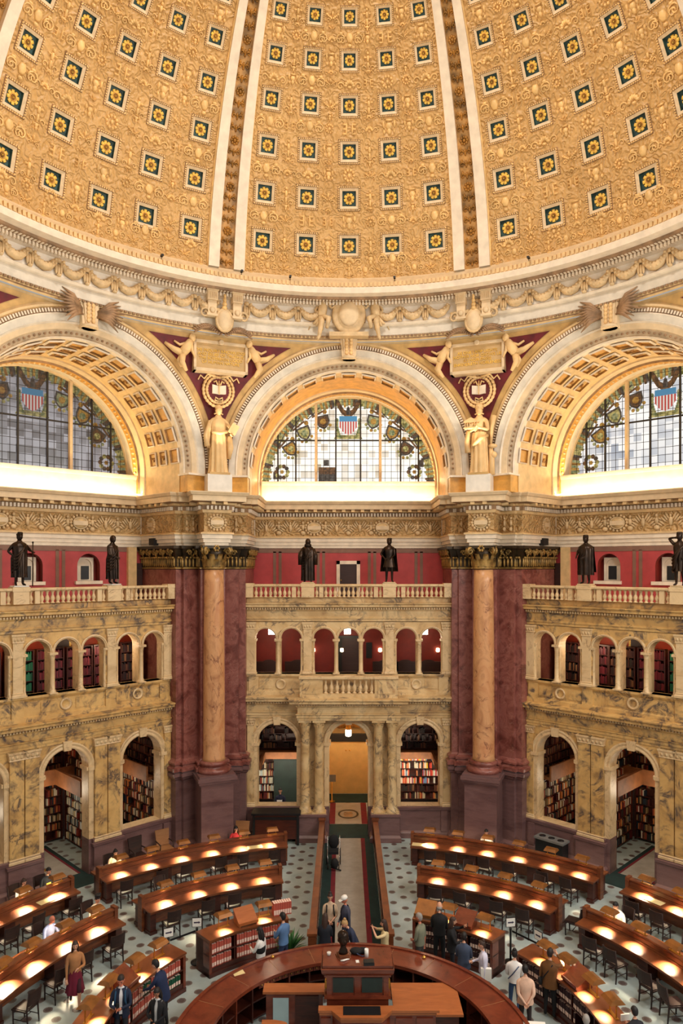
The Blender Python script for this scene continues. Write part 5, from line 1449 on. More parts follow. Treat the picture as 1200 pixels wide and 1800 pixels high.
# ================================================================ FLOOR
fm = NT('floor_tiles', 0.38)
v = fm.n('ShaderNodeTexCoord').outputs['Object']
sx = fm.n('ShaderNodeSeparateXYZ', Vector=v)
def fr(a, s, o):
    t = fm.math('ADD', fm.math('MULTIPLY', a, 1 / s), o)
    return fm.math('MULTIPLY', fm.math('SUBTRACT', fm.math('FRACT', t), 0.5), s)
def spots(ox, oy):
    d = fm.n('ShaderNodeCombineXYZ', X=fr(sx.outputs[0], .78, ox), Y=fr(sx.outputs[1], .82, oy)).outputs[0]
    return fm.n('ShaderNodeVectorMath', p_operation='LENGTH', i0=d).outputs['Value']
d = fm.math('MINIMUM', spots(0, 0), spots(.5, .5))
d2 = fm.math('ADD', d, fm.math('MULTIPLY', fm.noise(v, 16.0, 2.0), .04))
base = fm.ramp(fm.noise(v, 1.3, 5.0), [(.3, (150, 166, 166)), (.7, (178, 192, 190))])
ringc = fm.ramp(d2, [(.0, (96, 84, 80)), (.09, (84, 70, 68)), (.11, (120, 108, 102)), (.12, (92, 82, 80)), (.138, (112, 106, 102)), (.15, (160, 166, 162))])
msk = fm.math('LESS_THAN', d2, .152)
col = fm.mix(msk, base, ringc)
fm.color(col)
M['floor'] = fm.m
mb = MB(); mb.lathe([(22.0, 0.0), (0.001, 0.0)], n=64, smooth=False, cap=False); 
mb.build('floor', 'floor', None, label='pale grey-green reading room floor dotted with dark round mosaics', cat='floor', kind='structure')

# carpets
def runner(name, label, k, y0, y1, parts):
    r = bay_root(name, label, 'carpet', k, y0, kind='thing')
    for nm, m, x0, x1, a, b, z in parts:
        mb = MB(); mb.box(x0, x1, a, b, .002, z); mb.build(nm, m, r)
    return r
run = []
for g in (-1, 1):
    run += [('red_stripe', 'carpet_red', *sorted((g * .53, g * .70)), 4.6, 15.0, .012), ('green_border', 'carpet_green', *sorted((g * .70, g * 1.05)), 4.6, 15.0, .012)]
rc = runner('carpet_runner', 'long grey runner with crimson stripes and dark green borders between the low walls', 0, 4.6, 15.0, [('field', 'carpet_grey', -.53, .53, 4.9, 15.0, .012), ('red_end', 'carpet_red', -.53, .53, 4.6, 4.9, .012)] + run)
runner('threshold_mat', 'dark green mat across the threshold of the central doorway', 0, 15.02, 16.7, [('mat_field', 'carpet_green', -1.0, 1.0, 15.02, 16.7, .014)])
em = runner('entrance_mat', 'grey entrance mat with a round brown and gold seal inside the central doorway', 0, 16.75, 19.7, [('mat_field', 'paper_tan' if False else 'carpet_grey', -.62, .62, 16.75, 19.7, .012)] + [('red_stripe', 'carpet_red', *sorted((g * .62, g * .9)), 16.75, 19.7, .012) for g in (-1, 1)])
mb = MB()
mb.lathe([(.50, .018), (.44, .02), (.40, .018)], c=(0, 18.05), n=28, sx=1.0, sy=1.25, cap=False, mi=0)
for q in range(4): mb.box(-.24 + .03 * abs(q - 1.5), .24 - .03 * abs(q - 1.5), 17.72 + .17 * q, 17.8 + .17 * q, .012, .02, 1)
mb.build('seal', ['bronze', 'gold_dark'], em, label='round brown and gold seal')
runner('threshold_mat', 'dark green mat at the far end of the doorway passage', 0, 19.75, 21.0, [('mat_field', 'carpet_green', -1.1, 1.1, 19.75, 21.1, .014)])
for k in (-1, 1):
    runner('door_carpet', 'grey carpet with crimson edges and green border through the %s doorway arch' % SIDE[k], k, 15.6, 19.2,
           [('field', 'carpet_grey', -.6, .6, 15.5, 19.2, .012), ('mat_field', 'carpet_green', -.95, .95, 14.3, 15.5, .014)] + [('red_stripe', 'carpet_red', *sorted((g * .6, g * .7)), 15.5, 19.2, .012) for g in (-1, 1)] + [('green_border', 'carpet_green', *sorted((g * .7, g * .86)), 15.5, 19.2, .012) for g in (-1, 1)])
# low walls of the central walk
for g in (-1, 1):
    r = thing('low_wall', 'low mahogany wall along the %s side of the carpet runner' % ('left' if g < 0 else 'right'), 'railing', (g * 1.15, 9.8, 0)); ORIG[r.name] = (g * 1.15, 9.8, 0)
    x = g * 1.15
    mb = MB(); mb.box(x - .06, x + .06, 4.9, 14.5, 0, .9); mb.box(x - .09, x + .09, 4.9, 14.5, 0, .14)
    for q in range(8): mb.box(x - .075, x + .075, 5.1 + 1.18 * q, 6.0 + 1.18 * q, .25, .8)
    mb.build('panel', 'dark_wood', r)
    mb = MB(); mb.box(x - .11, x + .11, 4.85, 14.55, .9, .97); mb.build('rail', 'desk', r)
    for y in (4.9, 14.5):
        mb = MB(); mb.box(x - .12, x + .12, y - .12, y + .12, 0, 1.05); mb.box(x - .15, x + .15, y - .15, y + .15, 1.0, 1.08); mb.build('post', 'desk', r)
# brass stanchions in the side doorways
for k in (-1, 1):
    p = unpix(75, 1531, 0) if k < 0 else unpix(1158, 1523, 0)
    t = thing('stanchion', 'brass rope stanchion standing on the carpet in the %s doorway arch' % SIDE[k], 'stanchion', (*p, .012))
    mb = MB(); mb.lathe([(.16, 0), (.16, .02), (.06, .04), (.03, .06)], n=16); mb.build('base', 'brass', t)
    mb = MB(); mb.lathe([(.025, .05), (.025, .95), (.045, .97), (.045, 1.03), (.02, 1.06)], n=10); mb.build('pole', 'brass' if k < 0 else 'hood', t)
t = thing('stanchion', 'brass sign stanchion beside the left jamb of the central doorway passage', 'stanchion', (-.82, 19.9, .014)); mb = MB(); mb.lathe([(.16, 0), (.16, .02), (.03, .05), (.025, 1.0)], n=12); mb.build('pole', 'brass', t)
mb = MB(); mb.box(-.16, .2, -.02, .02, 1.0, 1.35); mb.build('sign_panel', 'grey_plastic', t)

# ================================================================ READER DESKS
def pol(R, th, z=0.0): return (R * sin(rad(th)), R * cos(rad(th)), z)
def rotd(th): return -rad(th)      # local +y points outward
ORD = ['first', 'second', 'third', 'fourth', 'fifth', 'sixth', 'seventh', 'eighth', 'ninth']
desk_proto = {}
def desk(name_l, R, a0, a1, nseat):
    s = 1 if a1 > a0 else -1
    mid = (a0 + a1) / 2
    r = thing('reading_desk', name_l, 'desk', pol(R, mid)); ORIG[r.name] = pol(R, mid)
    mb = MB(); mb.arcslab(R - .62, R - .05, a0, a1, .735, .775, z1o=.80); mb.arcslab(R - .64, R - .58, a0, a1, .72, .785); mb.build('writing_top', 'desk', r)
    mb = MB(); mb.arcslab(R + .05, R + .62, a0, a1, .735, .80, z1o=.775); mb.arcslab(R + .58, R + .64, a0, a1, .72, .785); mb.build('writing_top', 'desk', r)
    mb = MB(); mb.arcslab(R - .06, R + .06, a0, a1, .1, 1.04); mb.arcslab(R - .10, R - .05, a0, a1, .8, .86); mb.arcslab(R - .075, R - .05, a0, a1, .88, 1.0); mb.build('divider', 'desk', r)
    mb = MB(); mb.arcslab(R - .11, R + .11, a0, a1, 1.04, 1.085); mb.build('divider_cap', 'desk', r)
    da = .22 / R * 180 / PI * s
    for a in (a0, a1):
        d_ = da if a == a0 else -da
        mb = MB(); mb.arcslab(R - .5, R + .5, a + d_ * .3, a + d_ * 1.3, 0, .735, n=2); mb.arcslab(R - .55, R + .55, a + d_ * .2, a + d_ * 1.4, 0, .1, n=2)
        mb.build('end_panel', 'dark_wood', r)
        mb = MB(); p = pol(R, a + d_ * .1); mb.obox(Matrix.Translation(p) @ Matrix.Rotation(rotd(a), 4, 'Z'), .12, .26, 1.14); mb.build('end_post', 'desk', r)
    n = nseat // 2
    for i in range(1, n + (1 if nseat % 2 else 0)):
        a = a0 + (a1 - a0) * (2 * i) / nseat
        mb = MB(); mb.arcslab(R - .45, R + .45, a - da * .9, a + da * .9, 0, .735, n=2); mb.arcslab(R - .48, R + .48, a - da, a + da, 0, .09, n=2); mb.build('drawer_pedestal', 'dark_wood', r)
    mb = MB(); mb.arcslab(R - .3, R + .3, a0, a1, .64, .735); mb.build('apron', 'dark_wood', r)
    return r
# ---- lamps
def hood_mesh():
    mb = MB()
    # low gable hood, open below: outline in x (tangential), y (radial)
    w, d = .235, .20
    P = [(-w, -d, 0), (w, -d, 0), (w, d, 0), (-w, d, 0)]
    T = [(-w * .86, -d * .62, .085), (w * .86, -d * .62, .085), (w * .86, d * .62, .085), (-w * .86, d * .62, .085)]
    U = [(-w * .80, -.02, .115), (w * .80, -.02, .115), (w * .80, .02, .115), (-w * .80, .02, .115)]
    for A, B in ((P, T), (T, U)):
        for i in range(4): mb.quad(A[i], A[(i + 1) % 4], B[(i + 1) % 4], B[i])
    mb.quad(*U)
    I = [(x * .94, y * .94, z + .004) for x, y, z in P]; J = [(x * .94, y * .94, z - .012) for x, y, z in T]
    for i in range(4):
        mb.quad(P[i], P[(i + 1) % 4], I[(i + 1) % 4], I[i]); mb.quad(I[i], I[(i + 1) % 4], J[(i + 1) % 4], J[i])
    mb.quad(*J)
    return mb
hood_me = hood_mesh().mesh('lamp_hood', ['hood'])
gl_mb = MB(); gl_mb.tube([(-.19, 0, .045), (.19, 0, .045)], .028, 8); glow_me = gl_mb.mesh('lamp_tube', ['lamp_glow'])
lg_mb = MB(); lg_mb.box(-.01, .01, -.015, .015, 0, .3); leg_me = lg_mb.mesh('post', ['brass'])
bs_mb = MB(); bs_mb.box(-.2, .2, -.045, .045, 0, .018); base_me = bs_mb.mesh('base', ['brass'])
def reading_lamp(R, th, z, label, group, h=.18, tilt=0.0, power=9, pside=-1):
    t = thing('reading_lamp', label, 'lamp', pol(R, th, z), rotd(th), group)
    link('base', base_me, t)
    for x in (-.15, .15):
        o = link('post', leg_me, t); o.location = (x, 0, 0); o.scale = (1, 1, (h + .03) / .3)
    o = link('lamp_hood', hood_me, t); o.location = (0, 0, h); o.rotation_euler = (tilt, 0, 0)
    o = link('lamp_tube', glow_me, t); o.location = (0, 0, h)
    dth = (.8 if th < 0 else .25) * (-1 if th < 0 else 1) * 12.9 / R
    p = pol(R - .17, th, z + h - .02); q = pol(R - .36, th + dth, z - .3)
    light('reading_light', 'AREA', p, power * 2.6, (1, .82, .54), .2, .08, q, spread=1.15)
    p = pol(R + .20, th, z + h - .02); q = pol(R + .42, th, z - .3)
    light('reading_light', 'AREA', p, power * (.8 if h < .3 else .12), (1, .8, .5), .34, .16, q, spread=2.2)
    return t
# ---- chairs
def chair_proto(mat='chair_wood', seat='chair_wood'):
    t = thing('reading_chair', 'x', 'chair', (0, 0, 0))
    mb = MB(); mb.box(-.23, .23, -.22, .24, .43, .47); mb.box(-.2, .2, -.19, .21, .47, .49); mb.build('seat', seat, t)
    mb = MB()     # backrest at -y, curved slat back
    for i in range(8):
        a0, a1 = -1 + i / 4, -1 + (i + 1) / 4
        f = lambda a: (-.25 - .05 * (1 - a * a))
        mb.add([(.22 * a0, f(a0) - .06, .62), (.22 * a1, f(a1) - .06, .62), (.22 * a1, f(a1) - .10, .98), (.22 * a0, f(a0) - .10, .98), (.22 * a0, f(a0) - .03, .62), (.22 * a1, f(a1) - .03, .62), (.22 * a1, f(a1) - .07, .98), (.22 * a0, f(a0) - .07, .98)],
               [(0, 1, 2, 3), (7, 6, 5, 4), (3, 2, 6, 7), (0, 4, 5, 1), (0, 3, 7, 4), (1, 5, 6, 2)], 0)
    mb.build('backrest', mat, t)
    for x in (-.2, .2):
        mb = MB(); mb.tube([(x, .2, 0), (x, .21, .44)], [.02, .026], 6); mb.build('leg', mat, t)
        mb = MB(); mb.tube([(x, -.27, 0), (x, -.23, .45), (x * 1.05, -.31, .97)], [.02, .026, .022], 6); mb.build('leg', mat, t)
    mb = MB()
    for x in (-.2, .2): mb.tube([(x, -.25, .2), (x, .2, .2)], .012, 5)
    mb.tube([(-.2, -.02, .2), (.2, -.02, .2)], .012, 5); mb.tube([(-.2, .2, .36), (.2, .2, .36)], .014, 5)
    mb.build('stretcher', mat, t)
    return t
chair0 = chair_proto(); chair_used = [False]
def chair(R, th, label, outer=False, jitter=0.0, loc=None, rot=None):
    p = loc or pol(R, th); z = rotd(th) + (PI if outer else 0) + jitter if rot is None else rot
    if not chair_used[0]:
        chair_used[0] = True; chair0.location = p; chair0.rotation_euler = (0, 0, z); chair0['label'] = label; chair0['group'] = 'walnut reading chairs'; return chair0
    return dup(chair0, p, z, label, 'walnut reading chairs')

ROW1, ROW2 = 12.97, 9.87
T1a = [14.9, 20.0, 25.3, 30.7, 36.2, 41.4]; T2a = [19.3, 26.3, 33.4, 40.4]
T1b = [51.9, 57.3, 62.7, 68.1]; T2b = [54.9, 61.2, 68.2, 74.4, 80.8]
SN = {-1: 'left', 1: 'right'}
seats_outer = {}
for s in (-1, 1):
    L = SN[s]
    for (nm, R, a0, a1, T) in (('outer', ROW1, 11.4, 44.2, T1a), ('middle', ROW2, 14.7, 44.2, T2a)):
        desk('curved mahogany double desk, %s row between carpet walk and %s doorway aisle' % (nm, L), R, s * a0, s * a1, len(T))
        for i, th in enumerate(T):
            reading_lamp(R, s * (th - (1.0 if s < 0 else .3) * 12.9 / R), 1.085, 'bronze-hooded lamp on the %s %s desk, %s from the carpet walk' % (L, nm, ORD[i]), 'bronze desk lamps', power=8 if s < 0 else 7)
            chair(R - 1.02, s * th + (-1) ** i * .5, 'walnut chair before the %s %s desk, %s from the carpet walk' % (L, nm, ORD[i]), jitter=RNG.uniform(-.15, .15))
    for (nm, R, a0, a1, T) in (('outer', ROW1, 48.6, 71, T1b), ('middle', ROW2, 49.6, 84, T2b)):
        desk('curved mahogany double desk, %s row beyond the %s doorway aisle' % (nm, L), R, s * a0, s * a1, len(T))
        for i, th in enumerate(T):
            q = pix(pol(R, s * th, 1.2))
            if not -60 < q[0] < 1260 or q[1] > 1850: continue
            reading_lamp(R, s * (th - (1.0 if s < 0 else .3) * 12.9 / R), 1.085, 'bronze-hooded lamp on the far %s %s desk, %s from the doorway aisle' % (L, nm, ORD[i]), 'bronze desk lamps', power=10 if s < 0 else 9)
            chair(R - 1.02, s * th + (-1) ** i * .6, 'walnut chair before the far %s %s desk, %s from the doorway aisle' % (L, nm, ORD[i]), jitter=RNG.uniform(-.2, .2))
# a few chairs on the wall side of the desks
for (x, y, lab, rot) in ((30, 1700, 'walnut chair with its seat turned out behind the far left middle desk, at the left edge', 2.2),
                         (905, 1590, 'walnut chair askew at the doorway end of the right middle desk', -1.2), (838, 1570, 'walnut chair behind the right middle desk between two lamps', 3.0),
                         (912, 1575 - 0, 'walnut chair behind the right middle desk at its doorway end', 2.6), (1080, 1655, 'walnut chair behind the far right middle desk beside the man in white', 2.3),
                         (330, 1560, 'walnut chair between the left outer and middle desks, behind the second lamp', 2.8), (240, 1600, 'walnut chair at the doorway end of the left middle desk', 1.2)):
    pass
for (R, th, lab) in ((ROW2 + 1.02, -71.5, 'walnut chair on the wall side of the far left middle desk, at the left edge'), (ROW2 + 1.05, 36.8, 'walnut chair on the wall side of the right middle desk near the doorway aisle'),
                     (ROW2 + 1.0, 23.0, 'walnut chair on the wall side of the right middle desk near the carpet walk'), (ROW2 + 1.02, 64.5, 'walnut chair on the wall side of the far right middle desk behind the white-shirted man'),
                     (ROW2 + 1.02, -23.0, 'walnut chair on the wall side of the left middle desk near the carpet walk'), (ROW2 + 1.02, -37.0, 'walnut chair on the wall side of the left middle desk near the doorway aisle')):
    chair(R, th, lab, True, RNG.uniform(-.3, .3))
chair(0, 0, 'walnut chair standing askew at the doorway end of the right middle desk', loc=pol(ROW2 + .1, 46.8), rot=rotd(46) + 1.75)
# seats of the people at the desks are added with the people

# armchairs along the left wall
def armchair(p, rot, label, tan):
    t = thing('armchair', label, 'chair', p, rot)
    sm = 'chair_tan' if tan else 'chair_wood'
    mb = MB(); mb.box(-.27, .27, -.26, .26, .40, .48); mb.build('seat', sm, t)
    mb = MB()
    mb.add([(-.26, -.28, .5), (.26, -.28, .5), (.3, -.36, 1.1), (-.3, -.36, 1.1), (-.26, -.22, .5), (.26, -.22, .5), (.3, -.30, 1.1), (-.3, -.30, 1.1)], [(0, 1, 2, 3), (7, 6, 5, 4), (3, 2, 6, 7), (0, 4, 5, 1), (0, 3, 7, 4), (1, 5, 6, 2)])
    mb.build('backrest', sm, t)
    for x in (-.25, .25):
        for y in (-.23, .23):
            mb = MB(); mb.tube([(x, y, 0), (x, y, .42)], .024, 6); mb.build('leg', 'chair_wood', t)
        mb = MB(); mb.tube([(x * 1.1, -.28, .68), (x * 1.15, .1, .68), (x * 1.1, .24, .66)], .025, 6); mb.tube([(x * 1.1, .2, .42), (x * 1.1, .22, .67)], .02, 6); mb.build('armrest', 'chair_wood', t)
armchair(bay_pt(-1, 2.6, 14.45, 0), PI / 4 + PI, 'dark wooden armchair against the plinth under the left low arch', False)
armchair(bay_pt(-1, 3.75, 14.4, 0), PI / 4 + PI - .15, 'tan leather-backed armchair in the corner by the left pier', True)
armchair((-4.55, 13.75, 0), PI - .1, 'tan leather-backed armchair beside the dark cabinet left of the porch', True)
# dark cabinet left of the porch, recycling console on the right
t = thing('cabinet', 'dark glossy wooden cabinet standing against the plinth left of the porch', 'cabinet', (-3.1, 14.6, 0)); ORIG[t.name] = (-3.1, 14.6, 0)
mb = MB(); mb.box(-4.1, -2.15, 14.26, 14.94, .25, 1.28); mb.build('body', 'dark_wood', t)
mb = MB(); mb.box(-4.18, -2.07, 14.2, 14.97, 1.28, 1.36); mb.box(-4.05, -2.2, 14.24, 14.34, 1.08, 1.2); mb.build('top', 'black', t)
for x in (-4.02, -2.23):
    for y in (14.36, 14.94):
        mb = MB(); mb.box(x - .06, x + .06, y - .06, y + .06, 0, .26); mb.build('leg', 'dark_wood', t)
mb = MB(); mb.box(-4.12, -4.02, 14.2, 14.32, 0, 1.3); mb.box(-2.23, -2.13, 14.2, 14.32, 0, 1.3); mb.build('corner_post', 'black', t)
pr_ = unpix(973, 1512, 0)
t = thing('recycling_bin', 'dark recycling bin with three round openings in a grey lid beside the right wall', 'bin', bay_pt(1, -3.0, 14.55, 0), -PI / 4)
mb = MB(); mb.box(-.6, .6, -.24, .24, 0, .92); mb.build('body', 'black', t)
mb = MB(); mb.box(-.64, .64, -.28, .28, .92, 1.0); mb.build('lid', 'grey_plastic', t)
for x in (-.4, 0, .4):
    mb = MB(); mb.lathe([(.13, 0), (.13, .012), (.0, .013)], n=16, c=(x, 0)); o = mb.build('opening', 'black', t); o.location = (0, 0, 1.0)
def bin_(px, py, label):
    p = unpix(px, py, 0); t = thing('waste_bin', label, 'bin', (*p, 0))
    mb = MB(); mb.lathe([(.15, 0), (.19, .5), (.2, .52), (.17, .52), (.15, .1)], n=18); mb.build('body', 'black', t)
    mb = MB(); mb.lathe([(.205, .44), (.215, .52), (.19, .53)], n=18, cap=False)
    for q in range(5): mb.blob((.09 * cos(q * 1.3), .09 * sin(q * 1.3), .48), (.08, .06, .04), 5)
    mb.build('liner', 'paper' if px > 600 else 'grey_plastic', t, label='white bin liner')
bin_(973, 1630, 'round black bin with a white liner at the doorway end of the right middle desk')
bin_(252, 1614, 'round black bin at the doorway end of the left middle desk')

# ================================================================ LOW CURVED BOOKCASES
RB0, RB1 = 5.98, 6.62
BK = []
def curved_case(label, a0, a1, s):
    mid = s * (a0 + a1) / 2
    r = thing('curved_bookcase', label, 'bookcase', pol(6.3, mid)); ORIG[r.name] = pol(6.3, mid)
    A0, A1 = s * a0, s * a1
    mb = MB(); mb.arcslab(RB0 - .06, RB1 + .06, A0, A1, 1.06, 1.11); mb.arcslab(RB0 - .02, RB1 + .02, A0, A1, 1.0, 1.06); mb.build('top', 'desk', r)
    mb = MB(); mb.arcslab(RB0 - .04, RB1 + .04, A0, A1, 0, .12); mb.arcslab(RB0, RB1, A0, A1, .12, .26); mb.build('plinth', 'dark_wood', r)
    mb = MB(); mb.arcslab(RB0 + .3, RB1, A0, A1, .26, 1.0); mb.build('back_panel', 'dark_wood', r)
    mb = MB(); mb.arcslab(RB0, RB0 + .3, A0, A1, .61, .645); mb.build('shelf', 'dark_wood', r)
    da = .09 / 6.2 * 180 / PI * s
    for a, d_ in ((A0, da), (A1, -da)):
        mb = MB(); mb.arcslab(RB0 - .02, RB1 + .02, a, a + d_, 0, 1.02, n=1); mb.build('end_panel', 'counter', r)
    n = max(2, int(abs(a1 - a0) / 8)); divs = []
    for i in range(1, n):
        a = A0 + (A1 - A0) * i / n; divs.append(a)
        mb = MB(); mb.arcslab(RB0 + .005, RB0 + .3, a - da * .2, a + da * .2, .26, 1.0, n=1); mb.build('divider', 'dark_wood', r)
    return r, divs
bk_red = MB()
def vol_mesh(mats, h, t=.07):
    mb = MB(); d = .2
    mb.box(-t / 2, t / 2, 0, d, 0, h, 0); mb.box(-t / 2 + .004, t / 2 - .004, -.004, .0, h * .1, h * .46, 1)
    mb.box(-t / 2 + .006, t / 2 - .006, .004, d + .003, h - .001, h + .002, 1)
    return mb.mesh('bound_volume', mats)
vols = {('r', i): vol_mesh(['spine_red', 'spine_label'], h) for i, h in enumerate((.30, .315, .29))}
vols.update({('d', i): vol_mesh(['spine_dark', 'spine_label'], h) for i, h in enumerate((.29, .30, .28))})
vols.update({('g', i): vol_mesh(['books_green', 'spine_label'], h) for i, h in enumerate((.28, .29, .27))})
nvol = 0
CASES = []
for s in (-1, 1):
    for seg, (a0, a1) in enumerate(((18.7, 43.6), (51.4, 90.0))):
        where = ('between the carpet walk and the %s doorway aisle' % SN[s]) if seg == 0 else ('beyond the %s doorway aisle' % SN[s])
        r, divs = curved_case('low curved bookcase with lit top ' + where, a0, a1, s)
        for sh_, z in (('upper', .646), ('lower', .262)):
            step = .0835 / 6.0 * 180 / PI; a = a0 + 1.2; cnt = 0
            while a < a1 - 1.1:
                a += step
                if any(abs(s * a - dv) < .55 for dv in divs): continue
                q = pix(pol(5.98, s * a, z))
                if not (-5 < q[0] < 1205 and q[1] < 1800): continue
                kind = 'r' if s < 0 else 'd'
                if s < 0 and seg == 1 and ((sh_ == 'lower' and a < 57) or (sh_ == 'upper' and 63 < a < 66.5)): kind = 'g'
                nm = {'r': 'red', 'd': 'dark maroon', 'g': 'dark green'}[kind]
                o = link('bound_volume', vols[(kind, cnt % 3)], None, '%s volume on the %s shelf of the %s' % (nm, sh_, '%s curved bookcase nearest the carpet walk' % SN[s] if seg == 0 else 'far %s curved bookcase' % SN[s]), 'book', '%s volumes on the %s shelf, %s curved case %d' % (nm, sh_, SN[s], seg + 1))
                o.location = pol(5.985 + .006 * (cnt % 3), s * a, z); o.rotation_euler = (0, 0, rotd(s * a)); cnt += 1; nvol += 1
# lamps on the cases
CL = [(-1, [25.0, 37.0], 0), (-1, [57.2, 65.2, 74.7, 83.5], 1), (1, [28.5, 39.2], 0), (1, [58.3, 65.2, 74.2, 82.0], 1)]
for s, T, seg in CL:
    for i, th in enumerate(T):
        q = pix(pol(6.4, s * th, 1.5))
        if q[1] > 1850 or not -60 < q[0] < 1260: continue
        reading_lamp(6.38, s * th, 1.11, 'bronze-hooded lamp on the %s curved bookcase, %s from the carpet walk side' % (('near ' if seg == 0 else 'far ') + SN[s], ORD[i]), 'bronze lamps on the curved bookcases', h=.36, power=6)
# slanted reading stands
def stand(th, label, mat='orange_wood', R=6.3, w=.62):
    t = thing('reading_stand', label, 'book stand', pol(R, th, 1.11), rotd(th))
    mb = MB(); 
    mb.add([(-w / 2, -.3, .06), (w / 2, -.3, .06), (w / 2, .2, .36), (-w / 2, .2, .36), (-w / 2, -.3, .1), (w / 2, -.3, .1), (w / 2, .2, .40), (-w / 2, .2, .40)], [(3, 2, 1, 0), (4, 5, 6, 7), (0, 1, 5, 4), (1, 2, 6, 5), (2, 3, 7, 6), (3, 0, 4, 7)]); mb.box(-w / 2, w / 2, -.32, -.29, .06, .14)
    mb.build('slanted_board', mat, t)
    for x in (-w / 2 + .04, w / 2 - .04):
        mb = MB(); mb.add([(x - .02, -.28, 0), (x + .02, -.28, 0), (x + .02, .2, 0), (x - .02, .2, 0), (x - .02, -.28, .07), (x + .02, -.28, .07), (x + .02, .2, .36), (x - .02, .2, .36)], [(0, 3, 2, 1), (4, 5, 6, 7), (0, 1, 5, 4), (1, 2, 6, 5), (2, 3, 7, 6), (3, 0, 4, 7)]); mb.build('side', mat, t)
stand(-30.8, 'orange slanted reading stand on the left curved bookcase beside the red volumes')
stand(-70.3, 'brown slanted reading stand on the far left curved bookcase', 'counter')
stand(22.0, 'brown slanted reading stand at the carpet-walk end of the right curved bookcase', 'hood')
stand(33.6, 'dark brown slanted reading stand in the middle of the right curved bookcase', 'counter')
stand(69.7, 'dark brown slanted reading stand on the far right curved bookcase', 'counter')
# row of red volumes standing on the left case
for i in range(8):
    th = -24.0 + .58 * i + 3.0 * 0
    th = -24.2 + .66 * i
    for tier in (0,):
        o = link('red_volume', vols[('r', 1)], None, 'bright red volume in the upright row on top of the left curved bookcase', 'book', 'red volumes standing on the left case top')
        o.location = pol(6.2, th + 2.0, 1.11); o.rotation_euler = (0, 0, rotd(th)); o.scale = (.95, 1.1, 1.25)

# ================================================================ CENTRAL ISSUE DESK
r = thing('circular_counter', 'great ring-shaped mahogany counter round the central desk', 'counter', (0, 0, 0)); ORIG[r.name] = (0, 0, 0)
for i in range(-7, 7):
    a0, a1 = i * 17.0 + .06, (i + 1) * 17.0 - .06
    if i in (-1, 0) and False: continue
    mb = MB(); mb.arcslab(3.40, 4.20, a0, a1, 1.0, 1.05); mb.build('counter_top', 'counter', r)
for i in range(-6, 7):
    mb = MB(); mb.arcslab(3.42, 4.18, i * 17.0 - .08, i * 17.0 + .08, 1.0, 1.052, n=1); mb.build('joint_strip', 'chair_tan', r)
mb = MB(); mb.arcslab(4.16, 4.26, -119, 119, .98, 1.09); mb.build('outer_rim', 'counter', r)
mb = MB(); mb.arcslab(3.36, 3.43, -119, 119, .97, 1.06); mb.build('inner_rim', 'counter', r)
mb = MB(); mb.arcslab(4.02, 4.14, -119, 119, 0, 1.0); mb.build('outer_panel', 'counter', r)
mb = MB(); mb.arcslab(3.5, 4.02, -119, 119, .48, .52); mb.arcslab(3.5, 4.02, -119, 119, .04, .08); mb.build('shelf', 'dark_wood', r)
for i in range(-12, 13):
    a = i * 9.7
    mb = MB(); mb.arcslab(3.46, 4.02, a - .35, a + .35, 0, 1.0, n=1); mb.build('upright', 'dark_wood' if i % 3 else 'counter', r)
for i in range(-22, 0):
    a = i * 3.05 - 1.0
    if a < -46: continue
    mb = MB(); mb.arcslab(3.44, 3.9, a - 1.4, a + 1.4, .82, .97, n=1); d = mb.build('drawer', 'counter', r)
    mb = MB(); p = pol(3.42, a, .9); mb.blob(p, .022, 6); mb.v = [(x, y, z) for x, y, z in mb.v]; mb.build('knob', 'brass', d)
# raised desk
cx = .135
r = thing('superintendent_desk', 'tall panelled mahogany desk with a broad flat top in the middle of the ring counter', 'desk', (cx, 1.5, 0)); ORIG[r.name] = (cx, 1.5, 0)
mb = MB(); mb.box(cx - .86, cx + .86, 1.06, 1.92, 2.14, 2.2); mb.mould([(cx - .82, 1.9), (cx - .82, 1.1), (cx + .82, 1.1), (cx + .82, 1.9)], [(0, 1.9), (.0, 1.94), (.02, 1.96), (.06, 2.02), (.08, 2.12), (.06, 2.14)], caps=False); mb.build('desk_top', 'counter', r)
mb = MB(); mb.box(cx - .76, cx + .76, 1.16, 1.86, 0, 1.98); mb.box(cx - .82, cx + .82, 1.10, 1.9, 1.36, 1.44); mb.box(cx - .76, cx - .64, 1.12, 1.2, 1.44, 1.92); mb.box(cx - .07, cx + .07, 1.12, 1.2, 1.44, 1.92); mb.box(cx + .64, cx + .76, 1.12, 1.2, 1.44, 1.92); mb.build('body', 'counter', r)
for g in (-1, 1):
    mb = MB(); x = cx + g * .355; mb.box(x - .25, x + .25, 1.14, 1.17, 1.5, 1.86); mb.build('panel', 'dark_green', r, label='dark recessed panel')
    mb = MB(); mb.box(cx + g * .78 - .03, cx + g * .78 + .03, 1.3, 1.4, 1.5, 1.7); mb.build('handle', 'brass', r)
r = thing('reading_platform', 'panelled orange-brown front desk with a dark blotter below the tall desk', 'desk', (cx + .2, .6, 0)); ORIG[r.name] = (cx + .2, .6, 0)
poly = [(-.82, .98), (-.82, .78), (-.50, .78), (-.28, .5), (.72, .5), (.95, .78), (2.1, .78), (2.1, .98)]
mb = MB(); mb.slab(poly[::-1], 1.22, 1.28); mb.slab([(x * .97, y + .04) for x, y in poly][::-1], 1.14, 1.22); mb.build('top', 'orange_wood', r)
mb = MB(); mb.slab([(x * .96, y + .06) for x, y in poly][::-1], 0, 1.14)
for (x0, x1) in ((-.76, -.52), (1.05, 1.45), (1.55, 1.95)): mb.box(x0, x1, .8, .86, .4, 1.08)
mb.box(-.2, .62, .52, .58, .4, 1.08); mb.build('panelled_front', 'counter', r)
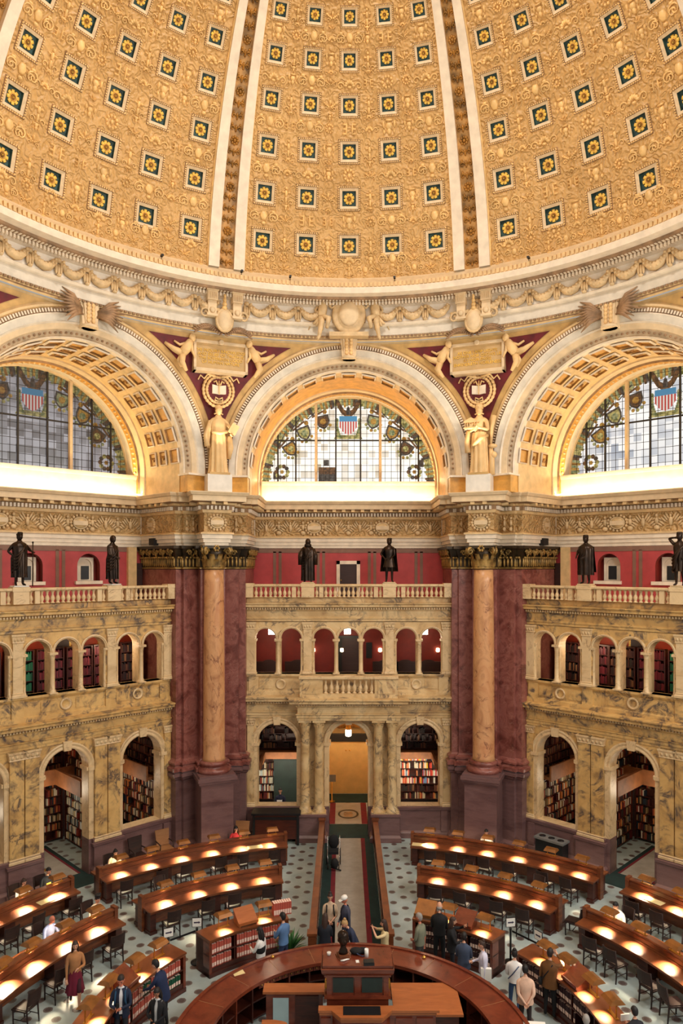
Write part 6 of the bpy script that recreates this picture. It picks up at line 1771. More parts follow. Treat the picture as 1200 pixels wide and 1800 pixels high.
mb = MB(); mb.box(-.22, .68, .6, .94, 1.28, 1.29); mb.build('blotter', 'black', r)
r = thing('side_table', 'broad orange-brown table top right of the tall central desk', 'table', (1.85, 1.7, 0)); ORIG[r.name] = (1.85, 1.7, 0)
mb = MB(); mb.box(1.02, 2.72, 1.02, 2.36, .97, 1.03); mb.build('table_top', 'orange_wood', r)
mb = MB(); mb.box(1.1, 2.62, 1.1, 2.28, 0, .97); mb.build('cabinet_body', 'dark_wood', r)
r = thing('low_cabinet', 'dark cabinet with an orange ledge left of the tall central desk', 'cabinet', (-1.5, 2.1, 0)); ORIG[r.name] = (-1.5, 2.1, 0)
mb = MB(); mb.box(-2.28, -.68, 1.86, 2.26, 1.02, 1.08); mb.build('ledge', 'orange_wood', r)
mb = MB(); mb.box(-2.2, -.74, 1.92, 2.2, 0, 1.02); mb.build('cabinet_body', 'counter', r)
for x0, x1, m in ((-1.45, -.85, 'dark_wood'),):
    mb = MB(); mb.box(x0, x1, 1.89, 1.94, .1, .96); mb.build('door', m, r)
mb = MB(); mb.box(-2.02, -1.62, 1.90, 1.94, .12, .9); mb.build('notice_panel', 'glass_pale', r, label='pale blue-grey panel') if 'glass_pale' in M else None
r = thing('stool_table', 'small orange wooden table with a scalloped edge at the left of the front desk', 'table', (-1.9, .75, 0)); ORIG[r.name] = (-1.9, .75, 0)
mb = MB(); mb.slab([(-2.2, 1.05), (-2.2, .85), (-1.98, .2), (-1.35, .2), (-1.55, .85), (-1.6, .95), (-1.7, 1.0), (-1.9, 1.05)][::-1], .84, .89); mb.build('table_top', 'orange_wood', r)
for x, y in ((-2.05, .9), (-1.7, .9), (-1.85, .3), (-1.5, .3)):
    mb = MB(); mb.box(x - .03, x + .03, y - .03, y + .03, 0, .84); mb.build('leg', 'counter', r)

# things lying on the desk tops
def simple(name, label, cat, loc, rot, parts, group=None):
    t = thing(name, label, cat, loc, rot, group)
    for nm, mat, mb in parts: mb.build(nm, mat, t)
    return t
b = MB(); b.box(-.13, .13, -.12, .12, 0, .1); b.box(-.16, .16, -.15, .15, 0, .03)
h = MB(); h.lathe([(.12, .1), (.11, .16), (.07, .24), (.075, .3), (.09, .34)], n=14, sx=1.0, sy=.8); h.blob((0, .0, .46), (.13, .15, .17), 14); h.blob((0, -.14, .44), (.03, .03, .04), 6); h.blob((0, .02, .52), (.14, .155, .13), 12); h.blob((.13, 0, .44), (.02, .04, .05), 6); h.blob((-.13, 0, .44), (.02, .04, .05), 6)
bx = unpix(603, 1682, 2.2)
simple('bust', 'dark bronze bust on a small wooden base on the tall central desk', 'sculpture', (bx[0], bx[1], 2.2), .3, [('base', 'desk', b), ('head', 'bronze', h)])
def onp(px, py, z): p = unpix(px, py, z); return (p[0], p[1], z)
m_ = MB(); m_.lathe([(.04, 0), (.055, .07), (.05, .075), (.0, .06)], n=14); simple('cup', 'small white cup at the left of the tall desk top', 'cup', onp(578, 1679, 2.2), 0, [('bowl', 'paper', m_)])
m_ = MB(); m_.blob((0, 0, .07), (.17, .13, .075), 10); m_.blob((.17, .04, .06), (.15, .12, .065), 10); st = MB(); st.tube([(-.1, -.05, .1), (.05, -.14, .05), (.16, -.17, .02), (.22, -.1, .02)], .012, 5)
simple('camera_bag', 'soft black bag with blue strap lying on the tall desk top', 'bag', onp(626, 1676, 2.2), 0, [('body', 'black_cloth', m_), ('strap', 'denim', st)]) if 'denim' in M else None
m_ = MB(); m_.lathe([(.05, 0), (.05, .2), (.045, .2), (.04, .01)], n=12); simple('paper_roll', 'white paper roll standing on the tall desk top', 'paper', onp(644, 1682, 2.2), 0, [('roll', 'paper', m_)])
m_ = MB(); m_.box(-.13, .13, -.1, .1, 0, .06); m_.box(-.12, .12, -.09, .09, .06, .075); simple('black_case', 'flat black case at the front right of the tall desk top', 'case', onp(648, 1694, 2.2), .05, [('body', 'black', m_)])
m_ = MB(); m_.tube([(-.12, -.02, .012), (-.04, -.03, .03), (.03, .03, .02), (.1, .06, .014)], [.02, .022, .02, .01], 6); simple('paper_scrap', 'curled white paper strip in front of the bust', 'paper', onp(607, 1689, 2.2), 0, [('strip', 'paper', m_)])
m_ = MB(); m_.box(-.04, .04, -.06, .06, 0, .005); simple('paper_slip', 'small white slip beside the black bag on the tall desk', 'paper', onp(628, 1690, 2.2), .1, [('sheet', 'paper', m_)])
m_ = MB(); m_.box(-.15, .15, -.11, .11, 0, .006); simple('paper_sheet', 'pale yellow sheet on the left part of the ring counter', 'paper', onp(419, 1710, 1.05), .5, [('sheet', 'paper_tan', m_)])
m_ = MB(); m_.box(-.26, .26, -.16, .16, 0, .006); simple('paper_sheet', 'white sheet on the right part of the ring counter at the bottom edge', 'paper', onp(940, 1803, 1.05), -.1, [('sheet', 'paper', m_)])
for px, py, l in ((479, 1683, 'left'), (745, 1684, 'right')):
    m_ = MB(); m_.lathe([(.05, 0), (.06, .015), (.055, .04), (.02, .06), (.01, .075)], n=12); simple('desk_bell', 'small brass bell on the %s part of the ring counter' % l, 'bell', onp(px, py, 1.05), 0, [('body', 'brass', m_)])
# paper and books on the reading desks
for R, th, l in ((ROW1 - .38, -17.3, 'open buff papers on the left outer desk near the carpet walk'), (ROW1 - .38, 13.0, 'buff papers at the carpet-walk end of the right outer desk'), (ROW1 - .38, 53.8, 'buff papers on the far right outer desk'), (ROW1 - .38, -53.6, 'buff papers on the far left outer desk')):
    m_ = MB(); m_.box(-.3, .3, -.16, .16, 0, .01); simple('papers', l, 'paper', pol(R, th, .79), rotd(th), [('sheet', 'paper_tan', m_)])
# ---- sign stands and belts
def sign_stand(p, rot, label):
    t = thing('sign_stand', label, 'sign stand', (p[0], p[1], 0), rot)
    mb = MB(); mb.lathe([(.19, 0), (.19, .03), (.05, .05), (.03, .08)], n=18); mb.build('base', 'black', t)
    mb = MB(); mb.lathe([(.032, .05), (.032, .98), (.04, 1.0), (.04, 1.05)], n=10); mb.build('pole', 'black', t)
    mb = MB(); mb.box(-.15, .15, -.012, .012, 1.08, 1.36); mb.build('sign_frame', 'black', t)
    mb = MB(); mb.box(-.135, .135, -.018, -.01, 1.095, 1.345); mb.build('sign_sheet', 'paper', t)
    mb = MB(); mb.box(-.09, .06, -.021, -.017, 1.20, 1.24); mb.add([(.05, -.02, 1.18), (.105, -.02, 1.22), (.05, -.02, 1.26)], [(0, 1, 2)]); mb.build('sign_mark', 'ink', t, label='dark arrow-like mark')
    return t
pl1, pl2 = unpix(346, 1692, 0), unpix(296, 1712, 0)
sign_stand(pl1, .1, 'black stand with a white sign at the end of the left curved bookcase'); sign_stand(pl2, .45, 'black stand with a white sign behind the far left curved bookcase')
pr1, pr2 = unpix(897, 1692, 0), unpix(946, 1718, 0)
sign_stand(pr1, .15, 'black stand with a white sign at the end of the right curved bookcase'); sign_stand(pr2, -1.0, 'black stand with a white sign turned aside at the far right curved bookcase')
for (a, b_, l) in ((pl1, pl2, 'left'), (pr1, pr2, 'right')):
    mb = MB(); va, vb = Vector((a[0], a[1], 1.0)), Vector((b_[0], b_[1], 1.0)); d_ = (vb - va).normalized() * .05
    va += d_; vb -= d_
    mb.add([tuple(va), tuple(vb), (vb.x, vb.y, .94), (va.x, va.y, .94)], [(0, 1, 2, 3)]); 
    n_ = Vector((-d_.y, d_.x, 0)).normalized() * .004
    mb.add([tuple(va + n_), tuple(vb + n_), (vb.x + n_.x, vb.y + n_.y, .94), (va.x + n_.x, va.y + n_.y, .94)], [(3, 2, 1, 0)])
    mb.build('barrier_belt', 'black', None, label='black barrier belt stretched between the two %s sign stands' % l, cat='barrier')
# ---- folded wheelchair on the carpet walk
wp = unpix(590, 1535, 0)
t = thing('wheelchair', 'dark folded wheelchair with a black bag at the left of the carpet runner', 'wheelchair', (-.62, 12.3, .012)); 
mb = MB(); mb.box(-.2, .2, -.2, .25, .45, .55); mb.blob((0, .25, .8), (.22, .1, .3), 8); mb.build('seat', 'black_cloth', t)
for x in (-.27, .27):
    mb = MB(); mb.tube([(x, .05 + .3 * cos(a * PI / 9), .3 + .3 * sin(a * PI / 9)) for a in range(18)], .02, 5, closed=True)
    for a in range(6): mb.tube([(x, .05, .3), (x, .05 + .3 * cos(a * PI / 3), .3 + .3 * sin(a * PI / 3))], .005, 4)
    mb.build('wheel', 'iron', t)
    mb = MB(); mb.tube([(x * .8, -.5 + .09 * cos(a * PI / 5), .09 + .09 * sin(a * PI / 5)) for a in range(10)], .018, 5, closed=True); mb.build('caster', 'iron', t)
    mb = MB(); mb.tube([(x * .9, .3, .95), (x * .9, .25, .5), (x * .9, -.3, .5), (x * .8, -.45, .2)], .016, 6); mb.tube([(x * .9, .3, .95), (x * .9, .42, .98)], .018, 6); mb.build('frame', 'chrome', t)
mb = MB(); mb.blob((.05, -.7, .3), (.16, .12, .22), 8); mb.tube([(-.1, -.55, .1), (.3, -.75, .05)], .03, 5); mb.build('footrest', 'black_cloth', t)
# ---- potted plant by the end of the left low wall
pp = unpix(545, 1668, 0); 
t = thing('potted_plant', 'leafy potted plant at the near end of the left low wall', 'plant', (-1.85, 5.3, 0))
mb = MB(); mb.lathe([(.13, 0), (.17, .3), (.18, .32), (.15, .32), (.13, .25)], n=14); mb.build('pot', 'carpet_green', t)
mb = MB(); rr = random.Random(3)
for i in range(70):
    a = rr.uniform(0, 6.28); e = rr.uniform(.2, 1.3); L_ = rr.uniform(.35, .7); b0 = Vector((.06 * cos(a), .06 * sin(a), .28))
    tip = b0 + Vector((cos(a) * cos(e), sin(a) * cos(e), sin(e))) * L_; side = Vector((-sin(a), cos(a), 0)) * .035; md = (b0 + tip) / 2 + Vector((0, 0, .05))
    mb.add([tuple(b0), tuple(md + side), tuple(tip), tuple(md - side)], [(0, 1, 2, 3)], 0)
mb.build('foliage', 'leaf', t)
# ================================================================ PEOPLE AND STATUES
CLO = {}
def cloth(c, rough=0.85, metal=0.0):
    key = tuple(c) + (rough, metal)
    if key not in CLO: CLO[key] = plain('cloth_%d_%d_%d' % tuple(c), c, rough, metal, var=0.1)
    return CLO[key]
SKINS = {'light': plain('skin_light', (214, 160, 130), 0.55, var=0.05), 'tan': plain('skin_tan', (178, 122, 92), 0.55, var=0.05), 'red': plain('skin_ruddy', (206, 128, 100), 0.55, var=0.05)}
M['lip'] = plain('lip', (150, 70, 66), 0.5, var=0.0); M['eye'] = plain('eye_dark', (40, 28, 24), 0.3, var=0.0)
HC = {'black': (22, 18, 18), 'brown': (58, 38, 28), 'blond': (176, 140, 92), 'grey': (150, 144, 138), 'dark': (36, 26, 22)}
JOBS = []
def ik(a, c, l1, l2, pole):
    a, c = Vector(a), Vector(c); d = c - a; L = d.length
    L = min(L, (l1 + l2) * .995); d.normalize(); c = a + d * L
    x = (l1 * l1 - l2 * l2 + L * L) / (2 * L); h = math.sqrt(max(l1 * l1 - x * x, 0))
    p = Vector(pole); p = (p - d * p.dot(d)); p = p.normalized() if p.length > 1e-5 else d.orthogonal()
    return a + d * x + p * h, c
HANDS = {'down': (.25, .0, .80), 'front': (.05, -.21, 1.0), 'phone': (.07, -.30, 1.16), 'up': (.10, -.36, 1.5), 'behind': (.05, .2, .93), 'desk': (.12, -.36, 1.17), 'chin': (.06, -.17, 1.42), 'reach': (.12, -.46, 1.15), 'hip': (.2, -.06, 1.0), 'swing': (.23, -.16, .85), 'back': (.22, .14, .85), 'lap': (.12, -.3, .98), 'staff': (.36, -.16, 1.15), 'head': (.14, -.06, 1.62), 'side': (.3, -.12, 1.05)}
def human(name, label, cat, loc, rot, H=1.7, legs='stand', hands=('down', 'down'), lean=0, yaw=0, pitch=10, top=(200, 200, 200), bot=(40, 40, 46), skin='light', hair='dark', style='short', sleeves=True, shoes=(30, 26, 26), skirt=None, jacket=None, extras=(), one=None, robe=None, group=None, bulk=1.0, hem=.92):
    t = thing(name, label, cat, loc, rot, group); s = H / 1.72
    t.scale = (s, s, s)
    dz = 0.0
    if legs == 'sit': dz = -.38
    ln = rad(lean); P0 = Vector((0, 0, .93 + dz))
    def sp(x, y, z):       # point on the leaning trunk
        z0 = z - .93; return Vector((x, P0.y + y * cos(ln) - z0 * sin(ln), P0.z + z0 * cos(ln) + y * sin(ln)))
    V = []; R = []; E = []; B = []     # verts radii edges bones(mat)
    def v(p, r): V.append(Vector(p)); R.append(r); return len(V) - 1
    def e(a, b, m): E.append((a, b)); B.append((a, b, m))
    pe = v(P0, .125 * bulk); wa = v(sp(0, 0, 1.09), .118 * bulk); ch = v(sp(0, .005, 1.29), .135 * bulk); nb = v(sp(0, .01, 1.44), .075); ne = v(sp(0, -.005, 1.51), .05 if one is None else .085); hb = v(sp(0, -.02, 1.57), .048 if one is None else .066)
    e(pe, wa, 'bot'); e(wa, ch, 'top'); e(ch, nb, 'top'); e(nb, ne, 'skin'); e(ne, hb, 'skin')
    for sg, hp in ((-1, hands[0]), (1, hands[1])):
        c0 = v(sp(sg * .10, .01, 1.415), .068); sh_ = v(sp(sg * .182, .01, 1.385), .062 * bulk); e(nb, c0, 'top'); e(c0, sh_, 'slv')
        h = HANDS[hp] if isinstance(hp, str) else hp
        hp_ = sp(sg * h[0] if isinstance(hp, str) else h[0], h[1], h[2]) 
        el, wr = ik(V[sh_], hp_, .29, .26, (sg * .7, .5, -.6))
        iel = v(el, .046 * bulk); iwr = v(wr, .03); e(sh_, iel, 'slv'); e(iel, iwr, 'slv' if sleeves else 'skin')
        d = (wr - el).normalized(); side = d.cross(Vector((0, 1, 0.3))).normalized() * -sg; nrm = side.cross(d)
        pa = v(wr + d * .075, .03); e(iwr, pa, 'skin')
        if one is None or True:
            for q, (off, L_) in enumerate(((-.03, .062), (-.01, .072), (.01, .068), (.028, .055))):
                k1 = v(V[pa] + d * .035 + side * off, .0105); k2 = v(V[pa] + d * (.035 + L_ * .55) + side * off * 1.2 + nrm * .014, .009); k3 = v(V[pa] + d * (.03 + L_ * .8) + side * off * 1.2 + nrm * .038, .0075)
                e(pa, k1, 'skin'); e(k1, k2, 'skin'); e(k2, k3, 'skin')
            t1 = v(wr + d * .04 - side * .042, .011); t2 = v(wr + d * .085 - side * .052 + nrm * .014, .009); e(iwr, t1, 'skin'); e(t1, t2, 'skin')
    for sg in (-1, 1):
        hi = v(P0 + Vector((sg * .088, 0, -.07)), .088 * bulk); e(pe, hi, 'bot')
        if legs == 'sit':
            kn = P0 + Vector((sg * .11, -.43, -.03)); an = Vector((sg * .11, -.38, .09)); to = an + Vector((sg * .02, -.17, -.05))
        elif legs == 'walk':
            f = sg * .26; kn = Vector((sg * .095, -f * .7 - .05, .50)); an = Vector((sg * .09, -f, .10 + (.05 if sg < 0 else 0))); to = an + Vector((sg * .02, -.17, -.05))
        else:
            kn = Vector((sg * .105, -.02, .49)); an = Vector((sg * .115, .03, .09)); to = an + Vector((sg * .035, -.17, -.05))
        k = v(kn, .058 * bulk); a_ = v(an, .042); o = v(to, .034); e(hi, k, 'bot'); e(k, a_, 'bot' if skirt is None else 'skin'); e(a_, o, 'shoe')
    # temporary skinned skeleton
    me = bpy.data.meshes.new('tmp'); me.from_pydata([tuple(p) for p in V], E, []); ob = bpy.data.objects.new('tmp', me); C.objects.link(ob)
    md = ob.modifiers.new('s', 'SKIN'); md.use_smooth_shade = True; md.branch_smoothing = .4
    for i, sv in enumerate(me.skin_vertices[0].data): sv.radius = (R[i], R[i]); sv.use_root = (i == 0)
    sd = ob.modifiers.new('u', 'SUBSURF'); sd.levels = 1; sd.render_levels = 1
    mats = {'slv': cloth(jacket or top), 'top': cloth(top), 'bot': cloth(bot), 'skin': SKINS.get(skin), 'shoe': cloth(shoes)} if one is None else {k_: M[one] for k_ in ('top', 'bot', 'skin', 'shoe', 'slv')}
    # head
    hd = MB(); hc = sp(0, -.035, 1.68 if one is None else 1.64); Rh = (Matrix.Rotation(rad(yaw), 3, 'Z') @ Matrix.Rotation(rad(pitch + lean * .6), 3, 'X'))
    n, m = 16, 12; vs = []
    for j in range(m + 1):
        ph = -PI / 2 + PI * j / m
        for i in range(n):
            a = 2 * PI * i / n; x, y, z = cos(ph) * cos(a), cos(ph) * sin(a), sin(ph)
            tp = 1 - .28 * max(0, -z) ** 1.2
            X, Y, Z = [w_ * (1 if one is None else 1.14) for w_ in (.076 * x * tp, .096 * y * (1 - .1 * max(0, -z)), .118 * z)]
            if y < -.6 and z < -.35: Y -= .008
            vs.append(tuple(hc + Rh @ Vector((X, Y, Z))))
    hd.add(vs, [(j * n + i, j * n + (i + 1) % n, (j + 1) * n + (i + 1) % n, (j + 1) * n + i) for j in range(m) for i in range(n)], 0, True)
    T = lambda x, y, z: hc + Rh @ Vector((x, y, z))
    hd.blob(T(0, -.10, -.012), (.014, .022, .026), 6, 0, Rh)
    for g in (-1, 1):
        hd.blob(T(g * .077, .01, -.005), (.012, .022, .03), 6, 0, Rh); hd.blob(T(g * .03, -.086, .018), (.013, .008, .008), 6, 1, Rh); hd.blob(T(g * .031, -.088, .036), (.017, .008, .005), 5, 1, Rh)
    hd.blob(T(0, -.089, -.055), (.022, .008, .007), 6, 2, Rh)
    JOBS.append((t, ob, V, B, R, mats, hd, one))
    hm = M[one] if one else cloth(HC.get(hair, (40, 30, 26)), .6)
    hb_ = MB()
    if style not in ('bald', 'cap', 'none', 'hood'):
        f0 = len(hb_.v); vs = []; n, m = 18, 12
        for j in range(m + 1):
            ph = -PI / 2 + PI * j / m
            for i in range(n):
                a = 2 * PI * i / n; x, y, z = cos(ph) * cos(a), cos(ph) * sin(a), sin(ph)
                vs.append(Vector((.086 * x, .106 * y + .006, .126 * z + .008)) * (1 if one is None else 1.16))
        fs = []
        for j in range(m):
            for i in range(n):
                q = (j * n + i, j * n + (i + 1) % n, (j + 1) * n + (i + 1) % n, (j + 1) * n + i)
                c = sum((vs[w] for w in q), Vector()) / 4
                if (c.y < .0 and c.z < .055 + .25 * max(0, -c.y - .06)) or (c.y < .045 and c.z < -.03) or c.z < -.085: continue
                fs.append(q)
        hb_.add([tuple(hc + Rh @ w) for w in vs], fs, 0, True)
        hb_.blob(T(0, .03, .03), (.08, .085, .1), 10, 0, Rh)
        if style in ('long', 'verylong'):
            L_ = .17 if style == 'long' else .26
            hb_.blob(T(0, .07, -.04 - L_ * .5), (.09, .055, .05 + L_), 10, 0, Rh)
            for g in (-1, 1): hb_.blob(T(g * .078, .02, -.06 - L_ * .3), (.028, .05, .08 + L_ * .5), 8, 0, Rh)
        if style == 'bun': hb_.blob(T(0, .06, .12), (.05, .05, .05), 8, 0, Rh)
        if style == 'curly' or style == 'tall':
            for i in range(14): hb_.blob(T(.06 * cos(i * 1.9), .02 + .06 * sin(i * 1.9), .07 + .05 * (i % 3 == 0) + (.05 if style == 'tall' else 0)), (.05, .05, .05), 6, 0, Rh)
        if style == 'beard': hb_.blob(T(0, -.075, -.10), (.05, .035, .08), 8, 0, Rh)
    elif style == 'bald':
        hb_.blob(T(0, .05, -.03), (.078, .06, .06), 8, 0, Rh)
    elif style == 'cap':
        hb_.lathe([(.09, 0), (.094, .04), (.08, .09), (.045, .115), (.001, .122)], n=16, sy=1.15, mat=Matrix.Translation(T(0, .005, .02)) @ Rh.to_4x4())
        hb_.add([tuple(T(*p)) for p in ((-.07, -.08, .03), (.07, -.08, .03), (.055, -.18, .02), (-.055, -.18, .02), (-.07, -.08, .042), (.07, -.08, .042), (.055, -.18, .03), (-.055, -.18, .03))], [(0, 1, 2, 3), (7, 6, 5, 4), (2, 3, 7, 6), (0, 3, 7, 4), (1, 2, 6, 5)])
        hm = M['paper']
    elif style == 'hood':
        hb_.blob(T(0, .03, .0), (.11, .11, .15), 12, 0, Rh); hb_.blob(T(0, .02, -.14), (.15, .12, .1), 10, 0, Rh)
    if hb_.v: hb_.build('cap' if style == 'cap' else 'hood' if style == 'hood' else 'hair', hm, t)
    # torso garment (an even loft round the trunk)
    def loft(rings, nm, mat, folds=0, amp=0, seg=24, lab=None, open_=False):
        b = MB(); K = len(rings); o = 0
        for j, (x, y, z, rx, ry, am) in enumerate(rings):
            for i in range(seg):
                a = 2 * PI * i / seg; q = 1 + am * sin(folds * a + j * .35) + am * .5 * sin((folds * 2 - 1) * a + 1.3 * j)
                b.v.append(tuple(sp(x + rx * q * cos(a), y + ry * q * sin(a), z)) if z > .93 or legs != 'sit' and lean == 0 else tuple(Vector((x + rx * q * cos(a), y + ry * q * sin(a), z + dz))))
        for j in range(K - 1):
            for i in range(seg):
                i2 = (i + 1) % seg
                if open_ and abs(i - seg * .75) < 1.5 : continue
                b.f.append([j * seg + i, j * seg + i2, (j + 1) * seg + i2, (j + 1) * seg + i]); b.m.append(0); b.s.append(True)
        return b.build(nm, mat, t, label=lab)
    k_ = bulk
    if robe is None:
        loft([(0, .0, hem, .168 * k_, .13 * k_, 0), (0, 0, 1.02, .158 * k_, .125 * k_, .02), (0, 0, 1.12, .15 * k_, .122 * k_, .02), (0, .0, 1.28, .178 * k_, .135 * k_, 0), (0, .005, 1.37, .19 * k_, .12 * k_, 0), (0, .01, 1.43, .15, .095, 0), (0, .01, 1.475, .07, .065, 0)], 'shirt', mats['top'], 5, 0)
    if jacket:
        loft([(0, .0, .82, .20 * k_, .155 * k_, .03), (0, 0, 1.0, .178 * k_, .145 * k_, .02), (0, 0, 1.12, .172 * k_, .14 * k_, .02), (0, .0, 1.28, .195 * k_, .15 * k_, .01), (0, .005, 1.37, .21 * k_, .135 * k_, 0), (0, .012, 1.44, .15, .10, 0), (0, .015, 1.49, .085, .08, 0)], 'jacket', cloth(jacket), 6, 0, 30, None, True)
    if skirt:
        loft([(0, 0, .38, .25, .23, .07), (0, 0, .6, .21, .19, .06), (0, 0, .85, .175, .145, .03), (0, 0, 1.04, .15, .12, 0)], 'skirt', cloth(skirt), 7, 0, 42)
    if robe:
        loft(robe, 'drapery', M[one] if one else mats['top'], 9, 0, 54)
    if robe and one == 'bronze':
        b = MB()
        for q in range(5): b.tube([sp(.17 - .03 * q, -.06, 1.40 - .02 * q), sp(.07 - .03 * q, -.175, 1.22 - .07 * q), sp(-.1, -.185, 1.04 - .1 * q), sp(-.2, -.1, .98 - .11 * q), sp(-.22, .03, .94 - .12 * q)], [.03, .038, .036, .034, .03], 6)
        b.build('sash_fold', M[one], t)
    for nm, mat, fn in extras:
        b = MB(); fn(b, sp); b.build(nm, mat, t)
    return t
def finish_humans():
    bpy.context.view_layer.update()
    dg = bpy.context.evaluated_depsgraph_get()
    for (t, ob, V, B, R, mats, hd, one) in JOBS:
        me = bpy.data.meshes.new_from_object(ob.evaluated_get(dg))
        order = ['top', 'bot', 'skin', 'shoe', 'slv']
        vs = [tuple(w.co) for w in me.vertices]; fs = [list(p.vertices) for p in me.polygons]
        mi = []
        segs = [(V[a], V[b] - V[a], max((V[b] - V[a]).length_squared, 1e-8), (R[a] + R[b]) / 2, order.index(m)) for a, b, m in B]
        for p in me.polygons:
            c = p.center; best = 9; bm = 0
            for a, d, l2, r_, m in segs:
                tt = min(1, max(0, (c - a).dot(d) / l2)); ds = (c - a - d * tt).length - r_
                if ds < best: best = ds; bm = m
            mi.append(bm)
        nb = len(vs); vs += hd.v; fs += [[i + nb for i in f] for f in hd.f]; mi += [2 if m == 0 else (5 if m == 1 else 6) for m in hd.m]
        new = bpy.data.meshes.new('body'); new.from_pydata(vs, [], fs)
        for k in order: new.materials.append(mats[k])
        new.materials.append(M['eye'] if one is None else M[one]); new.materials.append(M['lip'] if one is None else M[one])
        new.polygons.foreach_set('material_index', mi); new.polygons.foreach_set('use_smooth', [True] * len(fs)); new.update()
        link('body', new, t)
        bpy.data.meshes.remove(me); d0 = ob.data; bpy.data.objects.remove(ob); bpy.data.meshes.remove(d0)
def facing(fx, fy): return math.atan2(fx, -fy)
def P_(label, head, h, f, sit=False, **kw):
    """person whose crown shows at pixel head; h = standing height; f = facing direction in plan"""
    z = h if not sit else h * .785
    p = unpix(head[0], head[1], z * .985)
    return human('person', label, 'person', (p[0], p[1], 0), facing(*f), H=h, legs='sit' if sit else kw.pop('legs', 'stand'), **kw)
def S_(label, head, row, h=1.68, **kw):
    """person seated on the wall side of a desk row, facing the room centre"""
    p = unpix(head[0], head[1], h * .77); th = math.degrees(math.atan2(p[0], p[1])); R = row + .82
    human('person', label, 'person', pol(R, th), rotd(th), H=h, legs='sit', hands=kw.pop('hands', ('desk', 'desk')), lean=kw.pop('lean', 14), **kw)
    chair(R + .12, th, 'walnut chair under the ' + label.split(' in ')[0] + ' in ' + ' '.join(label.split(' in ')[1].split()[:2]), True)
phone = ('phone', M['black'], lambda b, sp: b.box(*[q for a in zip(sp(-.035, -.40, 1.2), sp(.035, -.385, 1.33)) for q in sorted(a)]))
phone_up = ('phone', M['black'], lambda b, sp: b.box(*[q for a in zip(sp(-.04, -.47, 1.5), sp(.04, -.455, 1.65)) for q in sorted(a)]))
def pack(b, sp): b.blob(sp(0, .2, 1.2), (.15, .09, .21), 10)
def straps(b, sp):
    for g in (-1, 1): b.tube([sp(g * .11, .08, 1.44), sp(g * .11, -.09, 1.42), sp(g * .12, -.15, 1.25), sp(g * .15, -.1, 1.08), sp(g * .16, .08, 1.05)], .022, 6)
def bag_strap(b, sp): b.tube([sp(-.1, .1, 1.44), sp(.02, .16, 1.25), sp(.18, .1, 1.0)], .016, 5); b.tube([sp(-.1, .1, 1.44), sp(0, -.15, 1.3), sp(.19, -.06, 1.0)], .016, 5); b.blob(sp(.23, .02, .92), (.07, .13, .12), 8)
# standing visitors, left part
P_('woman in tan jacket and long maroon skirt walking between the desks', (132, 1660), 1.68, (.45, -1), top=(170, 118, 74), bot=(60, 20, 34), hair='brown', style='long', legs='walk', hands=('swing', 'phone'), skirt=(104, 14, 44), skin='light', extras=[('handbag', M['paper'], lambda b, sp: b.blob(sp(-.27, -.05, .72), (.05, .11, .12), 8))])
P_('man in navy jacket over a white shirt looking down at his phone', (213, 1720), 1.78, (.1, -1), top=(222, 222, 226), jacket=(24, 34, 58), bot=(40, 42, 50), hair='dark', hands=('phone', 'phone'), pitch=22, skin='red', extras=[phone, ('strap', cloth((30, 70, 100)), straps)])
P_('man in dark blue coat bending towards the curved bookcase', (288, 1694), 1.75, (-.9, .25), top=(26, 40, 74), jacket=(26, 40, 74), bot=(40, 42, 48), hair='black', hands=('phone', 'reach'), lean=16, skin='light')
P_('woman with dark hair in black jacket holding a phone at the bottom edge', (277, 1742), 1.62, (-.25, -1), top=(206, 206, 206), jacket=(22, 22, 26), bot=(36, 50, 80), hair='black', style='long', hands=('phone', 'front'), pitch=24, skin='tan', extras=[phone])
P_('woman in black vest with white sleeves beside the left curved bookcase', (458, 1636), 1.62, (-.9, .35), top=(226, 224, 220), bot=(30, 30, 36), jacket=None, hair='black', style='long', hands=('down', 'phone'), skin='tan', extras=[('vest', M['black_cloth'], lambda b, sp: b.blob(sp(0, 0, 1.18), (.18, .145, .26), 14))])
P_('man in blue sweater looking at the red volumes', (498, 1611), 1.74, (-.7, .6), top=(86, 120, 164), bot=(36, 50, 84), hair='black', hands=('front', 'phone'), skin='light')
P_('woman in beige top with backpack straps and clasped hands', (580, 1575), 1.68, (.05, -1), top=(212, 186, 156), bot=(20, 20, 24), hair='dark', style='bun', hands=('front', 'front'), sleeves=False, pitch=16, extras=[('backpack', M['black_cloth'], pack), ('strap', M['black_cloth'], straps)])
P_('older man in white cap and grey-blue jacket', (607, 1580), 1.74, (-1, -.45), top=(74, 78, 100), jacket=(58, 60, 76), bot=(34, 34, 40), hair='grey', style='cap', hands=('front', 'down'), skin='red', pitch=14)
P_('blond woman in navy top leaning forward behind the tall desk', (624, 1613), 1.66, (-.8, -.4), top=(40, 48, 72), bot=(26, 28, 36), hair='blond', style='bun', hands=('front', 'phone'), lean=26, skin='light')
P_('woman with long brown hair in dark coat seen from behind by the plant', (571, 1612), 1.6, (.1, 1), top=(30, 34, 44), jacket=(30, 34, 44), bot=(24, 24, 30), hair='brown', style='verylong', hands=('front', 'front'))
P_('girl in beige shirt holding up a phone to take a picture', (676, 1622), 1.58, (-.95, .05), top=(206, 186, 140), bot=(150, 140, 180), hair='brown', style='long', hands=('up', 'up'), sleeves=False, extras=[phone_up])
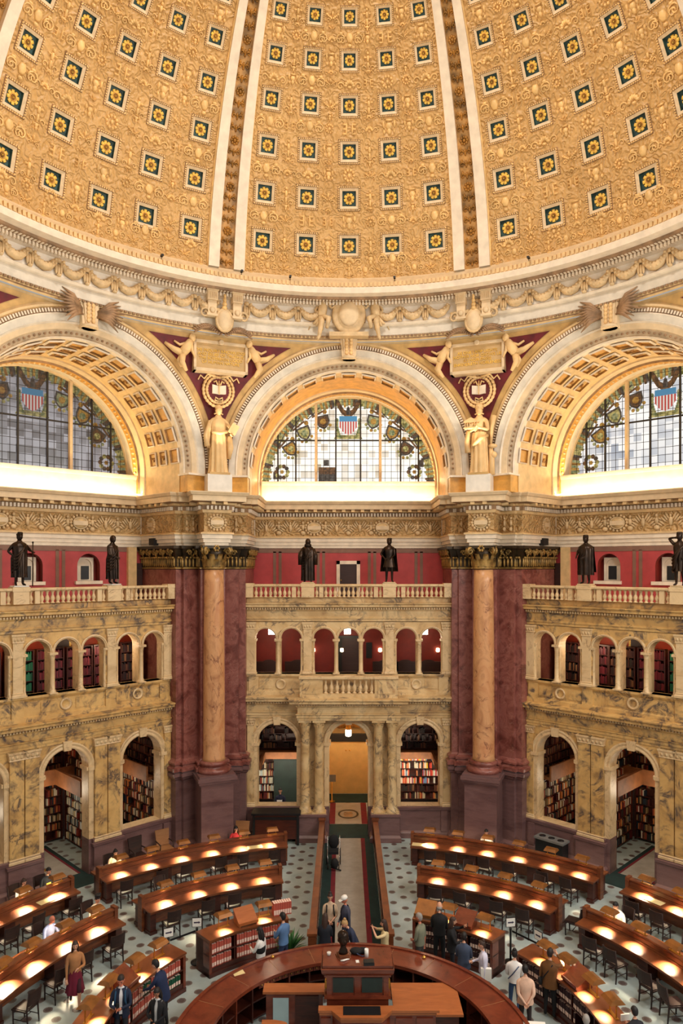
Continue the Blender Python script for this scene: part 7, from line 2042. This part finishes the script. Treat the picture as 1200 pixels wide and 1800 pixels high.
# right part
P_('man in olive T-shirt standing at the end of the right curved bookcase', (738, 1612), 1.75, (-.7, .5), top=(122, 124, 104), bot=(60, 58, 56), hair='grey', sleeves=False, hands=('down', 'front'), skin='red')
P_('bald man in black sweater and black trousers seen from behind', (772, 1593), 1.82, (.2, 1), top=(18, 18, 20), bot=(18, 18, 22), hair='grey', style='bald', hands=('front', 'front'), skin='light', bulk=1.12)
P_('woman in black coat raising a phone beside the bald man', (794, 1618), 1.68, (.75, -.1), top=(20, 20, 24), jacket=(20, 20, 24), bot=(20, 24, 36), hair='brown', style='long', hands=('phone', 'up'), extras=[phone_up])
P_('person in patterned denim jacket with dark hair seen from behind', (815, 1646), 1.66, (.3, 1), top=(70, 82, 104), jacket=(62, 74, 96), bot=(44, 54, 76), hair='black', style='short', hands=('front', 'front'))
P_('woman in white and lilac top with a white tote bag', (849, 1660), 1.64, (-.95, .1), top=(206, 204, 222), bot=(150, 160, 190), hair='brown', style='bun', hands=('phone', 'down'), extras=[('tote_bag', M['paper'], lambda b, sp: b.obox(Matrix.Translation(sp(.22, .06, .8)), .1, .3, .34))])
P_('woman in white sweater and blue jeans with a shoulder bag', (904, 1676), 1.66, (.25, 1), top=(232, 230, 226), bot=(54, 82, 122), hair='black', style='bun', hands=('front', 'front'), extras=[('shoulder_strap', M['denim'], lambda b, sp: b.tube([sp(-.12, .13, 1.42), sp(.05, .16, 1.2), sp(.17, .08, 1.02)], .014, 5))])
P_('person in pale pink jacket with hands clasped behind the back', (923, 1704), 1.66, (.1, 1), top=(226, 186, 160), jacket=(226, 186, 160), bot=(52, 40, 40), hair='black', style='short', hands=('behind', 'behind'), bulk=1.1)
P_('person in brown jacket and wide black trousers facing the far right bookcase', (966, 1675), 1.74, (.6, .9), top=(104, 66, 28), jacket=(104, 66, 28), bot=(16, 16, 18), hair='dark', hands=('up', 'down'), bulk=1.06, extras=[('shoulder_bag', M['black_cloth'], bag_strap)])
P_('person with pale hair showing only a crown at the bottom edge', (1030, 1793), 1.62, (.3, 1), top=(190, 180, 170), bot=(60, 60, 66), hair='grey', style='short')
P_('black-haired person with a white sheet at the bottom edge on the right', (1116, 1778), 1.6, (-.2, 1), top=(36, 36, 42), bot=(40, 40, 48), hair='black', style='short', hands=('phone', 'phone'), extras=[('sheet', M['paper'], lambda b, sp: b.box(*[q for a in zip(sp(-.12, -.46, 1.2), sp(.12, -.42, 1.36)) for q in sorted(a)]))])
# readers at the desks
S_('woman in cream blouse with long black hair reading at the left outer desk', (203, 1496), ROW1, top=(226, 200, 168), hair='black', style='verylong')
S_('woman in red top reading at the left outer desk near the cabinet', (413, 1452), ROW1, top=(140, 22, 30), hair='black', style='long')
S_('woman in white blouse resting her chin at the far left outer desk', (38, 1546), ROW1, top=(226, 222, 208), hair='brown', style='verylong', hands=('desk', 'chin'))
S_('man in black T-shirt with a yellow print at the far left outer desk', (81, 1526), ROW1, h=1.78, top=(16, 22, 30), hair='black', sleeves=False, skin='light', extras=[('chest_print', M['gold_leaf'], lambda b, sp: b.box(*[q for a in zip(sp(-.08, -.155, 1.24), sp(.08, -.13, 1.3)) for q in sorted(a)]))])
S_('woman in white shirt with tall black hair at the far left middle desk', (160, 1572), ROW2, top=(228, 214, 190), hair='black', style='tall')
S_('balding man in pale blue shirt with white paper at the far left middle desk', (78, 1608), ROW2, h=1.7, top=(150, 162, 206), hair='grey', style='bald', skin='red', extras=[('newspaper', M['paper'], lambda b, sp: b.obox(Matrix.Translation(sp(-.1, -.48, 1.1)) @ Matrix.Rotation(.9, 4, 'X'), .46, .02, .3))])
S_('man in white shirt leaning on his hand at the far right middle desk', (1085, 1586), ROW2, h=1.72, top=(226, 226, 220), hair='black', hands=('chin', 'desk'), lean=20)
S_('person in white top with black hair at the right outer desk', (858, 1455), ROW1, top=(222, 214, 200), hair='black', style='short')
p_ = unpix(489, 1386, 1.45)
human('person', 'person in navy sweater with white paper behind the low arch left of the porch', 'person', (-3.12, 16.35, 0.0), 0, H=1.72, top=(26, 30, 54), bot=(30, 30, 36), hair='black', hands=('phone', 'phone'), extras=[('paper', M['paper'], lambda b, sp: b.box(*[q for a in zip(sp(-.12, -.44, 1.2), sp(.12, -.4, 1.38)) for q in sorted(a)]))])

# ---- bronze figures on the balustrades
def toga(w=1.0, hemz=.12):
    w *= 1.16
    return [(0, 0, hemz, .20 * w, .17 * w, .13), (0, 0, .5, .2 * w, .17 * w, .13), (0, 0, .93, .205 * w, .165 * w, .10), (.02, 0, 1.1, .19 * w, .155 * w, .08), (.01, 0, 1.28, .205 * w, .155 * w, .04), (0, .005, 1.38, .2 * w, .13 * w, .02), (0, .01, 1.45, .12, .095, 0), (0, .01, 1.49, .07, .065, 0)]
BRZ = 'bronze statues on the balustrades'
def bronze(k, u, label, rot=0, **kw):
    p = bay_pt(k, u, 15.06, 11.24); b = MB(); b.box(-.24, .24, -.2, .2, -.02, .05)
    extras = list(kw.pop('extras', []))
    extras.append(('plinth', M['white_plaster'] if k < 0 else M['siena_light'], lambda b, sp: b.box(-.24, .24, -.2, .2, -.01, .03)))
    t = human('bronze_statue', label, 'statue', (p[0], p[1], p[2]), -k * PI / 4 + rot, bulk=kw.pop('bulk', 1.12), H=1.88, one='bronze', extras=extras, **kw)
    return t
def cape(b, sp):
    n = 10
    for i in range(n):
        a0, a1 = PI * (.05 + .9 * i / n), PI * (.05 + .9 * (i + 1) / n)
        def q(a, z, r): return (r * 1.25 * cos(a) * (1 + .06 * sin(9 * a)), .02 + r * sin(a) * (1 + .08 * sin(9 * a)), z)
        pr = [(.1, 1.46), (.22, 1.36), (.24, 1.0), (.27, .62), (.28, .45)]
        for (r0, z0), (r1, z1) in zip(pr[:-1], pr[1:]): b.quad(q(a0, z0, r0), q(a1, z0, r0), q(a1, z1, r1), q(a0, z1, r1)); b.quad(q(a0, z0, r0 * .93), q(a0, z1, r1 * .93), q(a1, z1, r1 * .93), q(a1, z0, r0 * .93))
def staff(b, sp): b.tube([(.36, -.17, .0), (.37, -.17, 1.45)], .018, 6); b.blob((.37, -.17, 1.46), .035, 6)
bronze(-1, -1.79, 'bronze statue of a draped bearded man with a long staff, leftmost on the balustrades', hands=('hip', 'staff'), style='curly', robe=toga(1.0, .3), extras=[('staff', M['bronze'], staff)], pitch=0)
bronze(-1, 1.79, 'bronze statue of a man in a toga near the left pier', .35, hands=('front', 'down'), style='short', robe=toga(.92, .2), pitch=0)
bronze(0, -1.79, 'bronze statue of a hooded man in a long robe, left of the narrow dark door', hands=('side', 'front'), style='hood', robe=toga(1.05, .08), pitch=0, extras=[('sleeve_drape', M['bronze'], lambda b, sp: [b.tube([sp(g * .2, 0, 1.36), sp(g * .3, -.05, 1.1), sp(g * .3, -.08, .72)], [.08, .1, .09], 8) for g in (-1, 1)])])
bronze(0, 1.79, 'bronze statue of a man in knee breeches and cloak, right of the narrow dark door', hands=('hip', 'front'), style='curly', pitch=0, extras=[('cloak', M['bronze'], cape), ('tunic_skirt', M['bronze'], lambda b, sp: b.lathe([(.26, .62), (.22, .8), (.18, 1.0)], n=18, sy=.8, cap=False))], hem=.7, bulk=1.08)
bronze(1, -1.79, 'bronze statue of a heavily cloaked standing man near the right pier', hands=('side', 'front'), style='curly', robe=[(x, y, max(z, .35) if i == 0 else z, rx, ry, a) for i, (x, y, z, rx, ry, a) in enumerate(toga(1.15, .35))], pitch=0, extras=[('cloak', M['bronze'], cape)])
bronze(1, 1.79, 'bronze statue with one arm raised over its head at the right edge', hands=('head', 'hip'), style='curly', pitch=0, robe=toga(.85, .5))
# ---- stone figures above the great columns
def gown(): return [(0, 0, .04, .23, .2, .15), (0, 0, .35, .2, .18, .16), (0, 0, .75, .19, .165, .13), (0, 0, .98, .185, .155, .08), (0, 0, 1.08, .165, .14, .03), (0, 0, 1.10, .18, .15, .05), (0, 0, 1.27, .185, .148, .02), (0, .005, 1.37, .18, .12, .01), (0, .01, 1.43, .11, .09, 0)]
for sx, lab, kw in ((-1, 'cream stone female figure in a long gown holding a book, left of the central arch', dict(hands=('down', 'side'), style='bun', robe=gown(), extras=[('book', M['stone_statue'], lambda b, sp: b.obox(Matrix.Translation(sp(.3, -.14, 1.06)) @ Matrix.Rotation(.5, 4, 'Y'), .2, .08, .26)), ('mantle', M['stone_statue'], lambda b, sp: [b.tube([sp(-.2, .02, 1.38), sp(-.32, .03, 1.0), sp(-.28, .0, .72)], [.05, .06, .08], 7), b.tube([sp(.28, -.05, 1.0), sp(.3, -.02, .7), sp(.27, 0, .42)], [.06, .09, .05], 7), b.tube([sp(-.19, -.12, 1.08), sp(0, -.17, 1.04), sp(.2, -.12, 1.1)], [.04, .05, .04], 6)])])),
                     (1, 'cream stone female figure holding a small temple model, right of the central arch', dict(hands=((-.1, -.26, 1.12), 'phone'), style='curly', robe=gown()[:5] , extras=[('temple_model', M['stone_statue'], lambda b, sp: [b.obox(Matrix.Translation(sp(-.14, -.3, 1.14)), .36, .16, .04), b.obox(Matrix.Translation(sp(-.14, -.3, 1.29)), .36, .16, .03), b.prism([(-.34, sp(0, 0, 1.32).z), (.06, sp(0, 0, 1.32).z), (-.14, sp(0, 0, 1.42).z)], -.38, -.22)] + [b.tube([sp(-.29 + .06 * i, -.36, 1.16), sp(-.29 + .06 * i, -.36, 1.3)], .012, 5) for i in range(6)]), ('mantle', M['stone_statue'], lambda b, sp: [b.tube([sp(-.26, -.15, 1.12), sp(-.3, -.08, .85), sp(-.28, -.05, .58)], [.05, .07, .09], 7), b.tube([sp(.2, .02, 1.0), sp(.05, -.18, .9), sp(-.15, -.15, .7)], [.05, .06, .05], 6)]), ('tree_stump', M['stone_statue'], lambda b, sp: [b.tube([(.3, .05, 0), (.31, .04, .4), (.28, .05, .75)], [.09, .07, .05], 7), b.blob((.34, .0, .72), (.12, .06, .06), 7), b.blob((.36, .02, .5), (.09, .06, .09), 7), b.tube([(.28, .05, .7), (.32, .02, 1.2), (.36, .05, 1.5)], [.03, .05, .08], 6)])]))):
    ax = sx * PI / 8
    ex = list(kw.pop('extras')) + [('plinth', M['ochre'], lambda b, sp: b.box(-.26, .26, -.2, .2, -.01, .05))]
    human('stone_statue', lab, 'statue', (14.0 * sin(ax), 14.0 * cos(ax), 15.72), -ax, H=2.75, one='stone_statue', pitch=2, extras=ex, **kw)
finish_humans()
# security cameras on the ring cornice
for th, l in ((-34.5, 'leftmost tiny black camera on the dome cornice'), (-20.0, 'tiny camera on the cornice below the left dome rib'), (-11.0, 'tiny black camera on the cornice left of the central cartouche'), (8.5, 'tiny black camera on the cornice right of the central cartouche'), (33.0, 'rightmost tiny black camera on the dome cornice')):
    t = thing('security_camera', l, 'camera', (12.32 * sin(rad(th)), 12.32 * cos(rad(th)), 23.38), rotd(th))
    b = MB(); b.tube([(0, 0, 0), (0, 0, .12)], .012, 5); b.build('bracket', 'black', t); b = MB(); b.box(-.04, .04, -.12, .06, .1, .17); b.build('body', 'black', t)
# ================================================================ LIGHT
W_ = bpy.data.worlds.new('world'); bpy.context.scene.world = W_; W_.use_nodes = True
bg = W_.node_tree.nodes['Background']; bg.inputs[0].default_value = (1.0, 0.94, 0.86, 1); bg.inputs[1].default_value = 0.43
# lantern daylight and up-lights on the pier tops
light('lantern_light', 'AREA', (0, 0, 33.5), 2350, (1, .93, .84), 3.4, None, (0, 0, 0))
for i in range(8):
    a = rad(22.5 + 45 * i)
    light('dome_uplight', 'AREA', (13.2 * sin(a), 13.2 * cos(a), 16.3), 190, (1, .84, .62), 1.0, None, (-4 * sin(a), -4 * cos(a), 31))
# daylight from the lunettes on the right-hand side of the room
for k in (2, 3): light('window_daylight', 'AREA', bay_pt(k, 0, 17.0, 17.6), 1900, (1, .95, .88), 7.0, 3.2, bay_pt(k, 0, -15, 6))
sc = bpy.context.scene
sc.view_settings.view_transform = 'Standard'; sc.view_settings.look = 'None'; sc.view_settings.gamma = 1.0
sc.view_settings.exposure = -0.1
sc.cycles.max_bounces = 8; sc.cycles.diffuse_bounces = 5; sc.cycles.glossy_bounces = 3
sc.cycles.sample_clamp_indirect = 6.0
